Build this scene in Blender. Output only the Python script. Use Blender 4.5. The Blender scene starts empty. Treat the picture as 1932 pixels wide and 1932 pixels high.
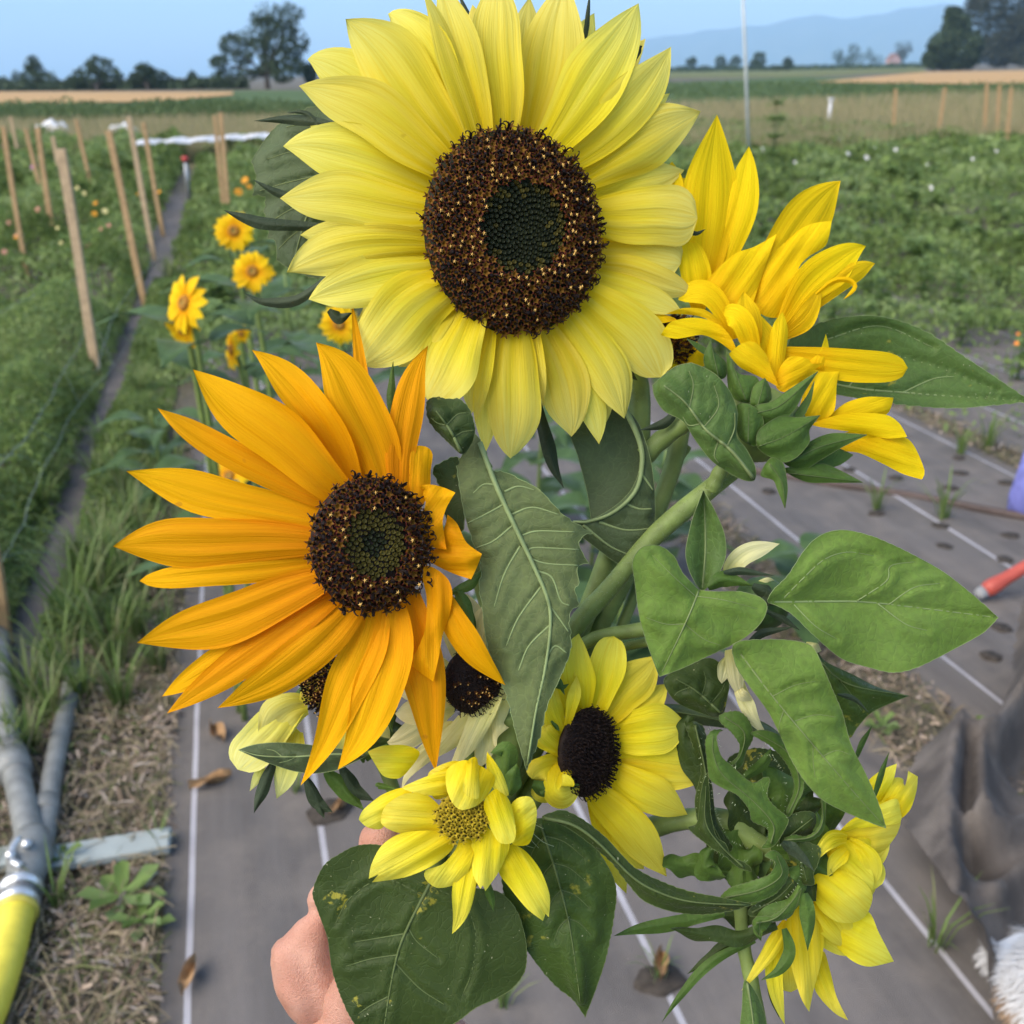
import bpy, math, random
import numpy as np
from mathutils import Vector, Matrix
from mathutils.geometry import delaunay_2d_cdt
random.seed(7); rng = np.random.default_rng(7)
S = bpy.context.scene; COL = S.collection

# ------------------------------------------------------------------ camera
TH, PH, CAMZ = math.radians(23.27), math.radians(1.03), 1.55
_f = np.array([0, math.cos(TH), -math.sin(TH)]); _r = np.array([1., 0, 0]); _u = np.array([0, math.sin(TH), math.cos(TH)])
FW = _f; RT = _r*math.cos(PH) - _u*math.sin(PH); UP = _u*math.cos(PH) + _r*math.sin(PH)
CAM = np.array([0, 0, CAMZ])
cd = bpy.data.cameras.new('camera'); cam = bpy.data.objects.new('camera', cd); COL.objects.link(cam)
cd.sensor_width = 36; cd.lens = 36; cd.clip_start = 0.02; cd.clip_end = 60000
cam.matrix_world = Matrix(((RT[0], UP[0], -FW[0], 0), (RT[1], UP[1], -FW[1], 0), (RT[2], UP[2], -FW[2], CAMZ), (0, 0, 0, 1)))
cd.dof.use_dof = True; cd.dof.focus_distance = 0.435; cd.dof.aperture_fstop = 15
S.camera = cam

# ------------------------------------------------------------------ sky, sun, exposure
SUN_EL, SUN_AZ = math.radians(43), math.radians(238)      # azimuth clockwise from +Y: behind and left of the camera
w = bpy.data.worlds.new('World'); S.world = w; w.use_nodes = True
nt = w.node_tree; bg = nt.nodes['Background']
sky = nt.nodes.new('ShaderNodeTexSky'); sky.sky_type = 'NISHITA'; sky.sun_disc = False
sky.sun_elevation = SUN_EL; sky.sun_rotation = SUN_AZ; sky.altitude = 300; sky.air_density = 1.0; sky.dust_density = 2.2; sky.ozone_density = 1.0
nt.links.new(sky.outputs[0], bg.inputs[0]); bg.inputs[1].default_value = 0.098
sd = bpy.data.lights.new('sun', 'SUN'); sun = bpy.data.objects.new('sun', sd); COL.objects.link(sun)
sd.energy = 1.5; sd.angle = math.radians(65); sd.color = (1, .90, .74)
sdir = Vector((math.sin(SUN_AZ)*math.cos(SUN_EL), math.cos(SUN_AZ)*math.cos(SUN_EL), math.sin(SUN_EL)))
sun.rotation_euler = sdir.to_track_quat('Z', 'Y').to_euler()
S.view_settings.view_transform = 'Standard'; S.view_settings.look = 'None'; S.view_settings.gamma = 1
S.view_settings.exposure = 1.78; S.view_settings.use_curve_mapping = False
S.render.engine = 'CYCLES'; S.cycles.use_denoising = True; S.cycles.max_bounces = 6; S.cycles.transparent_max_bounces = 8
S.cycles.volume_bounces = 1

# ------------------------------------------------------------------ measuring helpers (photograph measured on a 1932 px grid)
PW = 1932.0
def ray(px, py): return FW + RT*((px-966)/PW) - UP*((py-966)/PW)
def W(px, py, d): return CAM + ray(px, py)*d
def WA(a):   # array of (px,py,d)
    a = np.asarray(a, float)
    return CAM + (FW[None] + RT[None]*((a[:, 0:1]-966)/PW) - UP[None]*((a[:, 1:2]-966)/PW))*a[:, 2:3]
def G(px, py, h=0.0):
    v = ray(px, py); return CAM + v*((h-CAM[2])/v[2])
ROWD = np.array([-.247, .969, 0]); ROWN = np.array([.969, .247, 0])
def SL(s, l, z=0.0): return ROWN*s + ROWD*l + np.array([0, 0, z])
def T(ox, oy, k):
    return lambda pts: [(ox+k*p[0], oy+k*p[1]) + tuple(p[2:]) for p in pts]
R2 = T(511.1, 0, .33069); R3 = T(1150, 0, .40477); R4 = T(191.7, 575, .39683); R5 = T(766.7, 702.8, .33069)
R6 = T(1150, 638.9, .40477); R7 = T(383.3, 1213.9, .3968); R8 = T(1022.2, 1213.9, .3968); RC = T(1054.2, 191.7, .39672)
RL = T(415.3, 1150, .23149)

# ------------------------------------------------------------------ object helpers
def tag(o, label=None, cat=None, group=None, kind=None):
    if label: o['label'] = label
    if cat: o['category'] = cat
    if group: o['group'] = group
    if kind: o['kind'] = kind
    return o
def empty(name, loc, label=None, cat=None, group=None):
    o = bpy.data.objects.new(name, None); COL.objects.link(o); o.location = loc; o.empty_display_size = .05
    return tag(o, label, cat, group)
def wloc(o):
    v = Vector((0, 0, 0))
    while o is not None: v = v + o.location; o = o.parent
    return np.array(v)
def mesh(name, V, F, mats, parent=None, smooth=True, midx=None, uv=None, local=False):
    V = np.asarray(V, float).reshape(-1, 3)
    if parent is not None and not local: V = V - wloc(parent)[None]
    me = bpy.data.meshes.new(name)
    if isinstance(F, np.ndarray):
        nf, k = F.shape
        me.vertices.add(len(V)); me.vertices.foreach_set('co', V.astype(np.float32).ravel())
        me.loops.add(nf*k); me.loops.foreach_set('vertex_index', F.astype(np.int32).ravel())
        me.polygons.add(nf); me.polygons.foreach_set('loop_start', np.arange(0, nf*k, k, dtype=np.int32))
        me.update(calc_edges=True); me.validate()
    else:
        me.from_pydata(V.tolist(), [], F); me.update()
    for m in (mats if isinstance(mats, (list, tuple)) else [mats]): me.materials.append(m)
    n = len(me.polygons)
    if smooth: me.polygons.foreach_set('use_smooth', np.ones(n, bool))
    if midx is not None: me.polygons.foreach_set('material_index', np.asarray(midx, np.int32))
    if uv is not None:
        ul = me.uv_layers.new(name='UVMap'); li = np.zeros(len(me.loops), np.int32); me.loops.foreach_get('vertex_index', li)
        ul.data.foreach_set('uv', np.asarray(uv, np.float32)[li].ravel())
    o = bpy.data.objects.new(name, me); COL.objects.link(o)
    if parent is not None: o.parent = parent
    return o
class MB:
    def __init__(s): s.V = []; s.F = []; s.M = []; s.n = 0
    def add(s, V, F, m=0):
        V = np.asarray(V, float).reshape(-1, 3); s.V.append(V)
        s.F += [tuple(i+s.n for i in f) for f in F]; s.M += [m]*len(F); s.n += len(V)
    def build(s, name, mats, parent=None, smooth=True, local=False):
        return mesh(name, np.concatenate(s.V), s.F, mats, parent, smooth, s.M, local=local)
def unit(v):
    v = np.asarray(v, float); return v/(np.linalg.norm(v)+1e-12)
def tube_geo(P, R, n=8, cap=True):
    P = np.asarray(P, float); k = len(P); R = np.broadcast_to(np.asarray(R, float), (k,))
    t0 = unit(P[1]-P[0]); a = np.array([0, 0, 1.]) if abs(t0[2]) < .9 else np.array([1., 0, 0])
    x = unit(np.cross(t0, a)); V = []
    for i in range(k):
        t = unit(P[min(i+1, k-1)]-P[max(i-1, 0)]); x = unit(x - t*np.dot(x, t)); y = np.cross(t, x)
        for j in range(n):
            an = 2*math.pi*j/n; V.append(P[i] + R[i]*(x*math.cos(an)+y*math.sin(an)))
    F = [(i*n+j, i*n+(j+1) % n, (i+1)*n+(j+1) % n, (i+1)*n+j) for i in range(k-1) for j in range(n)]
    if cap: F += [tuple(range(n-1, -1, -1)), tuple((k-1)*n+j for j in range(n))]
    return np.array(V), F
def tube(name, P, R, m, parent=None, n=8):
    V, F = tube_geo(P, R, n); return mesh(name, V, F, m, parent)
def spline(P, n):
    P = np.asarray(P, float); k = len(P)
    if k == 2: return P[0]+(P[1]-P[0])*np.linspace(0, 1, n)[:, None]
    out = []
    for q in np.linspace(0, k-1-1e-9, n):
        i = int(q); t = q-i
        p1, p2 = P[i], P[i+1]; p0 = P[i-1] if i > 0 else 2*p1-p2; p3 = P[i+2] if i+2 < k else 2*p2-p1
        out.append(.5*((2*p1)+(-p0+p2)*t+(2*p0-5*p1+4*p2-p3)*t*t+(-p0+3*p1-3*p2+p3)*t**3))
    return np.array(out)
def box_geo(c, s, ax=None):
    c = np.asarray(c, float); ax = np.eye(3) if ax is None else np.asarray(ax, float)
    V = [c + ax[0]*sx*s[0]/2 + ax[1]*sy*s[1]/2 + ax[2]*sz*s[2]/2 for sx in (-1, 1) for sy in (-1, 1) for sz in (-1, 1)]
    return np.array(V), [(0, 1, 3, 2), (4, 6, 7, 5), (0, 4, 5, 1), (2, 3, 7, 6), (0, 2, 6, 4), (1, 5, 7, 3)]

# ------------------------------------------------------------------ materials
MATS = {}
class NT:
    def __init__(s, name):
        s.m = bpy.data.materials.new(name); s.m.use_nodes = True; s.t = s.m.node_tree; s.b = s.t.nodes['Principled BSDF']; s.out = s.t.nodes['Material Output']; MATS[name] = s.m
    def n(s, typ, **kw):
        x = s.t.nodes.new('ShaderNode'+typ)
        for k, v in kw.items():
            if k.startswith('i_'): x.inputs[int(k[2:])].default_value = v
            else: setattr(x, k, v)
        return x
    def l(s, a, b): s.t.links.new(a, b)
    def ramp(s, fac, stops):
        r = s.n('ValToRGB'); e = r.color_ramp.elements
        while len(e) < len(stops): e.new(.5)
        for q, (p, c) in zip(e, stops): q.position = p; q.color = tuple(c)+(1,) if len(c) == 3 else c
        s.l(fac, r.inputs[0]); return r.outputs[0]
    def noise(s, vec, scale, detail=4, rough=.55):
        x = s.n('TexNoise'); x.inputs['Scale'].default_value = scale; x.inputs['Detail'].default_value = detail; x.inputs['Roughness'].default_value = rough
        if vec is not None: s.l(vec, x.inputs['Vector'])
        return x.outputs['Fac']
    def mapping(s, vec, scale):
        x = s.n('Mapping'); x.inputs['Scale'].default_value = scale; s.l(vec, x.inputs['Vector']); return x.outputs[0]
    def mix(s, fac, a, b, mode='MIX'):
        x = s.n('Mix', data_type='RGBA', blend_type=mode)
        for v, i in ((fac, 0), (a, 6), (b, 7)):
            if hasattr(v, 'is_linked') or hasattr(v, 'links'): s.l(v, x.inputs[i])
            else: x.inputs[i].default_value = (tuple(v)+(1,) if (i > 0 and len(v) == 3) else v)
        return x.outputs[2]
    def math(s, op, a, b=0.0, c=None):
        x = s.n('Math', operation=op)
        for i, v in enumerate((a, b) if c is None else (a, b, c)):
            if hasattr(v, 'links'): s.l(v, x.inputs[i])
            else: x.inputs[i].default_value = v
        return x.outputs[0]
    def bump(s, h, strength=.3, dist=.001):
        x = s.n('Bump'); x.inputs['Strength'].default_value = strength; x.inputs['Distance'].default_value = dist
        s.l(h, x.inputs['Height']); s.l(x.outputs[0], s.b.inputs['Normal']); return x
    def translucent(s, col, fac, nrm=None):
        tr = s.n('BsdfTranslucent'); s.l(col, tr.inputs[0]); mx = s.n('MixShader'); mx.inputs[0].default_value = fac
        if nrm is not None: s.l(nrm.outputs[0], tr.inputs['Normal'])
        s.l(s.b.outputs[0], mx.inputs[1]); s.l(tr.outputs[0], mx.inputs[2]); s.l(mx.outputs[0], s.out.inputs[0])
ORD = ['first', 'second', 'third', 'fourth', 'fifth', 'sixth', 'seventh', 'eighth', 'ninth', 'tenth', 'eleventh', 'twelfth', 'thirteenth', 'fourteenth', 'fifteenth', 'sixteenth', 'seventeenth', 'eighteenth', 'nineteenth', 'twentieth', 'twenty first', 'twenty second']
def coords(g, kind='Object'):
    return g.n('TexCoord').outputs[kind]
def plain(name, col, rough=.6, var=.15, scale=40., metal=0., bump=0., spec=.3):
    g = NT(name); v = coords(g); nz = g.noise(v, scale, 5)
    c = g.ramp(nz, [(.3, [x*(1-var) for x in col]), (.7, [min(1, x*(1+var)) for x in col])])
    g.l(c, g.b.inputs['Base Color']); g.b.inputs['Roughness'].default_value = rough; g.b.inputs['Metallic'].default_value = metal
    g.b.inputs['Specular IOR Level'].default_value = spec
    if bump: g.bump(nz, bump, .002)
    return g.m
def petal_mat(name, base, mid, tip, tr=.3):
    g = NT(name); uv = coords(g, 'UV'); sp = g.n('SeparateXYZ'); g.l(uv, sp.inputs[0])
    c = g.ramp(sp.outputs[0], [(.08, base), (.42, mid), (.85, tip)])
    st = g.noise(g.mapping(uv, (1.6, 26, 1)), 1.0, 5, .6)            # fine veins running along the petal
    st2 = g.noise(g.mapping(uv, (.8, 7, 1)), 1.0, 3, .5)
    oi = g.n('ObjectInfo')
    c = g.mix(g.math('MULTIPLY', g.ramp(st, [(.36, (1, 1, 1)), (.56, (0, 0, 0))]), .45), c, [base[0]*.95, base[1]*.93, base[2]*.8])
    c2 = g.mix(g.math('MULTIPLY', g.ramp(st2, [(.45, (0, 0, 0)), (.75, (1, 1, 1))]), .35), c, tip)
    hv = g.n('HueSaturation'); g.l(c2, hv.inputs['Color']); g.l(g.math('MULTIPLY_ADD', oi.outputs['Random'], .014, .493), hv.inputs['Hue'])
    g.l(g.math('MULTIPLY_ADD', oi.outputs['Random'], .12, .92), hv.inputs['Value'])
    sk = g.ramp(g.noise(coords(g), 75, 2), [(.755, (0, 0, 0)), (.78, (1, 1, 1))])
    col = g.mix(g.math('MULTIPLY', sk, .35), hv.outputs[0], (base[0]*.5, base[1]*.4, .02))
    g.l(col, g.b.inputs['Base Color']); g.b.inputs['Roughness'].default_value = .6; g.b.inputs['Specular IOR Level'].default_value = .08
    b = g.bump(g.math('ADD', g.math('MULTIPLY', st, .6), g.math('MULTIPLY', st2, 1.5)), .55, .0010)
    g.translucent(col, tr, b); return g.m
def leaf_mat(name, col, pale, tr=.16, vein=.35, rough=.55, spots=0.):
    g = NT(name); v = coords(g)
    n1 = g.noise(v, 26, 4); n2 = g.noise(v, 420, 3)
    c = g.ramp(n1, [(.3, [x*.82 for x in col]), (.72, pale)])
    vo = g.n('TexVoronoi', feature='DISTANCE_TO_EDGE'); vo.inputs['Scale'].default_value = 230; 
    nv = g.n('TexNoise'); nv.inputs['Scale'].default_value = 60; g.l(v, nv.inputs['Vector'])
    mx = g.mix(.02, v, nv.outputs['Color'], 'ADD'); g.l(mx, vo.inputs['Vector'])
    ed = g.ramp(vo.outputs['Distance'], [(.0, (1, 1, 1)), (.09, (0, 0, 0))])
    c = g.mix(g.math('MULTIPLY', ed, vein*.8), c, [min(1, x*1.25+.008) for x in pale])
    c = g.mix(.22, c, g.ramp(n2, [(.3, (0, 0, 0)), (.7, [min(1, x*1.9) for x in pale])]), 'OVERLAY')
    if spots:
        sp = g.ramp(g.math('MULTIPLY', g.noise(v, 34, 2), g.math('ADD', g.noise(v, 230, 3), .5)), [(.70-.05*spots, (0, 0, 0)), (.75, (1, 1, 1))])
        c = g.mix(g.math('MULTIPLY', sp, .8), c, (.30, .27, .03))
        dk = g.ramp(g.noise(v, 610, 1), [(.76, (0, 0, 0)), (.79, (1, 1, 1))])
        c = g.mix(g.math('MULTIPLY', dk, .7), c, (.34, .34, .2))
    g.l(c, g.b.inputs['Base Color']); g.b.inputs['Roughness'].default_value = rough; g.b.inputs['Specular IOR Level'].default_value = .22
    g.b.inputs['Sheen Weight'].default_value = .12; g.b.inputs['Sheen Roughness'].default_value = .4
    h = g.math('ADD', g.math('MULTIPLY', ed, -.5), g.math('MULTIPLY', n2, .9))
    b = g.bump(h, .34, .0006); g.translucent(c, tr, b); return g.m
def island_mat(name, cols, rough=.6, tr=.25, spec=.25, patch=False):
    g = NT(name); ge = g.n('NewGeometry'); k = len(cols)
    c = g.ramp(ge.outputs['Random Per Island'], [((i+.0)/max(1, k-1), q) for i, q in enumerate(cols)])
    pv = g.noise(ge.outputs['Position'], 1.1, 4, .6); c = g.mix(g.ramp(pv, [(.36, (1, 1, 1)), (.52, (0, 0, 0))]), c, [x*.72 for x in cols[0]]) if patch else c
    c = g.mix(g.math('MULTIPLY', g.ramp(pv, [(.52, (0, 0, 0)), (.7, (1, 1, 1))]), .7), c, [min(1, x*1.15) for x in cols[-1]]) if patch else c
    g.l(c, g.b.inputs['Base Color']); g.b.inputs['Roughness'].default_value = rough; g.b.inputs['Specular IOR Level'].default_value = spec
    if tr: g.translucent(c, tr)
    return g.m
M_lemon = petal_mat('lemon_petal', (.76, .56, .006), (.80, .68, .050), (.81, .73, .165), .44)
M_orange = petal_mat('orange_petal', (.76, .275, .002), (.82, .35, .002), (.84, .41, .003), .38)
M_gold = petal_mat('gold_petal', (.78, .44, .002), (.83, .57, .004), (.84, .62, .008), .40)
M_pale = petal_mat('pale_lemon_petal', (.68, .58, .04), (.72, .68, .15), (.73, .70, .26), .35)
M_cream = petal_mat('cream_petal', (.72, .66, .22), (.80, .74, .36), (.82, .75, .42), .35)
M_yellow = petal_mat('yellow_petal', (.76, .55, .005), (.81, .68, .024), (.83, .74, .09), .38)
L_under = leaf_mat('leaf_underside', (.105, .14, .048), (.145, .18, .068), .15, .3, .7)
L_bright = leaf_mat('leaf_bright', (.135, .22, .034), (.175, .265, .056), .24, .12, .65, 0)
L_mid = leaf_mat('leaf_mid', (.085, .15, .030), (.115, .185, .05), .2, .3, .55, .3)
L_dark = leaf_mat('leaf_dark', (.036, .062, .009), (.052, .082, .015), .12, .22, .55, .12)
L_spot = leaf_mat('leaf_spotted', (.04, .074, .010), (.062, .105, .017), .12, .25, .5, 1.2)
L_grey = leaf_mat('leaf_greygreen', (.06, .09, .035), (.095, .13, .055), .12, .3, .6)
M_bract = leaf_mat('bract_green', (.065, .125, .018), (.11, .185, .035), .22, .12, .55)
M_bractd = leaf_mat('bract_dark', (.025, .045, .018), (.055, .075, .04), .1, .2, .6)
M_vein = plain('vein_pale', (.185, .24, .095), .6, .12, 120)
M_veind = plain('vein_dull', (.15, .19, .07), .6, .15, 120); M_veink = plain('vein_dark', (.085, .115, .035), .6, .2, 120)
M_stem = plain('stem_green', (.155, .21, .055), .55, .25, 90, bump=.3)
M_stemd = plain('stem_dark', (.06, .11, .03), .55, .25, 90, bump=.3)
M_hair = plain('plant_hair', (.30, .35, .20), .7, .1, 50)
F_olive = plain('floret_olive', (.125, .058, .006), .6, .35, 400, spec=.12)
F_red = plain('floret_red', (.085, .013, .008), .55, .3, 400, spec=.12)
F_black = plain('anther_black', (.014, .009, .008), .5, .3, 400, spec=.12)
F_star = plain('stigma_yellow', (.66, .42, .12), .6, .1, 400)
F_green = plain('floret_bud', (.013, .016, .006), .55, .35, 300, spec=.12)
F_bud2 = plain('floret_bud_olive', (.055, .046, .009), .6, .4, 300, spec=.12)
F_brown = plain('withered_brown', (.020, .012, .009), .55, .4, 400, spec=.12)
F_ygreen = plain('floret_yellow', (.30, .215, .012), .6, .25, 300, spec=.12)
FM = [F_olive, F_red, F_black, F_star, F_green, F_bud2, F_brown, F_ygreen]

# ------------------------------------------------------------------ petals, leaves, discs
def prof(t, sh):
    t = np.asarray(t)
    b0, tm, e1, e2 = {'p': (.46, .50, 2.1, 1.08), 'b': (.46, .60, 2.6, .55), 'o': (.42, .48, 2.1, .9), 'n': (.55, .40, 1.6, 1.0), 't': (.38, .45, 1.5, 1.1), 'w': (.6, .5, 2.6, .7), 'v': (.82, .22, 1.25, 1.0)}[sh]
    up = b0+(1-b0)*np.sin(np.clip(t/tm, 0, 1)*math.pi/2)
    x = np.clip((t-tm)/(1-tm), 0, 1); dn = np.clip(1-x**e1, 0, 1)**e2
    return np.where(t < tm, up, dn)
def petal(root, mat, q, dfun, name='petal', nu=20, nv=11, ridges=True):
    bx, by, mx, my, tx, ty, wd, lay = q[:8]; bx, by = (bx+(dfun.c[0]-bx)*dfun.inn, by+(dfun.c[1]-by)*dfun.inn) if dfun.c else (bx, by); sh = q[8] if len(q) > 8 else 'p'
    opt = q[9] if len(q) > 9 else {}
    roll = opt.get('roll', random.uniform(-.30, .30)); cup = opt.get('cup', random.uniform(-.10, .12)); twist = opt.get('twist', random.uniform(-.25, .25))
    arch = opt.get('arch', random.uniform(.002, .006)); ruf = opt.get('ruf', random.uniform(.01, .045)); dt = opt.get('dt', 0.0); dm = opt.get('dm', 0.0)
    ph = random.uniform(0, 6.28)
    t = np.linspace(0, 1, nu); l0 = 2*(t-.5)*(t-1); l1 = -4*t*(t-1); l2 = 2*t*(t-.5)
    cx = bx*l0+mx*l1+tx*l2; cy = by*l0+my*l1+ty*l2
    dx = np.gradient(cx); dy = np.gradient(cy); ln = np.hypot(dx, dy)+1e-9; nx, ny = -dy/ln, dx/ln
    sk = random.uniform(-.05, .05)*wd*np.sin(t*6.28+ph)*np.sin(t*math.pi); cx = cx+nx*sk; cy = cy+ny*sk
    hw = prof(t, sh)*wd*.555*opt.get('k', getattr(dfun, 'kw', 1.))
    v = np.linspace(-1, 1, nv)
    w1_ = 1+.09*np.sin(t*random.uniform(5, 9)+ph)*np.sin(t*math.pi); w2_ = 1+.09*np.sin(t*random.uniform(5, 9)+ph*1.7)*np.sin(t*math.pi)
    TT, VV = np.meshgrid(t, v, indexing='ij')
    HW = hw[:, None]*np.where(VV > 0, w1_[:, None], w2_[:, None])
    rl = roll+twist*(TT-.3)*2
    PX = cx[:, None]+nx[:, None]*HW*VV*np.cos(rl); PY = cy[:, None]+ny[:, None]*HW*VV*np.cos(rl)
    mpp = .45/PW; D0 = dfun(cx, cy)[:, None]
    z = np.sin(rl)*HW*VV*mpp + cup*HW*VV**2*mpp*1.6
    if ridges: z = z + .038*wd*mpp*np.cos(VV*math.pi*random.uniform(1.9, 3.1)+ph*.2)*np.sin(np.clip(TT*1.15, 0, 1)*math.pi)**.7 + .006*wd*mpp*np.cos(VV*17+ph)*(1-TT)
    z = z + ruf*wd*mpp*np.sin(TT*8+ph+VV)*np.abs(VV)**2.5*2
    z = z - arch*np.sin(TT*math.pi) + dt*TT**1.5 + dm*np.sin(TT*math.pi) + .0025*lay + .002*(TT**3)*random.uniform(-1, 1.5)
    P = np.stack([PX, PY, D0+z], -1).reshape(-1, 3); V = WA(P)
    F = np.array([(i*nv+j, i*nv+j+1, (i+1)*nv+j+1, (i+1)*nv+j) for i in range(nu-1) for j in range(nv-1)])
    uv = np.stack([TT, VV*.5+.5+random.randint(0, 40)], -1).reshape(-1, 2)
    return mesh(name, V, F, mat, root, uv=uv)
def bract(root, pts, wd, d, mat=None, name='bract', sh='t', fold=.35, roll=0., nu=16, rag=0.):
    """strap with a keel: pts (px,py[,dd]) base to tip"""
    P = np.array([(p[0], p[1], p[2] if len(p) > 2 else 0.) for p in pts]); c = spline(P, nu); t = np.linspace(0, 1, nu)
    dx = np.gradient(c[:, 0]); dy = np.gradient(c[:, 1]); ln = np.hypot(dx, dy)+1e-9; nx, ny = -dy/ln, dx/ln
    nv = 7 if not rag else 11; v = np.linspace(-1, 1, nv); TT, VV = np.meshgrid(t, v, indexing='ij'); HW = (prof(t, sh)*wd*.52)[:, None]; mpp = .45/PW
    ph = random.uniform(0, 6)
    HW = HW*(1+.08*np.sin(TT*11+ph+VV*2)+rag*.30*np.sin(TT*(12+3*math.sin(ph))+ph*2+np.sign(VV)*1.7)*np.abs(VV))
    PX = c[:, 0:1]+nx[:, None]*HW*VV*math.cos(roll); PY = c[:, 1:2]+ny[:, None]*HW*VV*math.cos(roll)
    DD = d+c[:, 2:3]+np.abs(VV)*HW*fold*mpp*2 + math.sin(roll)*HW*VV*mpp + .10*wd*mpp*np.sin(TT*9+ph)*VV + rag*.30*wd*mpp*np.sin(TT*11+ph+2.2*np.sign(VV))*VV**2
    V = WA(np.stack([PX, PY, DD], -1).reshape(-1, 3))
    F = np.array([(i*nv+j, i*nv+j+1, (i+1)*nv+j+1, (i+1)*nv+j) for i in range(nu-1) for j in range(nv-1)])
    o = mesh(name, V, F, mat or M_bract, root)
    return o
def closed_curve(pts, step=5.0):
    P = np.array([(p[0], p[1], p[2] if len(p) > 2 else 0.) for p in pts]); k = len(P)
    corner = [len(p) > 3 and p[3] for p in pts]; out = []
    for i in range(k):
        p0, p1, p2, p3 = P[i-1], P[i], P[(i+1) % k], P[(i+2) % k]
        m1 = np.zeros(3) if corner[i] else (p2-p0)/2*.9; m2 = np.zeros(3) if corner[(i+1) % k] else (p3-p1)/2*.9
        n = max(2, int(np.hypot(*(p2-p1)[:2])/step))
        for t in np.arange(n)/n:
            out.append((2*t**3-3*t**2+1)*p1+(t**3-2*t**2+t)*m1+(-2*t**3+3*t**2)*p2+(t**3-t**2)*m2)
    return np.array(out)
def inside(poly, pts):
    x, y = pts[:, 0], pts[:, 1]; c = np.zeros(len(pts), bool); k = len(poly); j = k-1
    for i in range(k):
        xi, yi = poly[i, 0], poly[i, 1]; xj, yj = poly[j, 0], poly[j, 1]
        c ^= ((yi > y) != (yj > y)) & (x < (xj-xi)*(y-yi)/(yj-yi+1e-12)+xi); j = i
    return c
def leaf(root, outline, mid, veins, d, mat, slope=(0, 0), vb=-.006, ser=None, vmat=None, vr=.0006, mvein=None, name='leaf', label=None, step=5., crease=.0008, wav=.0022):
    """leaf blade: outline and veins measured, blade relief from the veins (they carry depth), edges wavy"""
    vmat = vmat or M_vein
    B = closed_curve(outline, step); cen = B[:, :2].mean(0)
    if ser:
        per, amp = ser; s = np.cumsum(np.r_[0, np.hypot(*np.diff(B[:, :2], axis=0).T)])
        tg = np.roll(B, -1, 0)-np.roll(B, 1, 0); nn = np.stack([tg[:, 1], -tg[:, 0]], 1); nn /= np.linalg.norm(nn, axis=1)[:, None]+1e-9
        if ((B[:, :2]-cen)*nn).sum() < 0: nn = -nn
        B[:, :2] += nn*((((s/per) % 1.0)-.5)*amp*(.6+.4*np.sin(s/37)))[:, None]
    ph = random.uniform(0, 6); sB = np.arange(len(B))*step
    B[:, 2] += wav*np.sin(sB/34+ph)*(.6+.4*np.sin(sB/90))
    mids = spline([(p[0], p[1], (p[2] if len(p) > 2 else vb)) for p in mid], 44) if mid else np.zeros((0, 3))
    vs = [spline([(p[0], p[1], (p[2] if len(p) > 2 else vb*.55)) for p in v], 24) for v in veins]
    ctrl = np.concatenate([B]+([mids] if mid else [])+vs)
    lo, hi = B[:, :2].min(0), B[:, :2].max(0); g = []
    st = step*1.5
    for i, y in enumerate(np.arange(lo[1], hi[1], st*.87)):
        for x in np.arange(lo[0]+(i % 2)*st/2, hi[0], st): g.append((x, y))
    g = np.array(g); g = g[inside(B, g)]
    if len(g):
        dm = np.sqrt(((g[:, None, :]-B[None, :, :2])**2).sum(-1)).min(1); g = g[dm > step*.6]
    vp = [q[:, :2] for q in (([mids] if mid else [])+vs)]
    if vp:
        vp = np.concatenate(vp); vp = vp[inside(B, vp)]; vp = vp[np.sqrt(((vp[:, None, :]-B[None, :, :2])**2).sum(-1)).min(1) > 2.]
        if len(g) and len(vp): g = np.concatenate([g[np.sqrt(((g[:, None, :]-vp[None])**2).sum(-1)).min(1) > 4.], vp])
    pts = [Vector((p[0], p[1])) for p in B[:, :2]]+[Vector(p) for p in g]
    r = delaunay_2d_cdt(pts, [(i, (i+1) % len(B)) for i in range(len(B))], [], 1, 1e-4)
    co = np.array([tuple(v) for v in r[0]]); tri = [tuple(f) for f in r[2]]
    def depth(q):
        dd = ((q[:, None, :]-ctrl[None, :, :2])**2).sum(-1)+9.; wt = dd**-1.6
        z = (wt*ctrl[None, :, 2]).sum(1)/wt.sum(1)
        if vs or mid:
            allv = np.concatenate(([mids] if mid else [])+vs); dv = np.sqrt(((q[:, None, :]-allv[None, :, :2])**2).sum(-1)).min(1)
            z = z + crease*np.exp(-(dv/5.0)**2) - crease*.8*np.exp(-((dv-12)/8.0)**2)
        return d + z + slope[0]*(q[:, 0]-cen[0]) + slope[1]*(q[:, 1]-cen[1])
    V = WA(np.c_[co, depth(co)])
    a, b, c = (V[i] for i in tri[0])
    if np.dot(np.cross(b-a, c-a), CAM-a) < 0: tri = [(f[0], f[2], f[1]) for f in tri]
    o = mesh(name, V, np.array(tri), mat, root)
    if label: o['label'] = label
    q = np.r_[B, B[:1]]; tube('leaf_margin', WA(np.c_[q[:, :2], depth(q[:, :2])]), .00015, mvein or vmat, o, 4)
    if mid:
        q = np.c_[mids[:, :2], depth(mids[:, :2])-.0002]; tube('midrib', WA(q), np.linspace(vr*1.5, vr*.5, len(q)), vmat, o, 6)
    if vs:
        for v in vs:
            q = np.c_[v[:, :2], depth(v[:, :2])-.00012]; tube('side_vein', WA(q), np.linspace(vr*.75, vr*.3, len(q)), vmat, o, 5)
    return o
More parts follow.
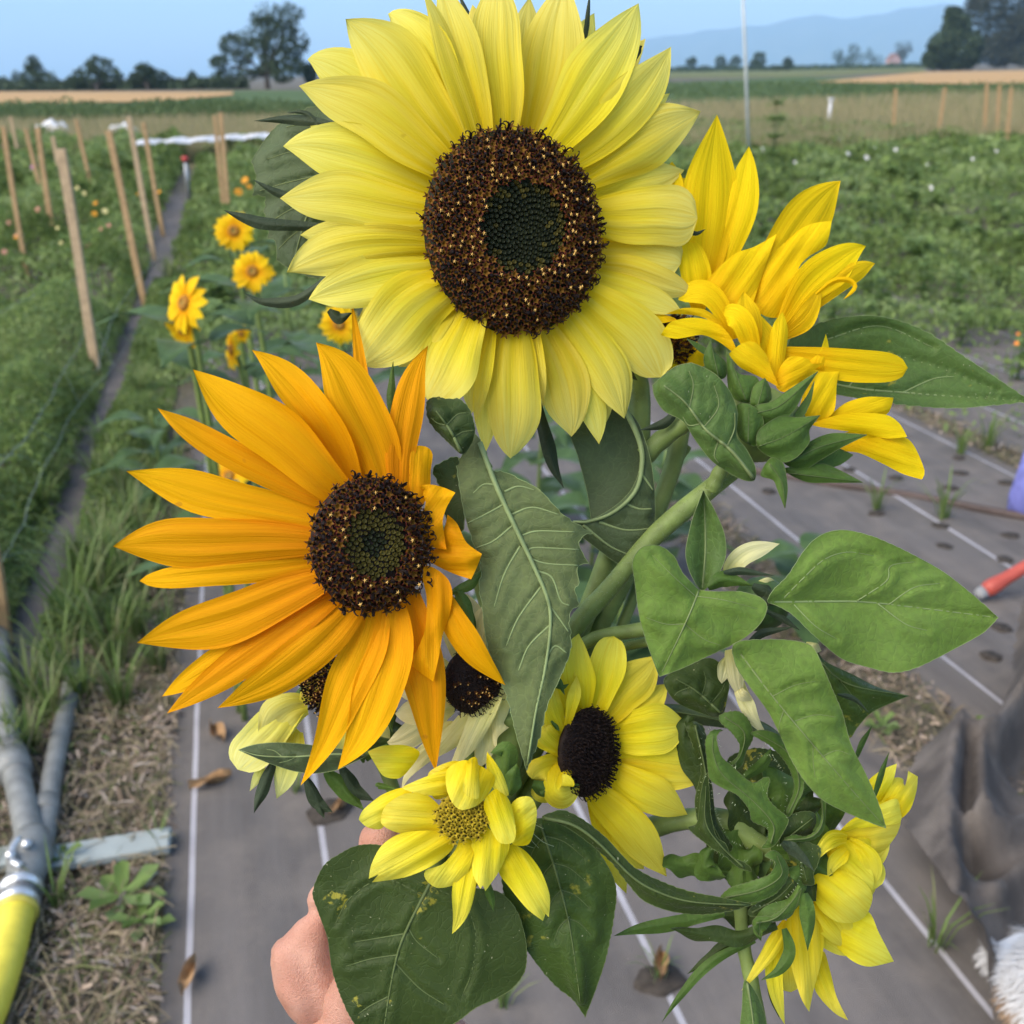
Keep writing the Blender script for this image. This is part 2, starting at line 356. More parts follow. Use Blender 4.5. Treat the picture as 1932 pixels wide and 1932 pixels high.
def ppatch(root, mat, outline, bt, dfun, lay=0, bow=.004, name='petal', step=4.5, wav=.0016, tipd=0.):
    """petal with a measured, irregular outline; bt = base and tip, relief = bowed across and pleated along"""
    B = closed_curve(outline, step); b = np.array(bt[0], float); t = np.array(bt[1], float); ax = (t-b)/np.linalg.norm(t-b); L = np.linalg.norm(t-b); nx = np.array([-ax[1], ax[0]])
    lo, hi = B[:, :2].min(0), B[:, :2].max(0); st = step*1.3
    g = np.array([(x, y) for i, y in enumerate(np.arange(lo[1], hi[1], st*.87)) for x in np.arange(lo[0]+(i % 2)*st/2, hi[0], st)]); g = g[inside(B, g)]
    if len(g): g = g[np.sqrt(((g[:, None, :]-B[None, :, :2])**2).sum(-1)).min(1) > step*.6]
    pts = [Vector((p[0], p[1])) for p in B[:, :2]]+[Vector(p) for p in g]
    r = delaunay_2d_cdt(pts, [(i, (i+1) % len(B)) for i in range(len(B))], [], 1, 1e-4); co = np.array([tuple(v) for v in r[0]]); tri = [tuple(f) for f in r[2]]
    u = ((co-b)@ax)/L; q = (co-b)@nx; wd = max(8., (B[:, :2]-b).dot(nx).max()-(B[:, :2]-b).dot(nx).min()); qm = ((B[:, :2]-b).dot(nx).max()+(B[:, :2]-b).dot(nx).min())/2; v = (q-qm)/(wd/2); mpp = .45/PW; ph = random.uniform(0, 6)
    db = np.sqrt(((co[:, None, :]-B[None, :, :2])**2).sum(-1)).min(1); sB = np.arange(len(B)); wB = np.sin(sB*step/21+ph); near = ((co[:, None, :]-B[None, :, :2])**2).sum(-1).argmin(1)
    z = -.6*bow*(1-np.exp(-db/(wd*.38))) + .035*wd*mpp*np.cos(v*math.pi*random.uniform(1.8, 2.8)+ph*.2)*np.clip(np.sin(np.clip(u, 0, 1)*math.pi), 0, 1)**.6 + wav*np.exp(-db/(wd*.15))*wB[near] + .0025*lay + tipd*np.clip(u, 0, 1)**1.6
    if B[:, 2].any():
        dd = ((co[:, None, :]-B[None, :, :2])**2).sum(-1)+9.; wt = dd**-1.4; z = z+(wt*B[None, :, 2]).sum(1)/wt.sum(1)
    V = WA(np.c_[co, dfun(co[:, 0], co[:, 1])+z]); a, b_, c = (V[i] for i in tri[0])
    if np.dot(np.cross(b_-a, c-a), CAM-a) < 0: tri = [(f[0], f[2], f[1]) for f in tri]
    return mesh(name, V, np.array(tri), mat, root, uv=np.c_[np.clip(u, 0, 1), v*.5+.5+random.randint(0, 40)])
def autoveins(mid, L, Rr, n=5, ang=.75):
    """side veins leaving a midrib, L/R reach in px"""
    m = spline([(p[0], p[1]) for p in mid], 40); out = []
    for i in range(n):
        t = .08+.72*i/n; k = int(t*39); tg = unit(m[k+1]-m[k]); nr = np.array([-tg[1], tg[0]])
        for sgn, rc in ((1, L), (-1, Rr)):
            if rc <= 0: continue
            q = rc*(1-.75*t)*random.uniform(.85, 1.05); a = m[k]; 
            out.append([tuple(a), tuple(a+tg*q*.35+nr*sgn*q*.5), tuple(a+tg*q*(ang+.25)+nr*sgn*q*.92)])
    return out
def hooks(P, fr, sc, kind):
    """one floret at P with frame fr=(e1,e2,n): list of (V,F,mat)"""
    e1, e2, n = fr; out = []; loc = lambda a: P+(np.asarray(a)[:, 0:1]*e1+np.asarray(a)[:, 1:2]*e2+np.asarray(a)[:, 2:3]*n)*sc
    ra = random.uniform(0, 6.28); cs = lambda i, k=5: (math.cos(ra+2*math.pi*i/k), math.sin(ra+2*math.pi*i/k))
    if kind in ('bud', 'budo'):
        V = [(0, 0, .55)]+[(.36*cs(i, 6)[0], .36*cs(i, 6)[1], .24) for i in range(6)]+[(.52*cs(i, 6)[0], .52*cs(i, 6)[1], -.2) for i in range(6)]
        V[0] = (0, 0, .08)
        F = [(0, 1+i, 1+(i+1) % 6) for i in range(6)]+[(1+i, 7+i, 7+(i+1) % 6, 1+(i+1) % 6) for i in range(6)]
        out.append((loc(V), F, 4 if kind == 'bud' else 5))
    if kind in ('open', 'star', 'yel'):
        h = random.uniform(.5, .95)
        V = [(0, 0, h-.3)]; V += [(.30*cs(i)[0], .30*cs(i)[1], h) for i in range(5)]; V += [(.24*cs(i)[0], .24*cs(i)[1], -.3) for i in range(5)]
        F = [(0, 1+i, 1+(i+1) % 5) for i in range(5)]+[(1+i, 6+i, 6+(i+1) % 5, 1+(i+1) % 5) for i in range(5)]
        out.append((loc(V), F, 7 if kind == 'yel' else 0))
        lob = []; LF = []
        for i in range(5):
            a, b = cs(i), cs(i+1); m = cs(i+.5); b0 = len(lob)
            lob += [(.30*a[0], .30*a[1], h), (.30*b[0], .30*b[1], h), (.72*m[0], .72*m[1], h+.12), (.5*m[0], .5*m[1], h+.12)]
            LF += [(b0, b0+3, b0+1)]
        out.append((loc(lob), LF, 7 if kind == 'yel' else 0))
        out.append((loc(lob), [(i*4, i*4+2, i*4+3) for i in range(5)]+[(i*4+1, i*4+3, i*4+2) for i in range(5)], 7 if kind == 'yel' else 1))
    if kind in ('star', 'anther'):
        tl = np.array([random.uniform(-.35, .35), random.uniform(-.35, .35)]); h0, h1 = .3, random.uniform(1.3, 1.75)
        V = [(.24*cs(i)[0], .24*cs(i)[1], h0) for i in range(5)]+[(.21*cs(i)[0]+tl[0], .21*cs(i)[1]+tl[1], h1) for i in range(5)]
        out.append((loc(V), [(i, (i+1) % 5, 5+(i+1) % 5, 5+i) for i in range(5)]+[(5, 6, 7, 8, 9)], 2))
        if kind == 'star':
            V = [(tl[0], tl[1], h1+.30)]
            for i in range(5): V += [(tl[0]+.30*cs(i)[0], tl[1]+.30*cs(i)[1], h1+.12), (tl[0]+.10*cs(i+.5)[0], tl[1]+.10*cs(i+.5)[1], h1+.1)]
            out.append((loc(V), [(0, 1+i, 1+(i+1) % 10) for i in range(10)], 3))
    if kind == 'yel':
        V = [(0, 0, h+.05)]+[(.15*cs(i)[0], .15*cs(i)[1], h-.1) for i in range(5)]
        out.append((loc(V), [(0, 1+i, 1+(i+1) % 5) for i in range(5)], 2))
    if kind in ('curl', 'anther'):
        for s in ((1, -1) if kind == 'curl' else (1,)):
            an = ra+(0 if s == 1 else math.pi*random.uniform(.6, 1)); c, sn = math.cos(an), math.sin(an); R = random.uniform(.22, .36); h = random.uniform(.9, 1.5)
            path = [(0, 0, -.1), (.05*c, .05*sn, h*.6), (.08*c, .08*sn, h)]
            for q in np.linspace(.3, random.uniform(2.8, 4.2), 5): path.append(((.08+R*(1-math.cos(q)))*c, (.08+R*(1-math.cos(q)))*sn, h+R*math.sin(q)))
            V, F = tube_geo(loc(path), np.linspace(.13, .06, len(path))*sc, 4, False); out.append((V, F, 6 if random.random() < .5 else 2))
    return out
def disc(root, c, rx, ry, d0, n, dome, choose, scale=1.0, yaw=1, rot=0., mat=None, name='disc', dd=-.004, tilt=None):
    """flower disc: true circle of radius max(rx,ry) seen foreshortened; choose(rho,theta,px,py)->list of floret kinds"""
    big = max(rx, ry); mpp = d0/PW; Rm = big*mpp
    e1 = RT*(rx/big)*1.0+FW*yaw*math.sqrt(max(0, 1-(rx/big)**2)); e2 = -UP*(ry/big)+FW*(tilt if tilt is not None else 0)*math.sqrt(max(0, 1-(ry/big)**2))
    nn = unit(np.cross(e1, e2))
    if np.dot(nn, FW) > 0: nn = -nn
    O = W(c[0], c[1], d0+dd)
    hz = lambda r: dome*Rm*(1-r**2)-(.10*Rm*math.exp(-(r/.3)**2))
    MBb = MB(); rings = 10; seg = 28; V = [O+nn*hz(0)]
    for i in range(1, rings+1):
        r = i/rings*1.0; V += [O+(e1*math.cos(a)+e2*math.sin(a))*Rm*r+nn*(hz(r)-.0009) for a in np.arange(seg)*2*math.pi/seg]
    V += [O+(e1*math.cos(a)+e2*math.sin(a))*Rm*.9-nn*Rm*.22 for a in np.arange(seg)*2*math.pi/seg]
    F = [(0, 1+j, 1+(j+1) % seg) for j in range(seg)]+[(1+i*seg+j, 1+(i+1)*seg+j, 1+(i+1)*seg+(j+1) % seg, 1+i*seg+(j+1) % seg) for i in range(rings) for j in range(seg)]
    o = mesh(name, V, F, mat or F_brown, root); f = MB(); ga = math.pi*(3-math.sqrt(5))
    sc = Rm*math.sqrt(math.pi/n)*1.02*scale
    nb = int(n*1.9)
    for i, n_ in [(i, n) for i in range(n)]+[(i, nb) for i in range(int(nb*.4))]:
        r = math.sqrt((i+.5)/n_)*1.0; a = i*ga; p = O+(e1*math.cos(a)+e2*math.sin(a))*Rm*r+nn*hz(r)
        q = p-CAM; z = np.dot(q, FW); px, py = 966+PW*np.dot(q, RT)/z, 966-PW*np.dot(q, UP)/z
        er = unit(e1*math.cos(a)+e2*math.sin(a)); lean = .75*r**2*dome*2+.35*max(0, r-.85)/.15*.6; n2 = unit(nn+er*lean); e1b = unit(er-n2*np.dot(er, n2)); e2b = np.cross(n2, e1b)
        ks = choose(r, a, px, py)
        if (ks[0][:3] == 'bud') != (n_ == nb): continue
        for kd in ks:
            s2 = sc*(.74 if kd[:3] == 'bud' else 1.0)
            for (v, ff, m) in hooks(p, (e1b, e2b, n2), s2*random.uniform(.85, 1.15), kd): f.add(v, ff, m)
    fo = f.build('floret_mass', FM, o, smooth=False); fo['kind'] = 'stuff'
    return o
def stem(root, pts, r0, r1, mat=None, name='stem', hairs=0, hl=.003):
    P = spline([(p[0], p[1], p[2]) for p in pts], 28); Wp = WA(P); R = np.linspace(r0, r1, len(Wp))*(1+.05*np.sin(np.arange(len(Wp))*.9))
    o = tube(name, Wp, R, mat or M_stem, root, 12)
    if hairs:
        V = []; F = []
        for k in range(hairs):
            t = random.random()*(len(Wp)-1.001); i = int(t); p = Wp[i]+(Wp[i+1]-Wp[i])*(t-i); tg = unit(Wp[i+1]-Wp[i])
            a = rng.normal(size=3); a = unit(a-tg*np.dot(a, tg)); b = np.cross(tg, a); q = p+a*R[i]*.95; L = hl*random.uniform(.5, 1.2)
            V += [q+b*.00012, q-b*.00012, q+(a+tg*random.uniform(-.3, .3))*L]; F.append((3*k, 3*k+1, 3*k+2))
        h = mesh('stem_hair', V, F, M_hair, o, smooth=False); h['kind'] = 'stuff'
    return o
class plane:
    """depth of the flower's own plane: follows the disc's tilt inside the disc, flattens outside it"""
    def __init__(s, c, d0, sx=0., sy=0., rx=None, ry=None, yaw=0., inn=0.):
        s.k, s.d0, s.sx, s.sy, s.rx = c, d0, sx, sy, rx; s.c = c if inn else None; s.inn = inn
        s.kw = 1.
        if rx: b = max(rx, ry)/rx; s.kw = 1.; s.sd = d0/PW*yaw*math.sqrt(max(0, b*b-1))
    def __call__(s, x, y):
        dx = np.asarray(x)-s.k[0]; z = s.d0+s.sy*(np.asarray(y)-s.k[1])
        if s.rx: q = np.clip(dx, -s.rx*.9, s.rx*.9); return z+s.sd*q+s.sx*(dx-q)
        return z+s.sx*dx
BUN = (770, 1800, .475)      # where the hand closes round the stems

# ------------------------------------------------------------------ setting: ground, fields, ridge, haze
def ground_mat():
    g = NT('soil_and_dry_grass'); v = coords(g)
    a = g.noise(v, .6, 5); b = g.noise(v, 22, 6, .7); c2 = g.noise(v, 140, 3, .7)
    c = g.mix(a, (.115, .092, .068), (.075, .085, .035)); c = g.mix(b, c, (.15, .125, .095)); c = g.mix(g.math('MULTIPLY', c2, .6), c, (.05, .042, .032))
    g.l(c, g.b.inputs['Base Color']); g.b.inputs['Roughness'].default_value = .9; g.bump(g.math('ADD', b, c2), .8, .01); return g.m
def field_mat(name, c1, c2, sc=(.15, .5, 1)):
    g = NT(name); v = coords(g); n = g.noise(g.mapping(v, sc), 1., 5, .65); n2 = g.noise(v, 6, 4, .7)
    c = g.mix(g.ramp(n, [(.3, (0, 0, 0)), (.7, (1, 1, 1))]), c1, c2); c = g.mix(g.math('MULTIPLY', n2, .35), c, [x*.6 for x in c1])
    g.l(c, g.b.inputs['Base Color']); g.b.inputs['Roughness'].default_value = .95; g.b.inputs['Specular IOR Level'].default_value = .1; return g.m
def sheet(name, pts, m, kind='structure'):
    o = mesh(name, pts, [tuple(range(len(pts)))], m, smooth=False); o['kind'] = kind; return o
Rg = 14000.
sheet('ground', [(-Rg, -Rg, 0), (Rg, -Rg, 0), (Rg, Rg, 0), (-Rg, Rg, 0)], ground_mat())
def pxsheet(name, pts, m, z): return sheet(name, [tuple(G(x, y)+np.array([0, 0, z])) for x, y in pts], m)
M_wheat = field_mat('ripe_wheat', (.40, .25, .115), (.47, .31, .15), (.02, .35, 1)); M_grn = field_mat('green_crop', (.065, .105, .04), (.095, .14, .058), (.02, .2, 1))
M_mead = field_mat('dry_meadow', (.24, .20, .11), (.17, .17, .08), (.08, .3, 1)); M_farfield = field_mat('pale_field', (.16, .16, .07), (.12, .15, .06), (.005, .05, 1))
pxsheet('meadow', [(-500, 330), (-500, 213), (966, 195), (2500, 168), (2500, 300), (966, 310)], M_mead, .012)
pxsheet('green_field', [(-500, 222), (-500, 198), (400, 172), (966, 168), (1500, 146), (2500, 150), (2500, 190), (966, 202)], M_grn, .03)
pxsheet('wheat_field', [(-500, 206), (-500, 174), (440, 175), (440, 181), (300, 194)], M_wheat, .10)
pxsheet('wheat_field', [(1535, 157), (1740, 137), (2500, 124), (2500, 158), (1932, 162)], M_wheat, .10)
pxsheet('far_field', [(1000, 150), (1000, 137), (1745, 122), (1745, 136), (1500, 146)], M_farfield, .06)

def ridge():
    prof_px = [(-600, 175), (0, 168), (300, 158), (480, 148), (600, 128), (680, 112), (800, 100), (1000, 90), (1200, 74), (1300, 62), (1400, 52), (1452, 45), (1500, 33), (1535, 28), (1580, 37), (1620, 33), (1700, 16), (1790, 9), (1850, 18), (1932, 4), (2100, -22), (2300, -10), (2600, -40), (3000, 20)]
    V = []; F = []; xs = np.linspace(-560, 2950, 220); P = np.array(prof_px, float); R = [(8200., 0), (8900., .45), (9700., 1.), (10800, .3)]
    for x in xs:
        y = np.interp(x, P[:, 0], P[:, 1]) + 2.0*math.sin(x*.031)+1.4*math.sin(x*.083+1)
        v = ray(x, y); hd = v/np.hypot(v[0], v[1])
        for k, (rad, fr) in enumerate(R):
            top = max(5, hd[2]*9700+CAMZ); z = (top*fr*(1+.22*math.sin(x*.06+k*2)*(0 < k < 2)) if fr < 1 else top) if fr else -.6
            V.append((hd[0]*rad, hd[1]*rad, z))
    n = len(R)
    for i in range(len(xs)-1):
        for k in range(n-1): F.append((i*n+k, (i+1)*n+k, (i+1)*n+k+1, i*n+k+1))
    g = NT('wooded_slope'); v = coords(g); nz = g.noise(v, .004, 6, .6); g.l(g.ramp(nz, [(.35, (.03, .05, .03)), (.7, (.09, .10, .065))]), g.b.inputs['Base Color']); g.b.inputs['Roughness'].default_value = .95
    o = mesh('hills', V, F, g.m); o['kind'] = 'structure'
ridge()
def haze():
    hz = bpy.data.materials.new('haze_air'); hz.use_nodes = True; t = hz.node_tree; t.nodes.remove(t.nodes['Principled BSDF'])
    pv = t.nodes.new('ShaderNodeVolumePrincipled'); pv.inputs['Color'].default_value = (.46, .72, 1, 1); pv.inputs['Density'].default_value = 1.75e-4; pv.inputs['Anisotropy'].default_value = .0
    t.links.new(pv.outputs[0], t.nodes['Material Output'].inputs['Volume'])
    V, F = box_geo((0, 0, 449.), (29000, 29000, 902.)); o = mesh('haze', V, F, hz, smooth=False); o['kind'] = 'stuff'
haze()

# ------------------------------------------------------------------ woven ground fabric with marking lines
def fabric_mat(name, lines, base=(.130, .117, .109)):
    g = NT(name); uv = coords(g, 'UV'); sp = g.n('SeparateXYZ'); g.l(uv, sp.inputs[0]); v = coords(g)
    n1 = g.noise(g.mapping(uv, (14, 1.2, 1)), 1., 5, .6); n2 = g.noise(v, 7, 5, .6); n3 = g.noise(v, 260, 2)
    c = g.ramp(n1, [(.28, [x*.76 for x in base]), (.72, [x*1.26 for x in base])]); c = g.mix(g.ramp(n2, [(.45, (0, 0, 0)), (.75, (1, 1, 1))]), c, (.19, .165, .145))
    c = g.mix(g.math('MULTIPLY', n3, .3), c, [x*.5 for x in base])
    jit = g.noise(g.mapping(uv, (.2, 1.6, 1)), 1., 2)
    for s in lines:
        d = g.math('ABSOLUTE', g.math('SUBTRACT', g.math('MULTIPLY_ADD', jit, .012, sp.outputs[0]), s+.006)); wr = g.math('MULTIPLY', g.math('LESS_THAN', d, .0062), g.ramp(n2, [(.2, (.55, .55, .55)), (.55, (1, 1, 1))]))
        c = g.mix(g.math('MULTIPLY', wr, .85), c, (.42, .41, .44))
    g.l(c, g.b.inputs['Base Color']); g.b.inputs['Roughness'].default_value = .75; g.b.inputs['Specular IOR Level'].default_value = .18
    wv = g.n('TexWave', wave_type='BANDS'); wv.inputs['Scale'].default_value = 90; g.l(v, wv.inputs['Vector'])
    g.bump(g.math('ADD', g.math('ADD', n1, n2), g.math('MULTIPLY', wv.outputs['Fac'], .3)), .6, .004); return g.m
def fabric(s0, s1, l0, l1, lines, label, z=.006, wr=.0045, name='ground_fabric'):
    ns = max(6, int((s1-s0)/.045)); nl = int((l1-l0)/.06); V = []; uv = []
    for i in range(nl+1):
        l = l0+(l1-l0)*i/nl
        for j in range(ns+1):
            s = s0+(s1-s0)*j/ns + (.012*math.sin(l*3.1+s0*9) if j in (0, ns) else 0)
            h = wr*(math.sin(s*9+1.5*math.sin(l*1.3))*math.sin(l*2.1+s)+.6*math.sin(s*23+l*3)+1.6)*min(1, .35+min(j, ns-j)*.3)
            V.append(SL(s, l, z+h)); uv.append((s, l))
    F = [(i*(ns+1)+j, i*(ns+1)+j+1, (i+1)*(ns+1)+j+1, (i+1)*(ns+1)+j) for i in range(nl) for j in range(ns)]
    o = mesh(name, V, np.array(F), fabric_mat('fabric_%d' % int(s0*100), lines), uv=np.array(uv)); return tag(o, label, 'ground fabric', 'strips of woven ground fabric')
fabric(-.31, 1.40, .55, 9., [-.25, .025, .595, 1.125], 'wide grey woven ground fabric strip below the bouquet with four pale marking lines')
fabric(1.62, 3.0, .8, 12., [1.785, 2.345, 2.92], 'grey woven ground fabric strip with planting holes right of the mulch gap')
fabric(3.12, 4.7, 1.5, 14., [3.4, 3.95, 4.5], 'grey woven ground fabric strip beyond the dry grass gap at far right')
fabric(-.90, -.60, 2.3, 16., [], 'narrow bare grey fabric path between the staked bed and the sunflowers')
# mulch and dry litter
M_chip = island_mat('chip_brown', [(.10, .072, .05), (.24, .18, .13), (.36, .285, .22), (.15, .11, .08), (.44, .37, .31)], .9, 0)
M_straw = island_mat('straw', [(.20, .155, .09), (.30, .25, .16), (.13, .115, .06), (.09, .115, .035)], .85, .1)
def litter(name, area, n, Lr, wr, m, hmax=.03, flat=.35):
    """area: list of (s0,s1,l0,l1,weight)"""
    wts = np.array([a[4] for a in area]); k = rng.choice(len(area), n, p=wts/wts.sum()); A = np.array([a[:4] for a in area])[k]
    s = A[:, 0]+(A[:, 1]-A[:, 0])*rng.random(n); l = A[:, 2]+(A[:, 3]-A[:, 2])*rng.random(n)**1.3
    c = ROWN[None]*s[:, None]+ROWD[None]*l[:, None]; c[:, 2] = hmax*rng.random(n)**1.5+.004
    an = rng.random(n)*6.28; el = rng.normal(size=n)*flat; a = np.stack([np.cos(an)*np.cos(el), np.sin(an)*np.cos(el), np.abs(np.sin(el))], 1)
    b = np.stack([-np.sin(an), np.cos(an), rng.normal(size=n)*.5], 1); L = Lr[0]+(Lr[1]-Lr[0])*rng.random(n)**2; w_ = wr[0]+(wr[1]-wr[0])*rng.random(n)
    up = np.array([0, 0, 1.])[None]*(L*.12)[:, None]
    p = [c-a*L[:, None]/2-b*w_[:, None]/2, c-a*L[:, None]/2+b*w_[:, None]/2, c+b*w_[:, None]/2+up, c-b*w_[:, None]/2+up, c+a*L[:, None]/2+b*w_[:, None]/3, c+a*L[:, None]/2-b*w_[:, None]/3]
    V = np.stack(p, 1).reshape(-1, 3); base = (np.arange(n)*6)[:, None]; F = np.concatenate([base+np.array([[0, 1, 2, 3]]), base+np.array([[3, 2, 4, 5]])], 0)
    o = mesh(name, V, F, m, smooth=False); o['kind'] = 'stuff'; return o
MUL = [(-.62, -.30, .9, 2.6, 1.), (-1.3, -.62, .9, 2.6, 1.3), (-.62, -.30, 2.4, 5., .5), (1.37, 1.66, .9, 5, .9), (2.98, 3.14, 1.5, 7, .5)]
litter('wood_chip_mulch', MUL, 17000, (.008, .055), (.0025, .008), M_chip)
litter('straw_litter', MUL+[(-.62, -.3, 3, 7, .6), (2.98, 3.14, 2, 8, .5)], 15000, (.03, .13), (.0010, .0028), M_straw, .04)

# ------------------------------------------------------------------ vegetation helpers
def rand_axes(n, up=0.):
    a = rng.normal(size=(n, 3)); a[:, 2] += up; a /= np.linalg.norm(a, axis=1)[:, None]
    b = rng.normal(size=(n, 3)); b -= a*(a*b).sum(1)[:, None]; b /= np.linalg.norm(b, axis=1)[:, None]; return a, b
def leafquads(c, L, w_, up=0., ab=None):
    n = len(c); a, b = ab or rand_axes(n, up); L = np.broadcast_to(L, (n,))[:, None]; w_ = np.broadcast_to(w_, (n,))[:, None]; nn = np.cross(a, b)
    V = np.stack([c-a*L*.5, c+b*w_*.5+nn*w_*.15, c+a*L*.5, c-b*w_*.5+nn*w_*.15], 1).reshape(-1, 3); F = (np.arange(n)*4)[:, None]+np.arange(4)[None]
    return V, F
GREENS = [(.13, .19, .05), (.175, .25, .07), (.20, .285, .08), (.24, .325, .11), (.165, .24, .09), (.27, .33, .15)]
M_fol = island_mat('bed_foliage', GREENS, .7, .42, .1, True)
M_fol2 = island_mat('plant_leaf', [(.12, .19, .05), (.165, .25, .07), (.21, .30, .10), (.15, .235, .085), (.24, .32, .13)], .65, .4, .12)
M_tree = island_mat('tree_leaf', [(.026, .046, .022), (.04, .066, .03), (.06, .09, .042), (.034, .056, .028)], .7, .15)
M_tree2 = island_mat('tree_leaf_brownish', [(.026, .034, .020), (.042, .05, .03), (.06, .066, .04), (.034, .042, .024)], .7, .15)
M_bark = plain('bark', (.055, .045, .036), .9, .3, 12, bump=.5)
M_grass = island_mat('grass_blade', [(.08, .13, .03), (.12, .19, .045), (.16, .23, .07), (.20, .21, .10)], .55, .3)
M_dry = island_mat('dry_grass', [(.38, .31, .18), (.31, .27, .145), (.46, .37, .22), (.24, .24, .11), (.20, .23, .095)], .8, .4)
M_hedge = island_mat('crop_leaf', [(.07, .11, .04), (.09, .135, .05), (.115, .165, .065)], .7, .3)
def px_cloud(name, n, x0, x1, ylo, yhi, h, m, px=5., asp=.5, pw=.8):
    """foliage sampled over a strip of ground measured in the photograph; h metres high"""
    x = x0+(x1-x0)*rng.random(n); y = np.interp(x, *zip(*yhi)); y = y+(np.interp(x, *zip(*ylo))-y)*rng.random(n)
    c = np.stack([G(a, b) for a, b in zip(x, y)]); d = np.linalg.norm(c-CAM[None], axis=1)
    hh = h*(.65+.35*np.sin(c[:, 0]*1.1+np.sin(c[:, 1]*.7)*2)*np.sin(c[:, 0]*.37+c[:, 1]*.5)); c[:, 2] += hh*rng.random(n)**pw
    L = d/PW*px*(.6+.8*rng.random(n)); V, F = leafquads(c, L, L*asp, .6); o = mesh(name, V, F, m, smooth=False); o['kind'] = 'stuff'; return o
def px_blades(name, n, x0, x1, ylo, yhi, h, m, px=1.3):
    x = x0+(x1-x0)*rng.random(n); y = np.interp(x, *zip(*yhi)); y = y+(np.interp(x, *zip(*ylo))-y)*rng.random(n)
    c = np.stack([G(a, b) for a, b in zip(x, y)]); d = np.linalg.norm(c-CAM[None], axis=1); an = rng.random(n)*6.28
    hh = h*(.5+.6*rng.random(n)); w_ = d/PW*px; b = np.stack([np.cos(an), np.sin(an), an*0], 1); ln = rng.normal(size=(n, 3))*.3; ln[:, 2] = 1
    V = np.stack([c-b*w_[:, None]/2, c+b*w_[:, None]/2, c+ln*hh[:, None]], 1).reshape(-1, 3); F = (np.arange(n)*3)[:, None]+np.arange(3)[None]
    o = mesh(name, V, F, m, smooth=False); o['kind'] = 'stuff'; return o
# far strips
px_cloud('field_crop', 9000, -80, 760, [(-80, 236), (600, 226), (760, 222)], [(-80, 213), (760, 204)], .75, M_hedge, 7, .6)
px_cloud('field_crop', 9000, 1180, 2010, [(1180, 200), (1600, 190), (2010, 178)], [(1180, 160), (1500, 158), (1750, 168), (2010, 164)], .5, M_hedge, 5, .5)
px_blades('meadow_grass', 26000, -80, 800, [(-80, 318), (800, 300)], [(-80, 236), (800, 220)], .42, M_dry)
px_blades('meadow_grass', 34000, 1180, 2010, [(1180, 300), (1600, 292), (2010, 262)], [(1180, 205), (2010, 172)], .45, M_dry)
# staked bed at left and growth beyond
def bed(name, s0, s1, l0, l1, n, h, m, L=.035, asp=.3, gap=None):
    u = rng.random(n); l = l0*(l1/l0)**u; s = s0+(s1-s0)*rng.random(n)*(1 if s1-s0 < 3 else 1)
    f = .55+.25*np.sin(s*5.1+np.sin(l*2.3))+.25*np.sin(l*3.4+s*2.2); z = h*f*(1-.55*rng.random(n)**2); z = np.where(rng.random(n) < .25, z*rng.random(n), z)
    edge = np.minimum(1, .45+np.minimum(np.abs(s-s0), np.abs(s1-s))*2.5); z *= edge
    c = ROWN[None]*s[:, None]+ROWD[None]*l[:, None]; c[:, 2] = np.maximum(z, .01); LL = L*(.6+.8*rng.random(n))*np.maximum(1, l/6)
    V, F = leafquads(c, LL, LL*asp, .5); o = mesh(name, V, F, m, smooth=False); o['kind'] = 'stuff'; return o
bed('flower_bed_foliage', -2.7, -.86, 2.6, 7.5, 70000, .46, M_fol, .042, .30)
bed('flower_bed_foliage', -5.2, -.86, 7, 26, 50000, .50, M_fol, .05, .32)
bed('flower_bed_foliage', -9, -4.2, 6, 30, 12000, .5, M_fol, .06, .3)
bed('low_weeds', -.60, 1.4, 5.6, 26, 30000, .34, M_fol, .045, .42)
bed('low_weeds', 1.6, 16, 6.6, 28, 70000, .28, M_fol, .05, .5)
bed('low_weeds', 1.5, 7, 5.0, 9, 26000, .22, M_fol, .045, .45)
bed('path_weeds', -.98, -.80, 3.0, 10, 8000, .24, M_fol, .045, .22)
bed('path_weeds', -.70, -.42, 2.9, 9, 15000, .24, M_fol, .045, .25)
bed('mulch_weeds', -1.2, -.34, 1.0, 2.9, 1500, .05, M_fol, .022, .3)
bed('creeping_weeds', 3.0, 9, 3.6, 7, 5000, .14, M_fol, .04, .5)

# ------------------------------------------------------------------ grass tufts, seedlings, row plants
def tuft_mesh(n, h, spread, m, wd=.004):
    f = MB()
    for k in range(n):
        an = random.uniform(0, 6.28); r = spread*random.random()*.3; H = h*random.uniform(.5, 1.1); out = random.uniform(.1, .75)*H
        b = np.array([math.cos(an)*r, math.sin(an)*r, 0]); dr = np.array([math.cos(an), math.sin(an), 0]); sd_ = np.array([-math.sin(an), math.cos(an), 0])
        V = []
        for t, wv in ((0, 1), (.4, .9), (.75, .6), (1, .05)):
            p = b+dr*out*t**1.8+np.array([0, 0, H*(t-.25*t**3)]); V += [p-sd_*wd*wv, p+sd_*wd*wv]
        f.add(V, [(0, 1, 3, 2), (2, 3, 5, 4), (4, 5, 7, 6)])
    me = f.build('grass_tuft', m); return me
def proto(o): d = o.data; bpy.data.objects.remove(o); return d
TUFTS = [proto(tuft_mesh(46, .30, .12, M_grass)) for _ in range(3)]+[proto(tuft_mesh(14, .16, .05, M_grass, .003))]
def put(name, me, loc, rz=0., sc=1., label=None, cat=None, group=None, tilt=0.):
    o = bpy.data.objects.new(name, me); COL.objects.link(o); o.location = loc; o.rotation_euler = (tilt, 0, rz); o.scale = (sc,)*3; return tag(o, label, cat, group)
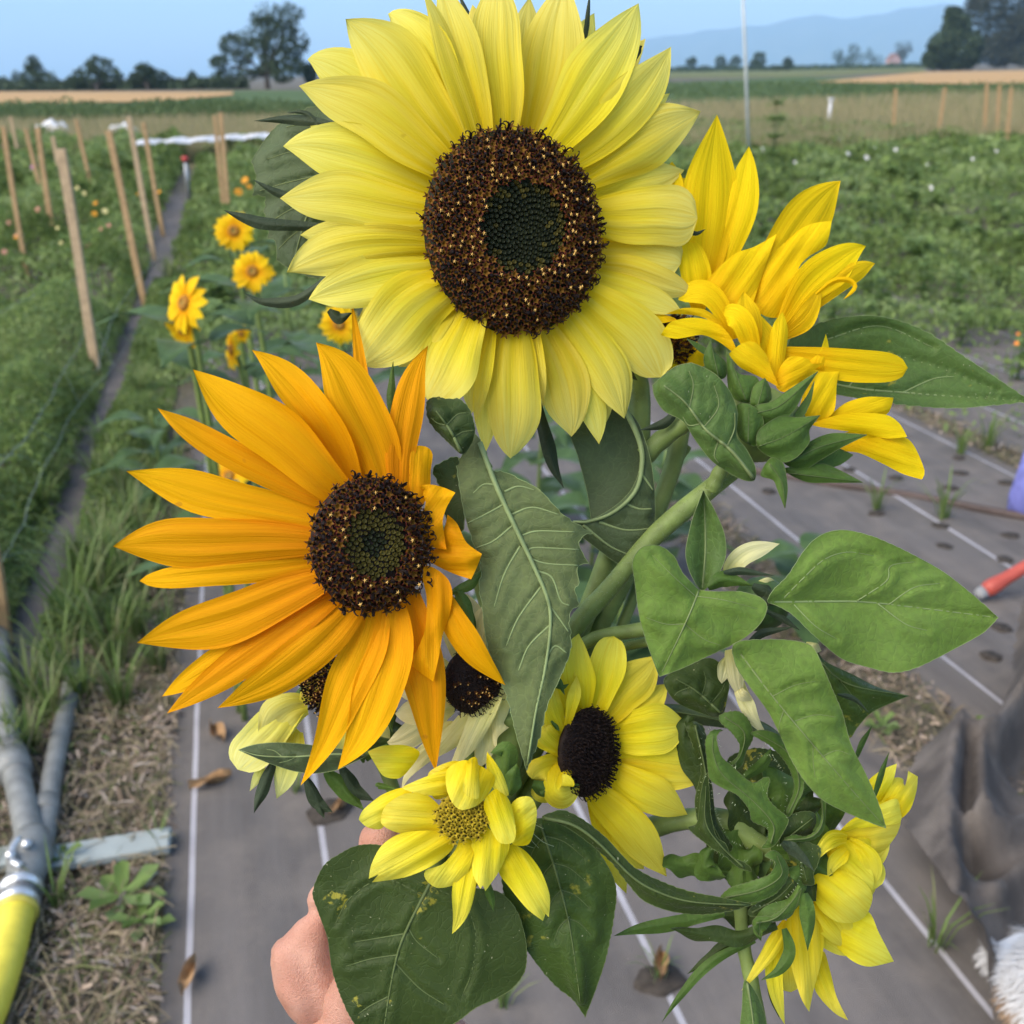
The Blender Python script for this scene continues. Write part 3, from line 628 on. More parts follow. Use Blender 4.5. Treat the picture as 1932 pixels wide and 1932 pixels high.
def place_tufts():
    pts = [(150, 1180, 1.25, 0), (190, 1120, 1.2, 1), (215, 1230, 1.1, 2), (120, 1260, 1., 0), (240, 1090, 1., 1), (260, 1180, .9, 2), (160, 1300, .8, 1), (100, 1340, .8, 2), (230, 1310, .8, 0), (300, 1240, .6, 1), (250, 990, 1., 2), (290, 930, .9, 0), (310, 1090, .8, 1), (330, 870, .9, 2), (60, 1400, .7, 0), (200, 1060, 1.1, 2), (280, 1040, .9, 0), (340, 990, .7, 1), (320, 1180, .6, 0), (60, 1300, .8, 1), (20, 1420, .7, 2)]
    for i, (x, y, s, k) in enumerate(sorted(pts, key=lambda p: p[1])):
        put('grass_tuft', TUFTS[k], G(x, y+25), random.uniform(0, 6), s, ORD[i]+' long grass clump counted from the far end of the path edge', 'grass', 'grass clumps left of the orange sunflower')
    for (x, y, s, lb) in [(1762, 1795, 1.0, 'small green grass tuft growing by the pale line beside the white dog'), (110, 1720, .9, 'thin grass tuft in the mulch above the yellow hose'), (1245, 1850, .7, 'faint grass tuft in the planting hole under the curly sunflower'), (1780, 985, 1.6, 'tall thin grass tuft in a planting hole below the brown tube'), (1655, 965, 1.3, 'bushy green weed in a planting hole by the brown tube'), (1810, 862, 1.2, 'small grass tuft in the farthest right planting hole'), (1860, 850, 1.5, 'grass tuft beside the blue cloth bag'), (950, 1905, .8, 'grass tuft on the fabric right of the round dark leaf'), (300, 1600, .6, 'sparse grass tuft at the left edge of the fabric'), (560, 1500, .7, 'faint grass blades by the hole near the pale lemon flower')]:
        put('grass_tuft', TUFTS[3], G(x, y), random.uniform(0, 6), s, lb, 'grass', 'small tufts on the ground fabric')
place_tufts()
def path_tufts():
    for k in range(26):
        side = k % 2; l = 3.3+6.5*random.random()**1.4; s = (-.62 if side else -.90)+random.uniform(-.07, .07)
        put('grass_tuft', TUFTS[k % 3], SL(s, l, .01), random.uniform(0, 6), random.uniform(.55, .95), 'loose grass clump hanging over the narrow fabric path', 'grass', 'grass clumps along the narrow path')
path_tufts()
def plant_mesh(h, n, L, asp, bush):
    f = MB()
    for k in range(random.randint(3, 5)):
        an = random.uniform(0, 6.28); sp = bush*random.random(); P = [np.zeros(3), np.array([math.cos(an)*sp*.5, math.sin(an)*sp*.5, h*.5]), np.array([math.cos(an)*sp, math.sin(an)*sp, h*random.uniform(.75, 1.)])]
        P = spline(P, 6); V, F = tube_geo(P, np.linspace(.004, .0015, 6), 4, False); f.add(V, F, 1)
        for j in range(n):
            t = .15+.85*(j+random.random())/n; p = P[min(5, int(t*5))]; q = random.uniform(0, 6.28); dr = np.array([math.cos(q), math.sin(q), random.uniform(-.2, .7)]); dr = unit(dr); sd_ = unit(np.cross(dr, [0, 0, 1])); up = np.cross(sd_, dr)
            l = L*random.uniform(.6, 1.15)*(1.15-.5*t); wd = l*asp
            f.add([p, p+dr*l*.4+sd_*wd/2+up*l*.1, p+dr*l-up*l*.12, p+dr*l*.4-sd_*wd/2+up*l*.1, p+dr*l*.5], [(0, 1, 4), (0, 4, 3), (1, 2, 4), (4, 2, 3)], 0)
    return proto(f.build('leafy_plant', [M_fol2, M_stemd]))
PLA = [plant_mesh(.34, 13, .10, .45, .10) for _ in range(4)]; PLB = [plant_mesh(.24, 12, .13, .65, .16) for _ in range(4)]
def rows():
    for s0, l0, l1, dl, kind, lb, gp in [(2.0, 4.9, 9, .33, 0, 'upright young leafy plant in the nearest green row at right', 'upright plants in the near rows'), (2.6, 4.7, 9, .33, 0, None, None), (3.4, 4.5, 9, .33, 0, None, None), (4.0, 4.4, 9, .33, 0, None, None), (4.6, 4.3, 9, .35, 0, None, None),
            (1.75, 7.5, 14, .42, 1, 'broad leafed green plant in the farther rows behind the golden sunflower', 'broad leafed plants in the far rows'), (2.5, 8, 15, .45, 1, None, None), (3.4, 8, 15, .45, 1, None, None), (4.3, 8, 15, .48, 1, None, None), (5.4, 6, 15, .45, 1, None, None), (6.5, 6.5, 15, .5, 1, None, None), (7.6, 8, 15, .55, 1, None, None), (8.8, 9, 16, .6, 1, None, None), (-.2, 6.2, 11, .4, 1, 'bushy green plant beside the fabric path behind the small sunflowers', 'bushy plants along the path'), (.5, 6.2, 12, .42, 1, None, None)]:
        if lb: cur = (lb, gp)
        l = l0
        while l < l1:
            if random.random() < .86:
                s = s0+random.uniform(-.12, .12); me = random.choice(PLB if kind else PLA)
                put('leafy_plant', me, SL(s, l, .01), random.uniform(0, 6), random.uniform(.75, 1.3), cur[0], 'plant', cur[1])
            l += dl*random.uniform(.8, 1.2)
rows()
tall = plant_mesh(.9, 26, .13, .5, .14)
for (x, y, lb, s) in [(1455, 330, 'tall dark green bushy plant standing right of the golden petals', 1.5), (1270, 300, 'dark green bushy plant between lemon petals and golden petals', 1.1)]: put('leafy_plant', tall, G(x, y), 1., s, lb, 'plant')

# ------------------------------------------------------------------ trees, house, posts, stakes
def tree(base, d, clumps, label, m=None, trunk=.35, n=900, ls=.55, group=None):
    """clumps: (px,py,rx,ry) crown masses measured at the tree's distance; trunk and limbs reach into them"""
    B = G(*base); d = np.dot(B-CAM, FW); k = d/PW; r = empty('tree', tuple(B), label, 'tree', group); VV = []; off = 0; FF = []
    Wd = [W(c[0], c[1], d+random.uniform(-.5, .5)*c[2]*k) for c in clumps]
    for c, P in zip(clumps, Wd):
        rx, ry = c[2]*k, c[3]*k; q = rng.normal(size=(n, 3)); q /= np.linalg.norm(q, axis=1)[:, None]; rad = rng.random(n)**.33
        sub = unit3(rng.normal(size=(14, 3)))*.72*np.array([rx, rx, ry]); pick = sub[rng.integers(0, 14, n)]
        q = np.where((rng.random(n) < .58)[:, None], pick+q*np.array([rx, rx, ry])*.34*rad[:, None], q*np.array([rx, rx, ry])*rad[:, None]*.85)
        c3 = P[None]+q; c3[:, 2] = np.maximum(c3[:, 2], .1); L = ls*(.6+.8*rng.random(n)); V, F = leafquads(c3, L, L*.7); VV.append(V); FF.append(F+off); off += len(V)
    mesh('crown', np.concatenate(VV), np.concatenate(FF), m or M_tree, r, smooth=False)
    f = MB(); top = np.mean(Wd, 0); fork = B+(top-B)*.38
    V, F = tube_geo(spline([B-np.array([0, 0, .2]), B+(fork-B)*.6, fork], 6), np.linspace(trunk, trunk*.65, 6), 8); f.add(V, F)
    f.build('trunk', M_bark, r)
    for P in Wd:
        tube('limb', spline([fork-(fork-B)*.1, (fork+P)/2+np.array([0, 0, .1*k*10]), P], 6), np.linspace(trunk*.5, trunk*.1, 6), M_bark, r, 6)
    return r
def unit3(a): return a/np.linalg.norm(a, axis=1)[:, None]
GT = 'trees along the left horizon'; GR = 'trees along the right horizon'
tree((20, 170), 0, [(5, 158, 22, 14), (36, 152, 16, 18)], 'lowest dark bushy tree at the far left of the horizon', n=420, ls=.4, group=GT)
tree((82, 171), 0, [(62, 124, 19, 20), (85, 150, 32, 20), (60, 150, 26, 18)], 'round topped dark tree at the left horizon above the wheat', n=600, ls=.4, group=GT)
tree((185, 171), 0, [(185, 124, 30, 20), (165, 148, 34, 22), (210, 146, 28, 22), (140, 155, 22, 12)], 'widest dark tree of the left horizon, broad dome', n=650, ls=.4, group=GT)
tree((280, 170), 0, [(272, 134, 22, 16), (296, 148, 30, 18), (256, 152, 16, 16)], 'low dark double domed tree left of the small pointed one', n=600, ls=.4, group=GT)
tree((363, 168), 0, [(363, 148, 12, 16), (346, 160, 18, 9), (385, 160, 18, 9)], 'small pointed dark tree between the domed trees and the tallest tree', n=420, ls=.35, group=GT)
tree((505, 168), 0, [(505, 26, 38, 24), (548, 30, 32, 26), (470, 72, 34, 20), (520, 74, 40, 26), (562, 78, 22, 34), (432, 86, 24, 22), (415, 120, 22, 18), (520, 112, 34, 22), (470, 138, 46, 16), (560, 126, 20, 18), (420, 148, 30, 14), (535, 140, 26, 18), (500, 52, 34, 22), (548, 95, 30, 22), (455, 108, 30, 18), (490, 88, 34, 20), (505, 130, 30, 16), (530, 50, 36, 22)], 'tallest loose crowned tree on the left with sky showing through', n=430, ls=.36, trunk=.4)
tree((590, 166), 0, [(585, 140, 16, 22), (600, 120, 14, 16)], 'dark tree half hidden behind the left lemon petals', n=500, ls=.4, group=GT)
tree((1305, 136), 0, [(1305, 117, 11, 11), (1290, 130, 20, 6), (1325, 130, 18, 6)], 'small round tree nearest the lemon petals on the right horizon', n=350, ls=.9, group=GR)
tree((1372, 134), 0, [(1360, 116, 12, 12), (1388, 117, 12, 12), (1372, 128, 22, 6)], 'pair of round tree crowns left of the thin pole', n=400, ls=.9, group=GR)
tree((1433, 134), 0, [(1433, 112, 15, 15), (1428, 122, 16, 10)], 'round dark tree just right of the thin pole', n=500, ls=.9, group=GR)
tree((1486, 134), 0, [(1486, 119, 11, 11), (1470, 128, 20, 5)], 'small round tree alone before the blue hills', n=350, ls=.9, group=GR)
tree((1582, 128), 0, [(1580, 106, 12, 15), (1596, 116, 16, 10)], 'left dark tree of the clump before the pink house', n=450, ls=1., group=GR)
tree((1612, 127), 0, [(1610, 96, 13, 14), (1618, 112, 16, 14)], 'tallest tree of the clump left of the pink house', n=450, ls=1., group=GR)
tree((1645, 126), 0, [(1640, 104, 11, 14), (1656, 112, 14, 10)], 'low tree at the right end of the clump by the pink house', n=400, ls=1., group=GR)
tree((1704, 126), 0, [(1704, 92, 19, 16), (1698, 108, 14, 14)], 'brownish round tree standing right of the pink house', M_tree2, n=520, ls=1., group=GR)
tree((1795, 133), 0, [(1802, 52, 30, 30), (1778, 86, 34, 30), (1815, 92, 38, 36), (1762, 112, 22, 20), (1798, 28, 18, 16), (1800, 118, 46, 16)], 'very dark green conical tree left of the huge brownish tree', n=3000, ls=.8, trunk=.5)
tree((1895, 128), 0, [(1862, 14, 42, 44), (1930, -10, 50, 50), (1885, 62, 56, 40), (1945, 60, 50, 50), (1880, 100, 44, 26), (1950, 105, 50, 22), (1990, 20, 60, 70)], 'huge brownish green tree cut by the upper right corner', M_tree2, n=3200, ls=.9, trunk=.6)
px_cloud('distant_hedge', 5000, -60, 470, [(-60, 173), (470, 168)], [(-60, 171), (470, 167)], 1.6, M_tree, 7, .7)
px_cloud('distant_hedge', 5000, 1180, 1760, [(1180, 139), (1760, 128)], [(1180, 137), (1760, 126)], 2.2, M_tree, 5, .7)
def house():
    B = G(1688, 126.5); d = np.dot(B-CAM, FW); k = d/PW; r = empty('house', tuple(B), 'small pink gabled house between the trees on the right horizon', 'house'); wd, dp, h = 18*k, 28*k, 13*k; b0 = B[None]
    pink = plain('pink_render', (.46, .30, .29), .9, .1, .3); roof = plain('roof_tile', (.20, .11, .09), .9, .2, 1.); gl = plain('dark_pane', (.03, .035, .045), .2)
    V = np.array([(-wd/2, 0, 0), (wd/2, 0, 0), (wd/2, dp, 0), (-wd/2, dp, 0), (-wd/2, 0, h), (wd/2, 0, h), (wd/2, dp, h), (-wd/2, dp, h), (0, 0, h*1.75), (0, dp, h*1.75)])
    mesh('wall', V+b0, [(0, 1, 5, 8, 4), (2, 3, 7, 9, 6), (1, 2, 6, 5), (3, 0, 4, 7)], pink, r, False)
    o = .06*wd; R_ = np.array([(-wd/2-o, -o, h*.93), (0, -o, h*1.8), (wd/2+o, -o, h*.93), (-wd/2-o, dp+o, h*.93), (0, dp+o, h*1.8), (wd/2+o, dp+o, h*.93)]); R2_ = np.r_[R_, R_+np.array([0, 0, .06*h])]
    mesh('roof', R2_+b0, [(0, 3, 4, 1), (1, 4, 5, 2), (6, 7, 10, 9), (7, 8, 11, 10), (0, 1, 7, 6), (1, 2, 8, 7), (3, 9, 10, 4), (4, 10, 11, 5), (0, 6, 9, 3), (2, 5, 11, 8)], roof, r, False)
    for x in (-.22, .22):
        V, F = box_geo(B+np.array([x*wd, -.02, h*.55]), (wd*.16, .12, h*.3)); mesh('window', V, F, gl, r, False)
house()
M_wood = plain('stake_wood', (.42, .27, .135), .8, .22, 30, bump=.3); M_woodl = plain('stake_wood_pale', (.46, .33, .20), .8, .2, 30, bump=.3)
def stake(top, base, h0, wd, label, m=None, group='wooden stakes of the left bed', cat='stake', name='wooden_stake'):
    P0 = G(base[0], base[1], h0); v = ray(*top); t = P0[1]/v[1]; P1 = CAM+v*t; P1[1] = P0[1]; ax = unit(P1-P0); P0 = P0-ax*(h0+.08)/max(.3, ax[2])
    if name != 'wooden_stake': return
    r = empty('wooden_stake', (P0[0], P0[1], max(0, P0[2])), label, cat, group); x = unit(np.cross([0, 1, 0.], ax)); y = np.cross(ax, x); f = MB()
    L = np.linalg.norm(P1-P0); n = 7; V = []
    for i in range(n):
        t = i/(n-1); wv = wd*(1+.05*math.sin(t*9+P0[0]*3)); c = P0+ax*L*t+x*.004*math.sin(t*5+P0[0]); th = wd*.6
        V += [c-x*wv/2-y*th/2, c+x*wv/2-y*th/2, c+x*wv/2+y*th/2, c-x*wv/2+y*th/2]
    V = np.array(V); V[-4:] += ax*np.array([[.004], [-.003], [.002], [-.002]])
    F = [(i*4+j, i*4+(j+1) % 4, i*4+4+(j+1) % 4, i*4+4+j) for i in range(n-1) for j in range(4)]+[(3, 2, 1, 0), tuple(4*(n-1)+j for j in range(4))]
    mesh('post', V, F, m or M_wood, r, False); return r
for a in [((5, 239), (42, 464), .3, .036, 'wooden stake crossing the magenta flowers at the far left', M_wood), ((20, 220), (37, 308), .2, .05, 'faint distant stake behind the magenta flowers', M_woodl), ((49, 243), (77, 361), .3, .045, 'left stake of the close pair above the pink blooms', M_wood), ((71, 241), (93, 398), .3, .05, 'right stake of the close pair above the pink blooms', M_wood),
          ((114, 282), (183, 700), .05, .046, 'thickest nearest wooden stake at the edge of the fabric path', M_woodl), ((100, 258), (113, 330), .3, .05, 'distant stake peeking above the nearest thick stake', M_woodl), ((144, 226), (169, 340), .25, .05, 'lone slanting stake between the white bundle and the second row', M_wood), ((204, 247), (274, 575), .02, .042, 'long orange brown stake with its foot on the grey path', M_wood),
          ((242, 221), (291, 484), .05, .042, 'stake in front of the pale stones beside the grey path', M_woodl), ((270, 231), (307, 438), .05, .04, 'yellowish stake at the left end of the white sheet', M_wood), ((415, 213), (430, 382), .25, .05, 'front stake of the two standing before the white sheet', M_wood), ((404, 218), (420, 372), .25, .04, 'rear stake of the two standing before the white sheet', M_wood),
          ((-26, 985), (14, 1226), .0, .036, 'orange brown stake foot at the left picture edge above the pipes', M_wood), ((838, 334), (846, 372), .1, .05, 'far stake tip hidden behind the lemon sunflower', M_wood)]:
    if a[0][0] != 838: stake(*a[:5], m=a[5])
for a in [((1783, 165), (1770, 262), 'left one of the thin far stakes in the dry meadow at right'), ((1862, 158), (1857, 256), 'middle one of the thin far stakes in the dry meadow at right'), ((1886, 160), (1880, 258), 'pale stake beside the middle far stake in the right meadow'), ((1908, 165), (1900, 268), 'right end stake of the far row in the dry meadow'), ((1690, 168), (1685, 262), 'faintest stake of the right meadow, nearest the golden sunflower')]:
    stake(a[0], a[1], .05, .06, a[2], M_wood, 'far stakes in the right meadow')
M_pole = plain('pole_grey', (.44, .47, .46), .5, .1, 8); M_white = plain('white_plastic', (.62, .62, .63), .5, .12, 14, bump=.3); M_grey = plain('grey_metal', (.30, .31, .32), .4, .15, 30, metal=.6)
def pole(top, base, r, label, name, m, cap=None):
    P0 = G(*base); v = ray(*top); P1 = CAM+v*(P0[1]/v[1]); e = empty(name, tuple(P0), label, 'post'); tube('shaft', [P0-[0, 0, .1], (P0+P1)/2, P1], [r, r*.9, r*.8], m, e, 10)
    V, F = tube_geo([P1-unit(P1-P0)*.05, P1+unit(P1-P0)*.012], [r*1.5, r*1.5], 10); mesh('cap', V, F, cap or m, e); return e
pole((1399, -70), (1414, 300), .030, 'tall thin grey pole rising out of the top of the picture', 'tall_pole', M_pole)
pole((1568, 186), (1563, 238), .05, 'short whitish post in the dry meadow at right', 'marker_post', M_white)
M_redp = plain('red_plastic', (.42, .055, .045), .5, .1, 20); 
pole((349, 297), (358, 384), .03, 'short grey post with a red top beside the white sheet', 'marker_post', M_grey, M_redp)
def mound(name, px, w_, h, label, m, cat, seed=0):
    c = G(*px); d = np.dot(c-CAM, FW); k = d/PW; V = []; F = []; nx, ny = 22, 10
    for j in range(ny+1):
        for i in range(nx+1):
            u, v = i/nx*2-1, j/ny*2-1; r2 = max(0, 1-u*u)*max(0, 1-v*v)
            V.append((c[0]+u*w_*k/2, c[1]+v*w_*k/3, h*k*r2**.6*(.75+.3*math.sin(u*7+seed)*math.cos(v*5+seed))+.01))
    F = [(j*(nx+1)+i, j*(nx+1)+i+1, (j+1)*(nx+1)+i+1, (j+1)*(nx+1)+i) for j in range(ny) for i in range(nx)]
    return tag(mesh(name, V, F, m), label, cat)
mound('fleece_bundle', (100, 252), 70, 26, 'crumpled pale white fleece bundle in the far left meadow', M_white, 'fleece', 1)
mound('fleece_bundle', (232, 254), 60, 22, 'smaller pale white heap right of the fleece bundle behind the stakes', M_white, 'fleece', 3)
def white_sheet():
    a, b = G(275, 314), G(560, 292); V = []; n = 40
    for i in range(n+1):
        p = a+(b-a)*i/n; q = np.array([0, 1., 0]); h = .47+.02*math.sin(i*.9)+.012*math.sin(i*2.3)
        V += [p-q*.42+[0, 0, h-.07], p-q*.3+[0, 0, h], p+q*.3+[0, 0, h-.02], p+q*.5+[0, 0, h-.08]]
    F = [(i*4+j, i*4+j+1, i*4+5+j, i*4+4+j) for i in range(n) for j in range(3)]
    tag(mesh('row_cover', V, F, M_white), 'long white row cover sheet lying across the bed behind the small sunflowers', 'sheet')
white_sheet()
# flowers dotted in the beds
def dots():
    for nm, c, lst, lb, gp in [('magenta', (.38, .10, .33), [(8, 276, 20), (30, 290, 16), (64, 314, 20), (72, 300, 14), (100, 318, 12)], 'magenta flower among the far left stakes', 'magenta flowers'), ('coral', (.46, .22, .16), [(60, 402, 18), (70, 396, 18), (18, 420, 16), (30, 445, 14), (167, 462, 14), (205, 425, 12), (8, 475, 16), (190, 432, 10)], 'coral pink flower in the staked bed', 'coral flowers in the left bed'),
                       ('pale_yellow', (.62, .56, .25), [(145, 355, 12), (158, 365, 14), (198, 398, 16), (108, 430, 10), (115, 458, 10)], 'pale yellow flower in the staked bed', 'pale yellow flowers in the left bed'), ('amber', (.72, .30, .01), [(178, 403, 14), (180, 383, 12), (257, 368, 14), (236, 360, 10), (300, 362, 10), (450, 362, 22), (462, 340, 20), (30, 448, 10), (470, 352, 14)], 'amber flower among the green bed plants', 'amber flowers in the left bed'),
                       ('white_bloom', (.66, .66, .66), [(1440, 282, 14), (1585, 262, 10), (1600, 290, 12), (1622, 286, 12), (1635, 297, 14), (1651, 280, 9), (1675, 272, 10), (1690, 282, 10), (1755, 355, 16), (1748, 312, 10), (1568, 352, 10), (1500, 306, 8), (1880, 285, 8), (1835, 300, 8)], 'small white flower in the green rows at right', 'white flowers at right'), ('orange_bloom', (.72, .22, .02), [(1918, 648, 12), (1921, 630, 9)], 'small orange flower at the right picture edge', 'orange flowers at the right edge')]:
        m = plain('bloom_'+nm, c, .6, .15, 60); ctr = plain('bloom_centre_'+nm, (.3, .2, .03), .7)
        for k_, (x, y, sz) in enumerate(sorted(lst)):
            hgt = .34 if x < 1000 else .22; P = G(x, y, hgt); d = np.dot(P-CAM, FW); r = .8*sz*d/PW/2; f = MB(); tl = unit(np.array([random.uniform(-.4, .4), -.8, .7])); e1 = unit(np.cross(tl, [0, 0, 1.])); e2 = np.cross(tl, e1)
            for k in range(8):
                a0 = k*math.pi/4; dr = e1*math.cos(a0)+e2*math.sin(a0); sd_ = np.cross(tl, dr); f.add([P, P+dr*r*.6+sd_*r*.32+tl*r*.1, P+dr*r, P+dr*r*.6-sd_*r*.32+tl*r*.1], [(0, 1, 2, 3)], 0)
            V, F = tube_geo([P-tl*r*.05, P+tl*r*.18, P+tl*r*.22], [r*.25, r*.2, r*.02], 8); f.add(V, F, 1)
            V, F = tube_geo([P*[1, 1, 0], P*[1, 1, .5], P-tl*r*.04], [.003, .003, .002], 4); f.add(V, F, 2)
            tag(f.build('flower', [m, ctr, M_stemd], smooth=False), ORD[k_]+' from the left, '+lb, 'flower', gp)
dots()
# twine netting over the left bed
def netting():
    e = empty('plant_netting', tuple(G(40, 900)), 'pale twine plant netting sagging over the left bed edge', 'netting'); tw = plain('twine', (.30, .36, .34), .7, .1, 60)
    for pts in [[(175, 600, .28), (120, 700, .3), (60, 810, .3), (0, 880, .32), (-40, 930, .32)], [(280, 590, .1), (215, 690, .08), (150, 760, .14), (85, 880, .16), (40, 990, .18), (0, 1060, .2), (-40, 1120, .2)], [(300, 480, .3), (250, 540, .3), (215, 600, .32), (180, 700, .30)], [(210, 500, .38), (140, 530, .4), (60, 560, .4), (-20, 600, .4)]]:
        tube('twine', spline([G(x, y, h) for x, y, h in pts], 30)+rng.normal(size=(30, 3))*.004, .0009, tw, e, 5)
    for pts in [[(85, 880, .16), (40, 860, .25), (-10, 860, .3)], [(40, 990, .18), (80, 1000, .08), (130, 1010, .05)], [(10, 1050, .2), (50, 1040, .1), (110, 1045, .03)], [(150, 760, .14), (120, 700, .3)], [(215, 690, .08), (175, 600, .28)], [(60, 810, .3), (110, 830, .15)]]:
        tube('twine', spline([G(x, y, h) for x, y, h in pts], 14), .0008, tw, e, 5)
netting()
# planting holes, brown tube, dead leaves
M_hole = plain('dark_soil', (.045, .037, .030), .95, .4, 60)
def hole(x, y, r, lb):
    c = G(x, y, .012); V = [c+[0, 0, .004]]; n = 18; wob = lambda a: 1+.12*math.sin(a*2+x)+.09*math.sin(a*5+y)
    for i in range(n): a = 2*math.pi*i/n; q = r*wob(a); V.append(c+np.array([math.cos(a)*q, math.sin(a)*q*.85, .007]))
    for i in range(n): a = 2*math.pi*i/n; q = r*1.12*wob(a); V.append(c+np.array([math.cos(a)*q, math.sin(a)*q*.85, .0005]))
    F = [(0, 1+i, 1+(i+1) % n) for i in range(n)]+[(1+i, 1+n+i, 1+n+(i+1) % n, 1+(i+1) % n) for i in range(n)]
    tag(mesh('planting_hole', V, F, M_hole), lb, 'planting hole', 'planting holes burned in the fabric')
for hi_, (x, y) in enumerate([(1723, 825), (1809, 866), (1811, 894), (1794, 922), (1690, 903), (1602, 888), (1653, 970), (1775, 994), (1782, 1033), (1905, 1012), (1896, 1058), (1900, 912), (1889, 1186), (1870, 1240), (1450, 928)]):
    hole(x, y, .028, ['hole just right of the golden petals', 'hole with the farthest right grass tuft', 'middle one of three stacked holes left of the blue bag', 'lowest one of three stacked holes just above the brown tube', 'hole right below the lowest golden petal', 'hole under the dark bract tip of the golden sunflower', 'hole with a bushy weed below the brown tube', 'hole with tall thin grass below the brown tube', 'hole nearest above the big bright right leaf', 'hole between the blue bag and the red handle', 'hole just above the red handle tip', 'hole at the left foot of the blue bag', 'hole just below the tip of the bright right leaf', 'hole above the crumpled sheet at the right edge', 'hole left of the brown tube by the hanging bract'][hi_].replace('hole', 'round dark planting hole', 1))
hole(622, 1532, .045, 'dark planting hole with a pale rim below the pale lemon flower'); hole(1245, 1850, .04, 'dark planting hole with a withered stalk under the curly sunflower')
t = tag(tube('drip_tube', spline([G(1380, 880, .02), G(1540, 908, .02), G(1640, 922, .02), G(1760, 942, .02), G(1860, 962, .02), G(1990, 985, .02)], 30), .016, plain('brown_tube', (.075, .052, .045), .5, .25, 9)), 'brown irrigation tube lying across the fabric strips at right', 'tube')
M_deadl = plain('dead_leaf', (.27, .16, .075), .8, .35, 60, bump=.4)
def dead_leaf(x, y, L, an, lb):
    c = G(x, y, .022); V = []; n, k = 9, 5; a = np.array([math.cos(an), math.sin(an), 0]); b = np.array([-a[1], a[0], 0])
    for i in range(n):
        t = i/(n-1); wv = L*.2*math.sin(math.pi*min(1, t*1.1+.03))
        for j in range(k):
            v = j/(k-1)*2-1; V.append(c+a*L*(t-.5)+b*wv*v+np.array([0, 0, .010*math.sin(t*7+v*2)+.018*abs(v)]))
    tag(mesh('dead_leaf', V, [(i*k+j, i*k+j+1, (i+1)*k+j+1, (i+1)*k+j) for i in range(n-1) for j in range(k-1)], M_deadl), lb, 'dead leaf', 'dead leaves on the fabric')
dead_leaf(398, 1478, .10, .5, 'curled brown dead leaf lying across the leftmost pale line'); dead_leaf(357, 1845, .08, 1.5, 'brown dead leaf at the bottom of the leftmost pale line'); dead_leaf(410, 1385, .09, 2.2, 'brown dead leaf just below the orange petals'); dead_leaf(640, 1525, .06, .9, 'pale tan dead leaf at the rim of the left planting hole'); dead_leaf(1247, 1822, .07, 1.4, 'pale withered stalk leaf standing in the hole under the curly sunflower')

# ------------------------------------------------------------------ irrigation pipes, plank, hose (lower left)
def px3(l): return [(x*.33855, 1277.8+y*.33855) for x, y in l]
M_galv = plain('galvanised', (.20, .205, .195), .5, .25, 25, metal=.15, bump=.2); M_chrome = plain('bright_ring', (.62, .63, .64), .3, .1, 60, metal=.7); M_hosey = plain('hose_yellow', (.66, .56, .06), .45, .12, 30)
def pipes():
    e = empty('irrigation_pipe', tuple(G(60, 1640)), 'weathered grey metal irrigation pipes joined in a valve at lower left', 'pipe'); g = lambda l, h: [G(x, y, h) for x, y in px3(l)]
    tube('pipe', spline(g([(-20, -380), (10, 0), (60, 400), (110, 620), (160, 860), (170, 960)], .06), 20), .030, M_galv, e, 14)
    tube('pipe', spline(g([(420, -60), (380, 150), (320, 400), (280, 620), (250, 860), (210, 1010), (190, 1060)], .04), 20), .024, M_galv, e, 14)
    tube('collar', g([(62, 440), (88, 540)], .06), .039, M_galv, e, 16); tube('collar', g([(262, 690), (255, 760)], .04), .029, M_galv, e, 16)
    tube('valve_body', spline(g([(185, 880), (170, 980), (150, 1080), (125, 1180)], .06), 8), [.034, .042, .046, .046, .042, .038, .036, .034], M_galv, e, 16)
    tube('clamp_ring', g([(118, 1175), (112, 1205)], .06), .043, M_chrome, e, 18); tube('clamp_ring', g([(102, 1255), (97, 1280)], .06), .041, M_chrome, e, 18); tube('coupling', g([(112, 1200), (98, 1275)], .06), .034, M_grey, e, 16)
    tube('lever', spline(g([(110, 900), (70, 960), (75, 1030), (120, 1050)], .10), 10), .008, M_chrome, e, 8)
    for x, y in ((150, 930), (60, 990)): tube('bolt', [G(*px3([(x, y)])[0], .09), G(*px3([(x, y)])[0], .115)], .011, M_chrome, e, 6)
    h = tag(tube('hose', spline(g([(98, 1270), (84, 1350), (30, 1560), (-60, 1830), (-160, 2050)], .06), 18), [.028]*2+[.034]*16, M_hosey, None, 16), 'bright yellow hose clamped to the grey pipe end at lower left', 'hose'); tube('hose_band', g([(92, 1300), (88, 1322)], .06), .0415, plain('hose_band_yellow', (.55, .46, .08), .4), h, 16)
    c = (G(*px3([(340, 1005)])[0], .03)+G(*px3([(830, 925)])[0], .03))/2; ax = unit(G(*px3([(830, 925)])[0])-G(*px3([(340, 1005)])[0])); V, F = box_geo(c, (.27, .068, .022), [ax, np.cross([0, 0, 1], ax), [0, 0, 1]])
    p = tag(mesh('plank', V, F, plain('pale_plank', (.30, .335, .325), .7, .12, 14, bump=.2), None, False), 'short pale bluish grey plank lying on the mulch by the pipes', 'plank'); bv = p.modifiers.new('bevel', 'BEVEL'); bv.width = .004
    c = (G(*px3([(-60, 1030)])[0], .02)+G(*px3([(40, 1010)])[0], .02))/2; V, F = box_geo(c, (.12, .06, .02), [ax, np.cross([0, 0, 1], ax), [0, 0, 1]]); tag(mesh('plank', V, F, MATS['pale_plank'], None, False), 'end of a pale plank showing left of the pipe valve', 'plank')
pipes()
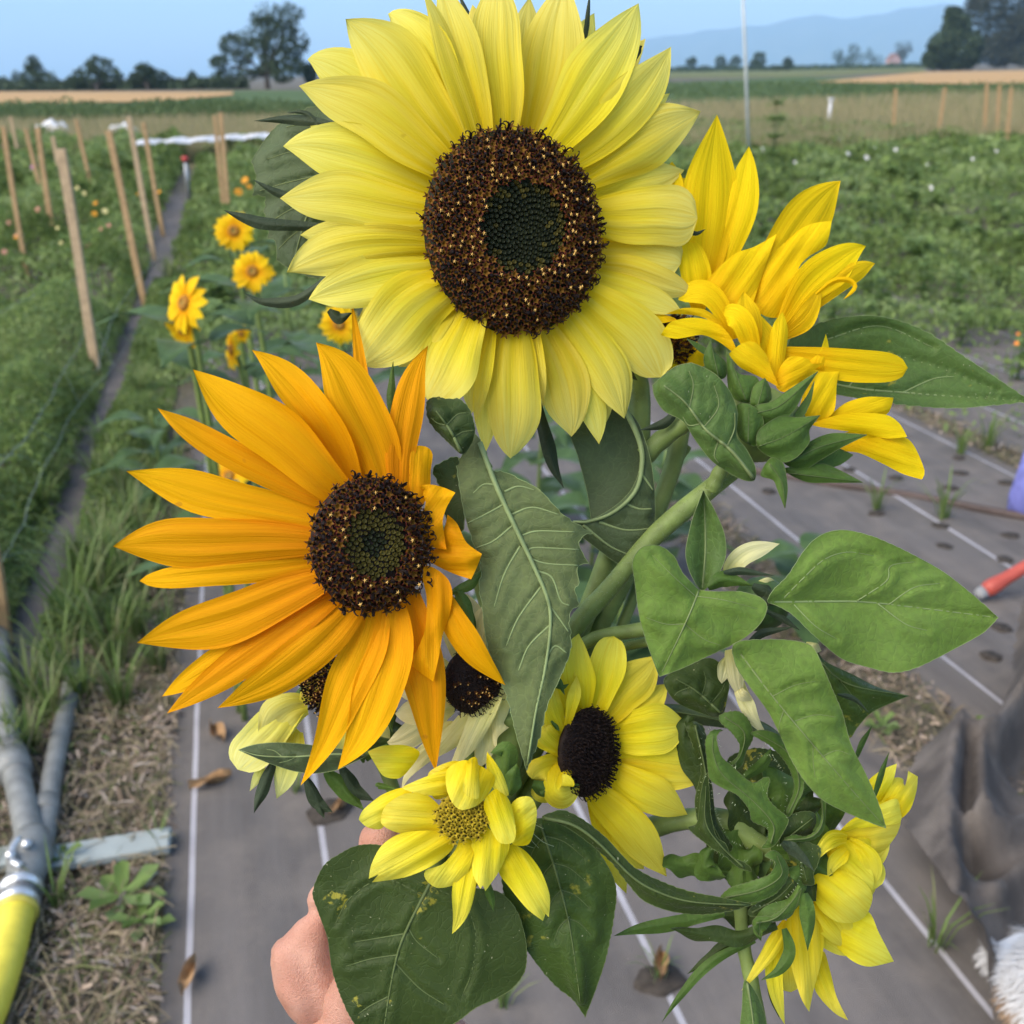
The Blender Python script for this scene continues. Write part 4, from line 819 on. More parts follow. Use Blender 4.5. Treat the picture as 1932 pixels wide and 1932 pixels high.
def weed(x, y, s, lb):
    f = MB(); c = G(x, y)
    for k in range(9):
        an = k*2.4; dr = np.array([math.cos(an), math.sin(an), .25]); sd_ = np.array([-math.sin(an), math.cos(an), 0]); L = s*random.uniform(.7, 1.1); q = c+[0, 0, .015+.004*k]
        f.add([q, q+dr*L*.35+sd_*L*.16, q+dr*L*.75+sd_*L*.2+[0, 0, .01], q+dr*L, q+dr*L*.75-sd_*L*.2+[0, 0, .01], q+dr*L*.35-sd_*L*.16, q+dr*L*.5-[0, 0, .004]], [(0, 1, 6), (1, 2, 6), (2, 3, 6), (3, 4, 6), (4, 5, 6), (5, 0, 6)])
    tag(f.build('weed', M_fol2), lb, 'weed')
weed(235, 1715, .09, 'low broad leafed green weed in the mulch above the hose'); weed(275, 1760, .06, 'smaller weed right of the broad leafed weed in the mulch'); weed(125, 1645, .04, 'tiny weed beside the pipe valve'); weed(1870, 1415, .07, 'small green weed in the brown mulch at right'); weed(1660, 1390, .05, 'faint weed in the mulch below the spotted leaf')

# ------------------------------------------------------------------ crumpled sheet, dog, red handle, blue bag (right edge)
def crumple():
    rid = [([(1790, 1475), (1772, 1560), (1765, 1660), (1785, 1780), (1830, 1900)], .075, .055), ([(1826, 1500), (1828, 1600), (1818, 1650)], .06, .03), ([(1850, 1500), (1900, 1440), (1960, 1400)], .09, .045), ([(1700, 1560), (1690, 1700), (1740, 1850)], .02, .05), ([(1820, 1650), (1870, 1660), (1932, 1620), (1990, 1570)], .05, .035), ([(1900, 1290), (1925, 1340), (1932, 1410)], .12, .06), ([(1860, 1760), (1910, 1710), (1960, 1680)], .04, .03)]
    cre = [([(1811, 1500), (1814, 1580), (1808, 1650), (1830, 1700)], -.055, .018), ([(1850, 1510), (1900, 1500), (1932, 1480)], -.05, .03), ([(1800, 1790), (1850, 1860)], -.03, .03)]
    S_ = []
    for pts, h, wd in rid+cre:
        S_.append((spline([G(x, y)[:2] for x, y in pts], 40), h, wd))
    nx, ny = 110, 150; X = np.linspace(.80, 2.1, nx); Y = np.linspace(.55, 2.42, ny); V = []
    for y in Y:
        for x in X:
            h = .018+.010*math.sin(x*17+y*9)+.006*math.sin(x*41-y*23)
            for q, hh, wd in S_: dm = math.sqrt(((q-[x, y])**2).sum(1).min()); h += 2.1*hh*math.exp(-dm/(wd*.9))
            # left and far edge line of the sheet
            V.append((x, y, max(h, .016)))
    V = np.array(V); V[:, 2] += .012
    edge = np.array([G(a, b)[:2] for a, b in [(1722, 1462), (1700, 1520), (1690, 1600), (1705, 1700), (1760, 1800), (1810, 1900), (1850, 1990)]]); top = np.array([G(a, b)[:2] for a, b in [(1722, 1462), (1790, 1462), (1850, 1450), (1888, 1400), (1890, 1290), (1960, 1270)]])
    F = []
    for j in range(ny-1):
        for i in range(nx-1):
            x, y = X[i], Y[j]; xe = np.interp(y, edge[::-1, 1], edge[::-1, 0]); 
            yt = np.interp(x, top[:, 0], top[:, 1])
            if x > xe and y < yt: F.append((j*nx+i, j*nx+i+1, (j+1)*nx+i+1, (j+1)*nx+i))
    uv = np.c_[(V[:, :2]@ROWN[:2])+.37, V[:, :2]@ROWD[:2]]
    o = mesh('crumpled_sheet', V, np.array(F), fabric_mat('fabric_dark', [], (.080, .070, .064)), uv=uv); sm = o.modifiers.new('smooth', 'SMOOTH'); sm.iterations = 2; tag(o, 'crumpled dark grey sheet in deep folds at the right picture edge', 'sheet')
crumple()
def red_handle():
    P0 = G(1846, 1122, .035); P1 = G(1985, 1040, .16); ax = unit(P1-P0); e = empty('tool_handle', tuple(P0), 'red tool handle with a grey end resting on the fabric at right', 'tool'); red = plain('handle_red', (.38, .07, .05), .4, .12, 30)
    tube('grip', spline([P0+ax*.02, P0+ax*.10, P0+ax*.2, P1], 12), [.020, .026, .025, .022, .020, .020, .020, .019, .019, .019, .019, .019], red, e, 14); tube('end_cap', [P0-ax*.008, P0+ax*.022], [.016, .021], plain('cap_grey', (.25, .25, .25), .5), e, 14)
red_handle()
def blue_bag():
    c = G(1962, 975); d = np.dot(c-CAM, FW); k = d/PW; e = empty('cloth_bag', tuple(c), 'violet blue cloth bag with a teal top edge at the right picture edge', 'bag'); blu = plain('violet_cloth', (.15, .16, .42), .85, .2, 30, bump=.3); teal = plain('teal_cloth', (.20, .42, .40), .85, .15, 30, bump=.3)
    def ring(h, r, ex): return [c+np.array([math.cos(a)*r*(1+.07*math.sin(3*a+h*20)), math.sin(a)*r*.6*(1+.07*math.cos(4*a+h*11)), h]) for a in np.arange(20)*2*math.pi/20]
    lev = [(.0, 48*k), (.02, 60*k), (.08, 66*k), (.16, 60*k), (.24, 50*k), (.30, 44*k)]
    V = [p for h, r in lev for p in ring(h, r, 0)]; F = [(i*20+j, i*20+(j+1) % 20, (i+1)*20+(j+1) % 20, (i+1)*20+j) for i in range(len(lev)-1) for j in range(20)]+[tuple(range(19, -1, -1))]
    mesh('bag_body', V, F, blu, e); lev = [(.295, 44.5*k), (.34, 42*k), (.40, 40*k)]; V = [p for h, r in lev for p in ring(h, r, 0)]; F = [(i*20+j, i*20+(j+1) % 20, (i+1)*20+(j+1) % 20, (i+1)*20+j) for i in range(2) for j in range(20)]; mesh('bag_rim', V, F, teal, e)
    for s in (-1, 1): tube('bag_handle', spline([c+np.array([-.06, s*.05, .39]), c+np.array([-.03, s*.06, .52]), c+np.array([.03, s*.06, .52]), c+np.array([.06, s*.05, .39])], 12), .008, teal, e, 6)
blue_bag()
def skin_mesh(name, verts, edges, radii, mat, parent=None, sub=2, root=0):
    me = bpy.data.meshes.new(name); V = np.array(verts, float); 
    if parent is not None: V = V-wloc(parent)[None]
    me.from_pydata(V.tolist(), edges, []); me.materials.append(mat); o = bpy.data.objects.new(name, me); COL.objects.link(o)
    if parent is not None: o.parent = parent
    sk = o.modifiers.new('skin', 'SKIN'); sk.use_smooth_shade = True
    for i, r in enumerate(radii):
        v = me.skin_vertices[0].data[i]; v.radius = (r, r) if not isinstance(r, tuple) else r; v.use_root = (i == root)
    ss = o.modifiers.new('sub', 'SUBSURF'); ss.levels = sub; ss.render_levels = sub; return o
def dog():
    """small white dog sitting just outside the frame with its rump towards the bouquet"""
    rump = G(2008, 1872, .16); D = lambda x, y, z: rump+np.array([x, y, z])
    white = plain('dog_white', (.72, .71, .70), .85, .06, 30); e = empty('dog', (rump[0], rump[1], 0), 'fluffy white dog with a tan patch at the lower right corner', 'dog')
    P = [D(0, 0, 0), D(.10, -.02, .04), D(.20, -.03, .09), D(.28, -.04, .15), D(.33, -.05, .21), D(.40, -.06, .22), D(.03, .06, -.03), D(.10, .09, -.10), D(.04, .09, -.125), D(.03, -.09, -.03), D(.10, -.12, -.10), D(.04, -.12, -.125), D(.27, .03, .05), D(.28, .03, -.06), D(.29, .03, -.125), D(.27, -.11, .05), D(.28, -.11, -.06), D(.29, -.11, -.125), D(-.03, .05, -.06), D(-.02, .16, -.09), D(.06, .22, -.11)]
    E = [(0, 1), (1, 2), (2, 3), (3, 4), (4, 5), (0, 6), (6, 7), (7, 8), (0, 9), (9, 10), (10, 11), (3, 12), (12, 13), (13, 14), (3, 15), (15, 16), (16, 17), (0, 18), (18, 19), (19, 20)]
    Rr = [.10, .09, .09, .08, .06, .035, .05, .03, .022, .05, .03, .022, .035, .024, .022, .035, .024, .022, .022, .022, .014]
    skin_mesh('body', P, E, Rr, white, e)
    for s in (-1, 1):
        q = D(.31, -.05+s*.05, .24); tube('ear', [q, q+np.array([-.01, s*.02, .02]), q+np.array([-.02, s*.035, -.04])], [.02, .018, .006], white, e, 8); V, F = tube_geo([D(.375, -.055+s*.025, .245), D(.383, -.055+s*.026, .247)], [.007, .004], 8); mesh('eye', V, F, F_black, e)
    V, F = tube_geo([D(.425, -.06, .22), D(.44, -.06, .22)], [.012, .006], 8); mesh('nose', V, F, F_black, e)
    fur = island_mat('fur_strand', [(.74, .73, .72), (.62, .61, .60), (.80, .79, .78)], .7, .4); tan = island_mat('fur_strand_tan', [(.30, .19, .11), (.42, .29, .18), (.22, .14, .09)], .7, .2)
    V = []; F = []; M = []; n = 0
    for k in range(26000):
        i = rng.choice(len(P), p=np.array(Rr)**1.5/np.sum(np.array(Rr)**1.5)); a = unit(rng.normal(size=3)); p = np.array(P[i])+a*Rr[i]*.86
        fl = unit(a*.8+np.array([-.45, -.1, -.75])+rng.normal(size=3)*.18); L = random.uniform(.014, .034); sd_ = unit(np.cross(fl, a+1e-3))*.0012
        q = (p-rump)
        tanp = (q[0] < -.02 and abs(q[2]+.035) < .025 and q[1] < .04)
        V += [p-sd_, p+sd_, p+fl*L*.6+a*.004+sd_*.7, p+fl*L*.6+a*.004-sd_*.7, p+fl*L-[0, 0, .003]]; F += [(n, n+1, n+2, n+3), (n+3, n+2, n+4)]; M += [int(tanp)]*2; n += 5
    o = mesh('fur', V, F, [fur, tan], e, False, M); o['kind'] = 'stuff'
dog()

# ------------------------------------------------------------------ sunflowers growing behind the bouquet
bgp = petal_mat('field_petal', (.80, .36, .004), (.84, .52, .008), (.85, .56, .012), .3); bgl = leaf_mat('field_leaf', (.065, .125, .04), (.10, .17, .06), .25, .2, .6)
bgd = plain('field_disc', (.30, .13, .012), .8, .5, 220, bump=.6); bgc = plain('field_disc_centre', (.20, .15, .03), .8, .4, 220)
def petal_proto(L, wd):
    V = []; F = []; nu, nv = 8, 5
    for i in range(nu):
        t = i/(nu-1); hw = float(prof(t, 'p'))*wd/2
        for j in range(nv): v = j/(nv-1)*2-1; V.append((L*t, hw*v, .10*L*math.sin(t*2.6)*.6-.12*L*t*t+.15*hw*v*v))
    F = [(i*nv+j, i*nv+j+1, (i+1)*nv+j+1, (i+1)*nv+j) for i in range(nu-1) for j in range(nv-1)]
    return proto(mesh('petal', V, F, bgp, uv=np.array([((k//nv)/(nu-1), (k % nv)/(nv-1)) for k in range(nu*nv)])))
PP = petal_proto(.042, .023)
def leaf_proto(L, wd):
    V = []; nu, nv = 9, 7
    for i in range(nu):
        t = i/(nu-1); hw = wd/2*math.sin(math.pi*min(1, (t+.04)**.75))*(1-.25*t)
        for j in range(nv): v = j/(nv-1)*2-1; V.append((L*t, hw*v, .22*L*t-.55*L*t*t+.22*hw*abs(v)+.02*L*math.sin(t*9+v*3)))
    return proto(mesh('leaf', V, [(i*nv+j, i*nv+j+1, (i+1)*nv+j+1, (i+1)*nv+j) for i in range(nu-1) for j in range(nv-1)], bgl))
LP = [leaf_proto(.17, .12), leaf_proto(.14, .10), leaf_proto(.20, .09)]
def child(name, me, parent, mtx):
    o = bpy.data.objects.new(name, me); COL.objects.link(o); o.parent = parent; o.matrix_local = mtx; return o
def frame(p, x, z):
    z = Vector(unit(z)); x = Vector(unit(np.asarray(x)-np.array(z)*np.dot(np.asarray(x), np.array(z)))); y = z.cross(x); return Matrix(((x[0], y[0], z[0], p[0]), (x[1], y[1], z[1], p[1]), (x[2], y[2], z[2], p[2]), (0, 0, 0, 1)))
def field_sunflower(px, d, dia, nrm, label, sc=1., leaves=9, np_=17, droop=0.):
    H = W(px[0], px[1], d); g = H+ROWD*random.uniform(-.05, .05); g[2] = 0; r = empty('sunflower', tuple(g), label, 'sunflower', 'sunflowers growing behind the bouquet'); n = unit(RT*nrm[0]-UP*nrm[1]-FW*nrm[2]); rel = H-g
    a = unit(np.cross(n, [.3, .2, 1])); b = np.cross(n, a); s = dia*d/PW/.112
    for k in range(np_):
        q = 2*math.pi*k/np_+random.uniform(-.08, .08); dr = a*math.cos(q)+b*math.sin(q); z2 = unit(n+dr*random.uniform(-.15, .3)); ss = s*random.uniform(.85, 1.1)
        child('petal', PP, r, frame(rel+dr*.0135*s, dr, z2) @ Matrix.Scale(ss, 4))
    f = MB(); V = []; rg = [(0, .006), (.35, .004), (.5, .007), (.8, .006), (1, .001), (.9, -.006)]
    for rr, z in rg: V += [rel+(a*math.cos(q)+b*math.sin(q))*rr*.0150*s+n*z*s for q in np.arange(16)*2*math.pi/16]
    F = [(i*16+j, i*16+(j+1) % 16, (i+1)*16+(j+1) % 16, (i+1)*16+j) for i in range(5) for j in range(16)]
    mesh('disc', V, F, [bgd, bgc], r, True, [1]*16+[0]*64, local=True)
    P = spline([np.zeros(3), rel*.5+np.array([.01, .02, 0]), rel*.88-n*.02, rel-n*.012*s], 12); V, F = tube_geo(P, np.linspace(.009, .006, 12), 8); mesh('stem', V, F, M_stem, r, local=True)
    for k in range(leaves):
        i = 3+int(7.5*k/max(1, leaves)); q = k*2.3+px[0]*.1; dr = np.array([math.cos(q), math.sin(q), .25]); child('leaf', LP[k % 3], r, frame(P[i]+dr*.03, dr, [-.3*math.cos(q), -.3*math.sin(q), 1]) @ Matrix.Scale(random.uniform(.85, 1.15), 4)); 
    return r
field_sunflower((441, 436), 3.0, 84, (.12, .0, .95), 'upper yellow sunflower of the stacked pair left of the lemon bloom')
field_sunflower((476, 512), 2.7, 84, (.05, .05, 1), 'lower yellow sunflower of the stacked pair, facing the camera')
field_sunflower((348, 572), 2.2, 118, (-.55, -.05, .7), 'ragged yellow sunflower over the path facing left', np_=13)
field_sunflower((345, 622), 2.25, 84, (-.35, .45, .8), 'lower ragged sunflower hanging under the left facing one', np_=11, leaves=2)
field_sunflower((437, 660), 2.35, 80, (-.8, .1, .55), 'small yellow sunflower in profile above the orange petals', np_=12)
field_sunflower((455, 630), 2.6, 40, (.3, .3, .9), 'tiny yellow sunflower above the one in profile', np_=11, leaves=3)
field_sunflower((640, 612), 2.2, 80, (.1, .2, 1), 'orange tinted sunflower peeking below the left lemon petals')
field_sunflower((432, 898), 2.9, 84, (-.2, -.3, 1), 'yellow sunflower nearly hidden behind the orange petals', leaves=4)
def field_plant(px, h, lb, n=12, sc=1.2):
    g = G(*px); r = empty('sunflower_plant', tuple(g), lb, 'plant', 'leafy sunflower plants without blooms'); P = spline([np.zeros(3), np.array([.02, .03, h*.5]), np.array([.03, .0, h])], 10); V, F = tube_geo(P, np.linspace(.009, .005, 10), 8); mesh('stem', V, F, M_stem, r, local=True)
    for k in range(n):
        i = 2+int(7.5*k/n); q = k*2.4+px[0]; dr = np.array([math.cos(q), math.sin(q), .3]); child('leaf', LP[k % 3], r, frame(P[i]+dr*.03, dr, [-.3*math.cos(q), -.3*math.sin(q), 1]) @ Matrix.Scale(sc*random.uniform(.8, 1.15), 4))
for a in [((470, 930), .62, 'leafy green plant below the stacked sunflower pair'), ((560, 860), .8, 'leafy green plant between the stacked pair and the lemon bloom'), ((640, 930), .7, 'leafy plant seen between orange and lemon petals'), ((300, 960), .4, 'low leafy plant with a long leaf reaching over the path'), ((1000, 1180), .42, 'blurred leafy plant behind the hanging serrated leaf'), ((1110, 1130), .5, 'blurred leafy plant seen under the lemon petals'), ((1230, 1090), .45, 'blurred leafy plant behind the diagonal hairy stem'), ((1150, 1330), .35, 'low blurred plant behind the crossing stems'), ((1500, 1200), .3, 'low blurred plant behind the upright leaf and big right leaf'), ((1010, 1000), .5, 'blurred leafy plant under the middle lemon petals')]: field_plant(*a)

# ================================================================== the bouquet
GB = 'sunflowers held in the bouquet'
def flower(name_px, d0, label): return empty('sunflower', tuple(W(name_px[0], name_px[1], d0)), label, 'sunflower', GB)
# ------------------------------------------------------------------ big lemon sunflower
def lemon():
    c = (970, 437); d0 = .46; r = flower(c, d0, 'largest lemon yellow sunflower at the top with a broad dark brown disc'); f = plane(c, d0, 2.5e-5, -1e-5, 168, 196, .55, .16)
    Q = [(948, 245, 940, 100, 938, -48, 92, 1, 'o', dict(roll=.05)), (1003, 245, 1040, 110, 1065, -32, 106, 3, 'o', dict(roll=-.1)), (1036, 262, 1128, 140, 1205, 6, 108, 0, 'p', dict(roll=.2)), (1070, 290, 1180, 205, 1266, 88, 92, 2, 'p', dict(roll=.25)), (1105, 325, 1212, 262, 1322, 210, 104, 3, 'p', dict(roll=.1)), (1132, 402, 1232, 408, 1316, 412, 112, 1, 'b', dict(roll=0, cup=.12, twist=.1)), (1135, 478, 1220, 482, 1284, 498, 92, 4, 'b', {}),
         (1115, 510, 1220, 522, 1308, 556, 60, 3, 'p', dict(roll=.3)), (1110, 530, 1205, 556, 1286, 588, 54, 2, 'p', dict(roll=-.2)), (1092, 556, 1185, 620, 1248, 712, 92, 0, 'b', dict(roll=.15, dt=.006)), (1062, 590, 1132, 680, 1178, 790, 84, 1, 'p', dict(roll=-.1)), (1040, 605, 1100, 720, 1130, 838, 62, 3, 'p', {}), (1048, 600, 1120, 700, 1142, 800, 46, 5, 'p', {}), (1016, 625, 1062, 725, 1078, 824, 86, 1, 'p', dict(roll=-.15)), (1010, 630, 1018, 690, 1025, 770, 34, 0, 'n', dict(roll=.8)),
         (970, 630, 968, 750, 963, 865, 98, 0, 'o', dict(roll=0, cup=.1)), (922, 632, 912, 710, 897, 800, 38, 1, 'n', dict(roll=.7)), (925, 625, 922, 740, 916, 854, 48, 4, 'p', {}), (905, 620, 897, 700, 890, 780, 50, 5, 'p', {}), (884, 588, 850, 680, 806, 754, 104, 1, 'b', dict(roll=.25, ruf=.06)), (862, 568, 808, 632, 752, 692, 78, 3, 'p', {}), (842, 540, 756, 602, 680, 690, 118, 1, 'w', dict(roll=-.1, ruf=.06)),
         (830, 515, 700, 530, 582, 565, 92, 2, 'p', dict(roll=.15)), (806, 468, 660, 468, 541, 514, 84, 1, 'p', dict(roll=-.12, ruf=.05)), (812, 398, 665, 380, 528, 374, 96, 1, 'p', dict(roll=.1)), (820, 356, 670, 292, 534, 276, 100, 3, 'p', dict(roll=-.1)), (832, 308, 704, 216, 564, 162, 100, 1, 'p', dict(roll=.2)), (850, 290, 690, 162, 580, 112, 92, 4, 'p', {}), (858, 278, 752, 136, 652, 36, 114, 1, 'p', dict(roll=.1, cup=.1)), (866, 265, 800, 96, 732, 26, 84, 4, 'p', {}), (894, 262, 850, 110, 796, -22, 58, 1, 'n', dict(roll=.6)), (905, 252, 876, 112, 826, -40, 72, 2, 'p', dict(roll=-.35))]
    Q.sort(key=lambda q: math.atan2(q[5]-c[1], q[4]-c[0]))
    for a_, b_ in zip(Q, Q[1:]+Q[:1]):      # shorter petals of the rear row, seen in the gaps
        if math.hypot(a_[4]-b_[4], a_[5]-b_[5]) > 75:
            m_ = [(a_[i]+b_[i])/2 for i in range(6)]; k_ = random.uniform(.86, .94); tx, ty = c[0]+(m_[4]-c[0])*k_, c[1]+(m_[5]-c[1])*k_
            petal(r, M_lemon, (m_[0], m_[1], (m_[0]+tx)/2, (m_[1]+ty)/2, tx, ty, random.uniform(60, 76), 7, 'p', {}), f)
    for q in Q: petal(r, M_lemon, q, f)
    ic = (985, 430)
    def ch(rho, a, px, py):
        e = math.hypot((px-ic[0])/80, (py-ic[1])/88)
        if e < 1: return ['bud'] if e < .6 or random.random() > (e-.55)*1.6 else ['budo']
        if rho > .95: return ['open', 'curl'] if random.random() < .8 else ['open']
        if rho > .86: return random.choice([['curl', 'open'], ['curl', 'open'], ['open'], ['open', 'anther']])
        if rho > .76: return random.choice([['open'], ['open', 'anther'], ['open', 'curl'], ['open', 'star']])
        if e < 1.25: return random.choice([['open', 'star'], ['open', 'star'], ['open']])
        return random.choice([['open', 'star'], ['open'], ['open'], ['open', 'anther'], ['open', 'anther']])
    disc(r, c, 165, 192, d0, 600, .20, ch, 1.0, yaw=.55, dd=-.004, mat=F_green)
    for pts, wd in [([(640, 238), (560, 226), (478, 228)], 20), ([(610, 250), (580, 215), (540, 212)], 10), ([(620, 385), (530, 366), (476, 338)], 16), ([(640, 430), (520, 424), (462, 412), (421, 396)], 24), ([(622, 520), (560, 566), (500, 570), (461, 553)], 20), ([(905, 150), (885, 60), (846, -10)], 24), ([(905, 150), (893, 60), (862, -20)], 18), ([(1100, 90), (1108, 40), (1113, -20)], 10), ([(1188, 130), (1203, 95), (1212, 86)], 14), ([(1270, 420), (1310, 440), (1332, 432)], 9), ([(1010, 740), (1028, 820), (1045, 880), (1064, 922)], 26), ([(1180, 690), (1190, 706), (1203, 718)], 12), ([(1285, 770), (1250, 800), (1205, 812)], 18), ([(620, 585), (640, 600), (665, 590)], 22), ([(880, 655), (895, 670), (915, 640)], 10)]:
        bract(r, pts, wd, d0+.022, M_bractd)
    leaf(r, [(628, 195), (585, 203), (545, 222), (515, 245), (492, 275), (474, 305, 0, 1), (484, 335), (476, 368, 0, 1), (500, 372), (498, 400), (506, 425), (505, 450, 0, 1), (520, 455), (522, 490, 0, 1), (545, 505), (600, 525), (660, 500), (690, 380), (680, 250)], [(640, 215), (612, 320), (575, 420), (552, 500)], [[(626, 250), (575, 235), (540, 240)], [(618, 290), (560, 285), (505, 300)], [(605, 330), (540, 345), (490, 360)], [(590, 375), (540, 400), (508, 420)], [(570, 430), (545, 450), (525, 470)]], .50, L_grey, vmat=M_veind, ser=(17, 5), label='rounded toothed grey green leaf behind the left petals')
    stem(r, [(1000, 450, .485), (1120, 560, .505), (1195, 690, .505), (1207, 790, .50), (1200, 880, .50), (1130, 1100, .50), (980, 1440, .49), (800, 1760, .478), (770, 1930, .47)], .0054, .0048, hairs=500, hl=.0016)
    leaf(r, [(1072, 800), (1090, 860), (1108, 930), (1122, 1005), (1150, 985), (1185, 945), (1205, 900), (1208, 850), (1195, 800), (1170, 775), (1120, 770)], None, [], .492, L_grey, vmat=M_veind, label='dark inner half of the curled leaf under the lemon petals')
    leaf(r, [(1172, 765), (1205, 800), (1228, 870), (1236, 950), (1232, 1020), (1218, 1050), (1196, 1076, 0, 1), (1160, 1060), (1120, 1030), (1088, 1005, 0, 1), (1080, 985), (1120, 978), (1160, 955), (1190, 925), (1206, 885), (1204, 830)], [(1178, 768), (1204, 825), (1212, 870), (1200, 925), (1160, 965), (1112, 984), (1082, 984)], [[(1207, 890), (1222, 910), (1232, 925)], [(1180, 950), (1205, 960), (1230, 960)], [(1130, 985), (1180, 1000), (1230, 997)], [(1100, 990), (1150, 1030), (1195, 1050)]], .487, L_grey, vmat=M_vein, vr=.0011, label='outer half of the curled leaf with a thick arched midrib')
lemon()
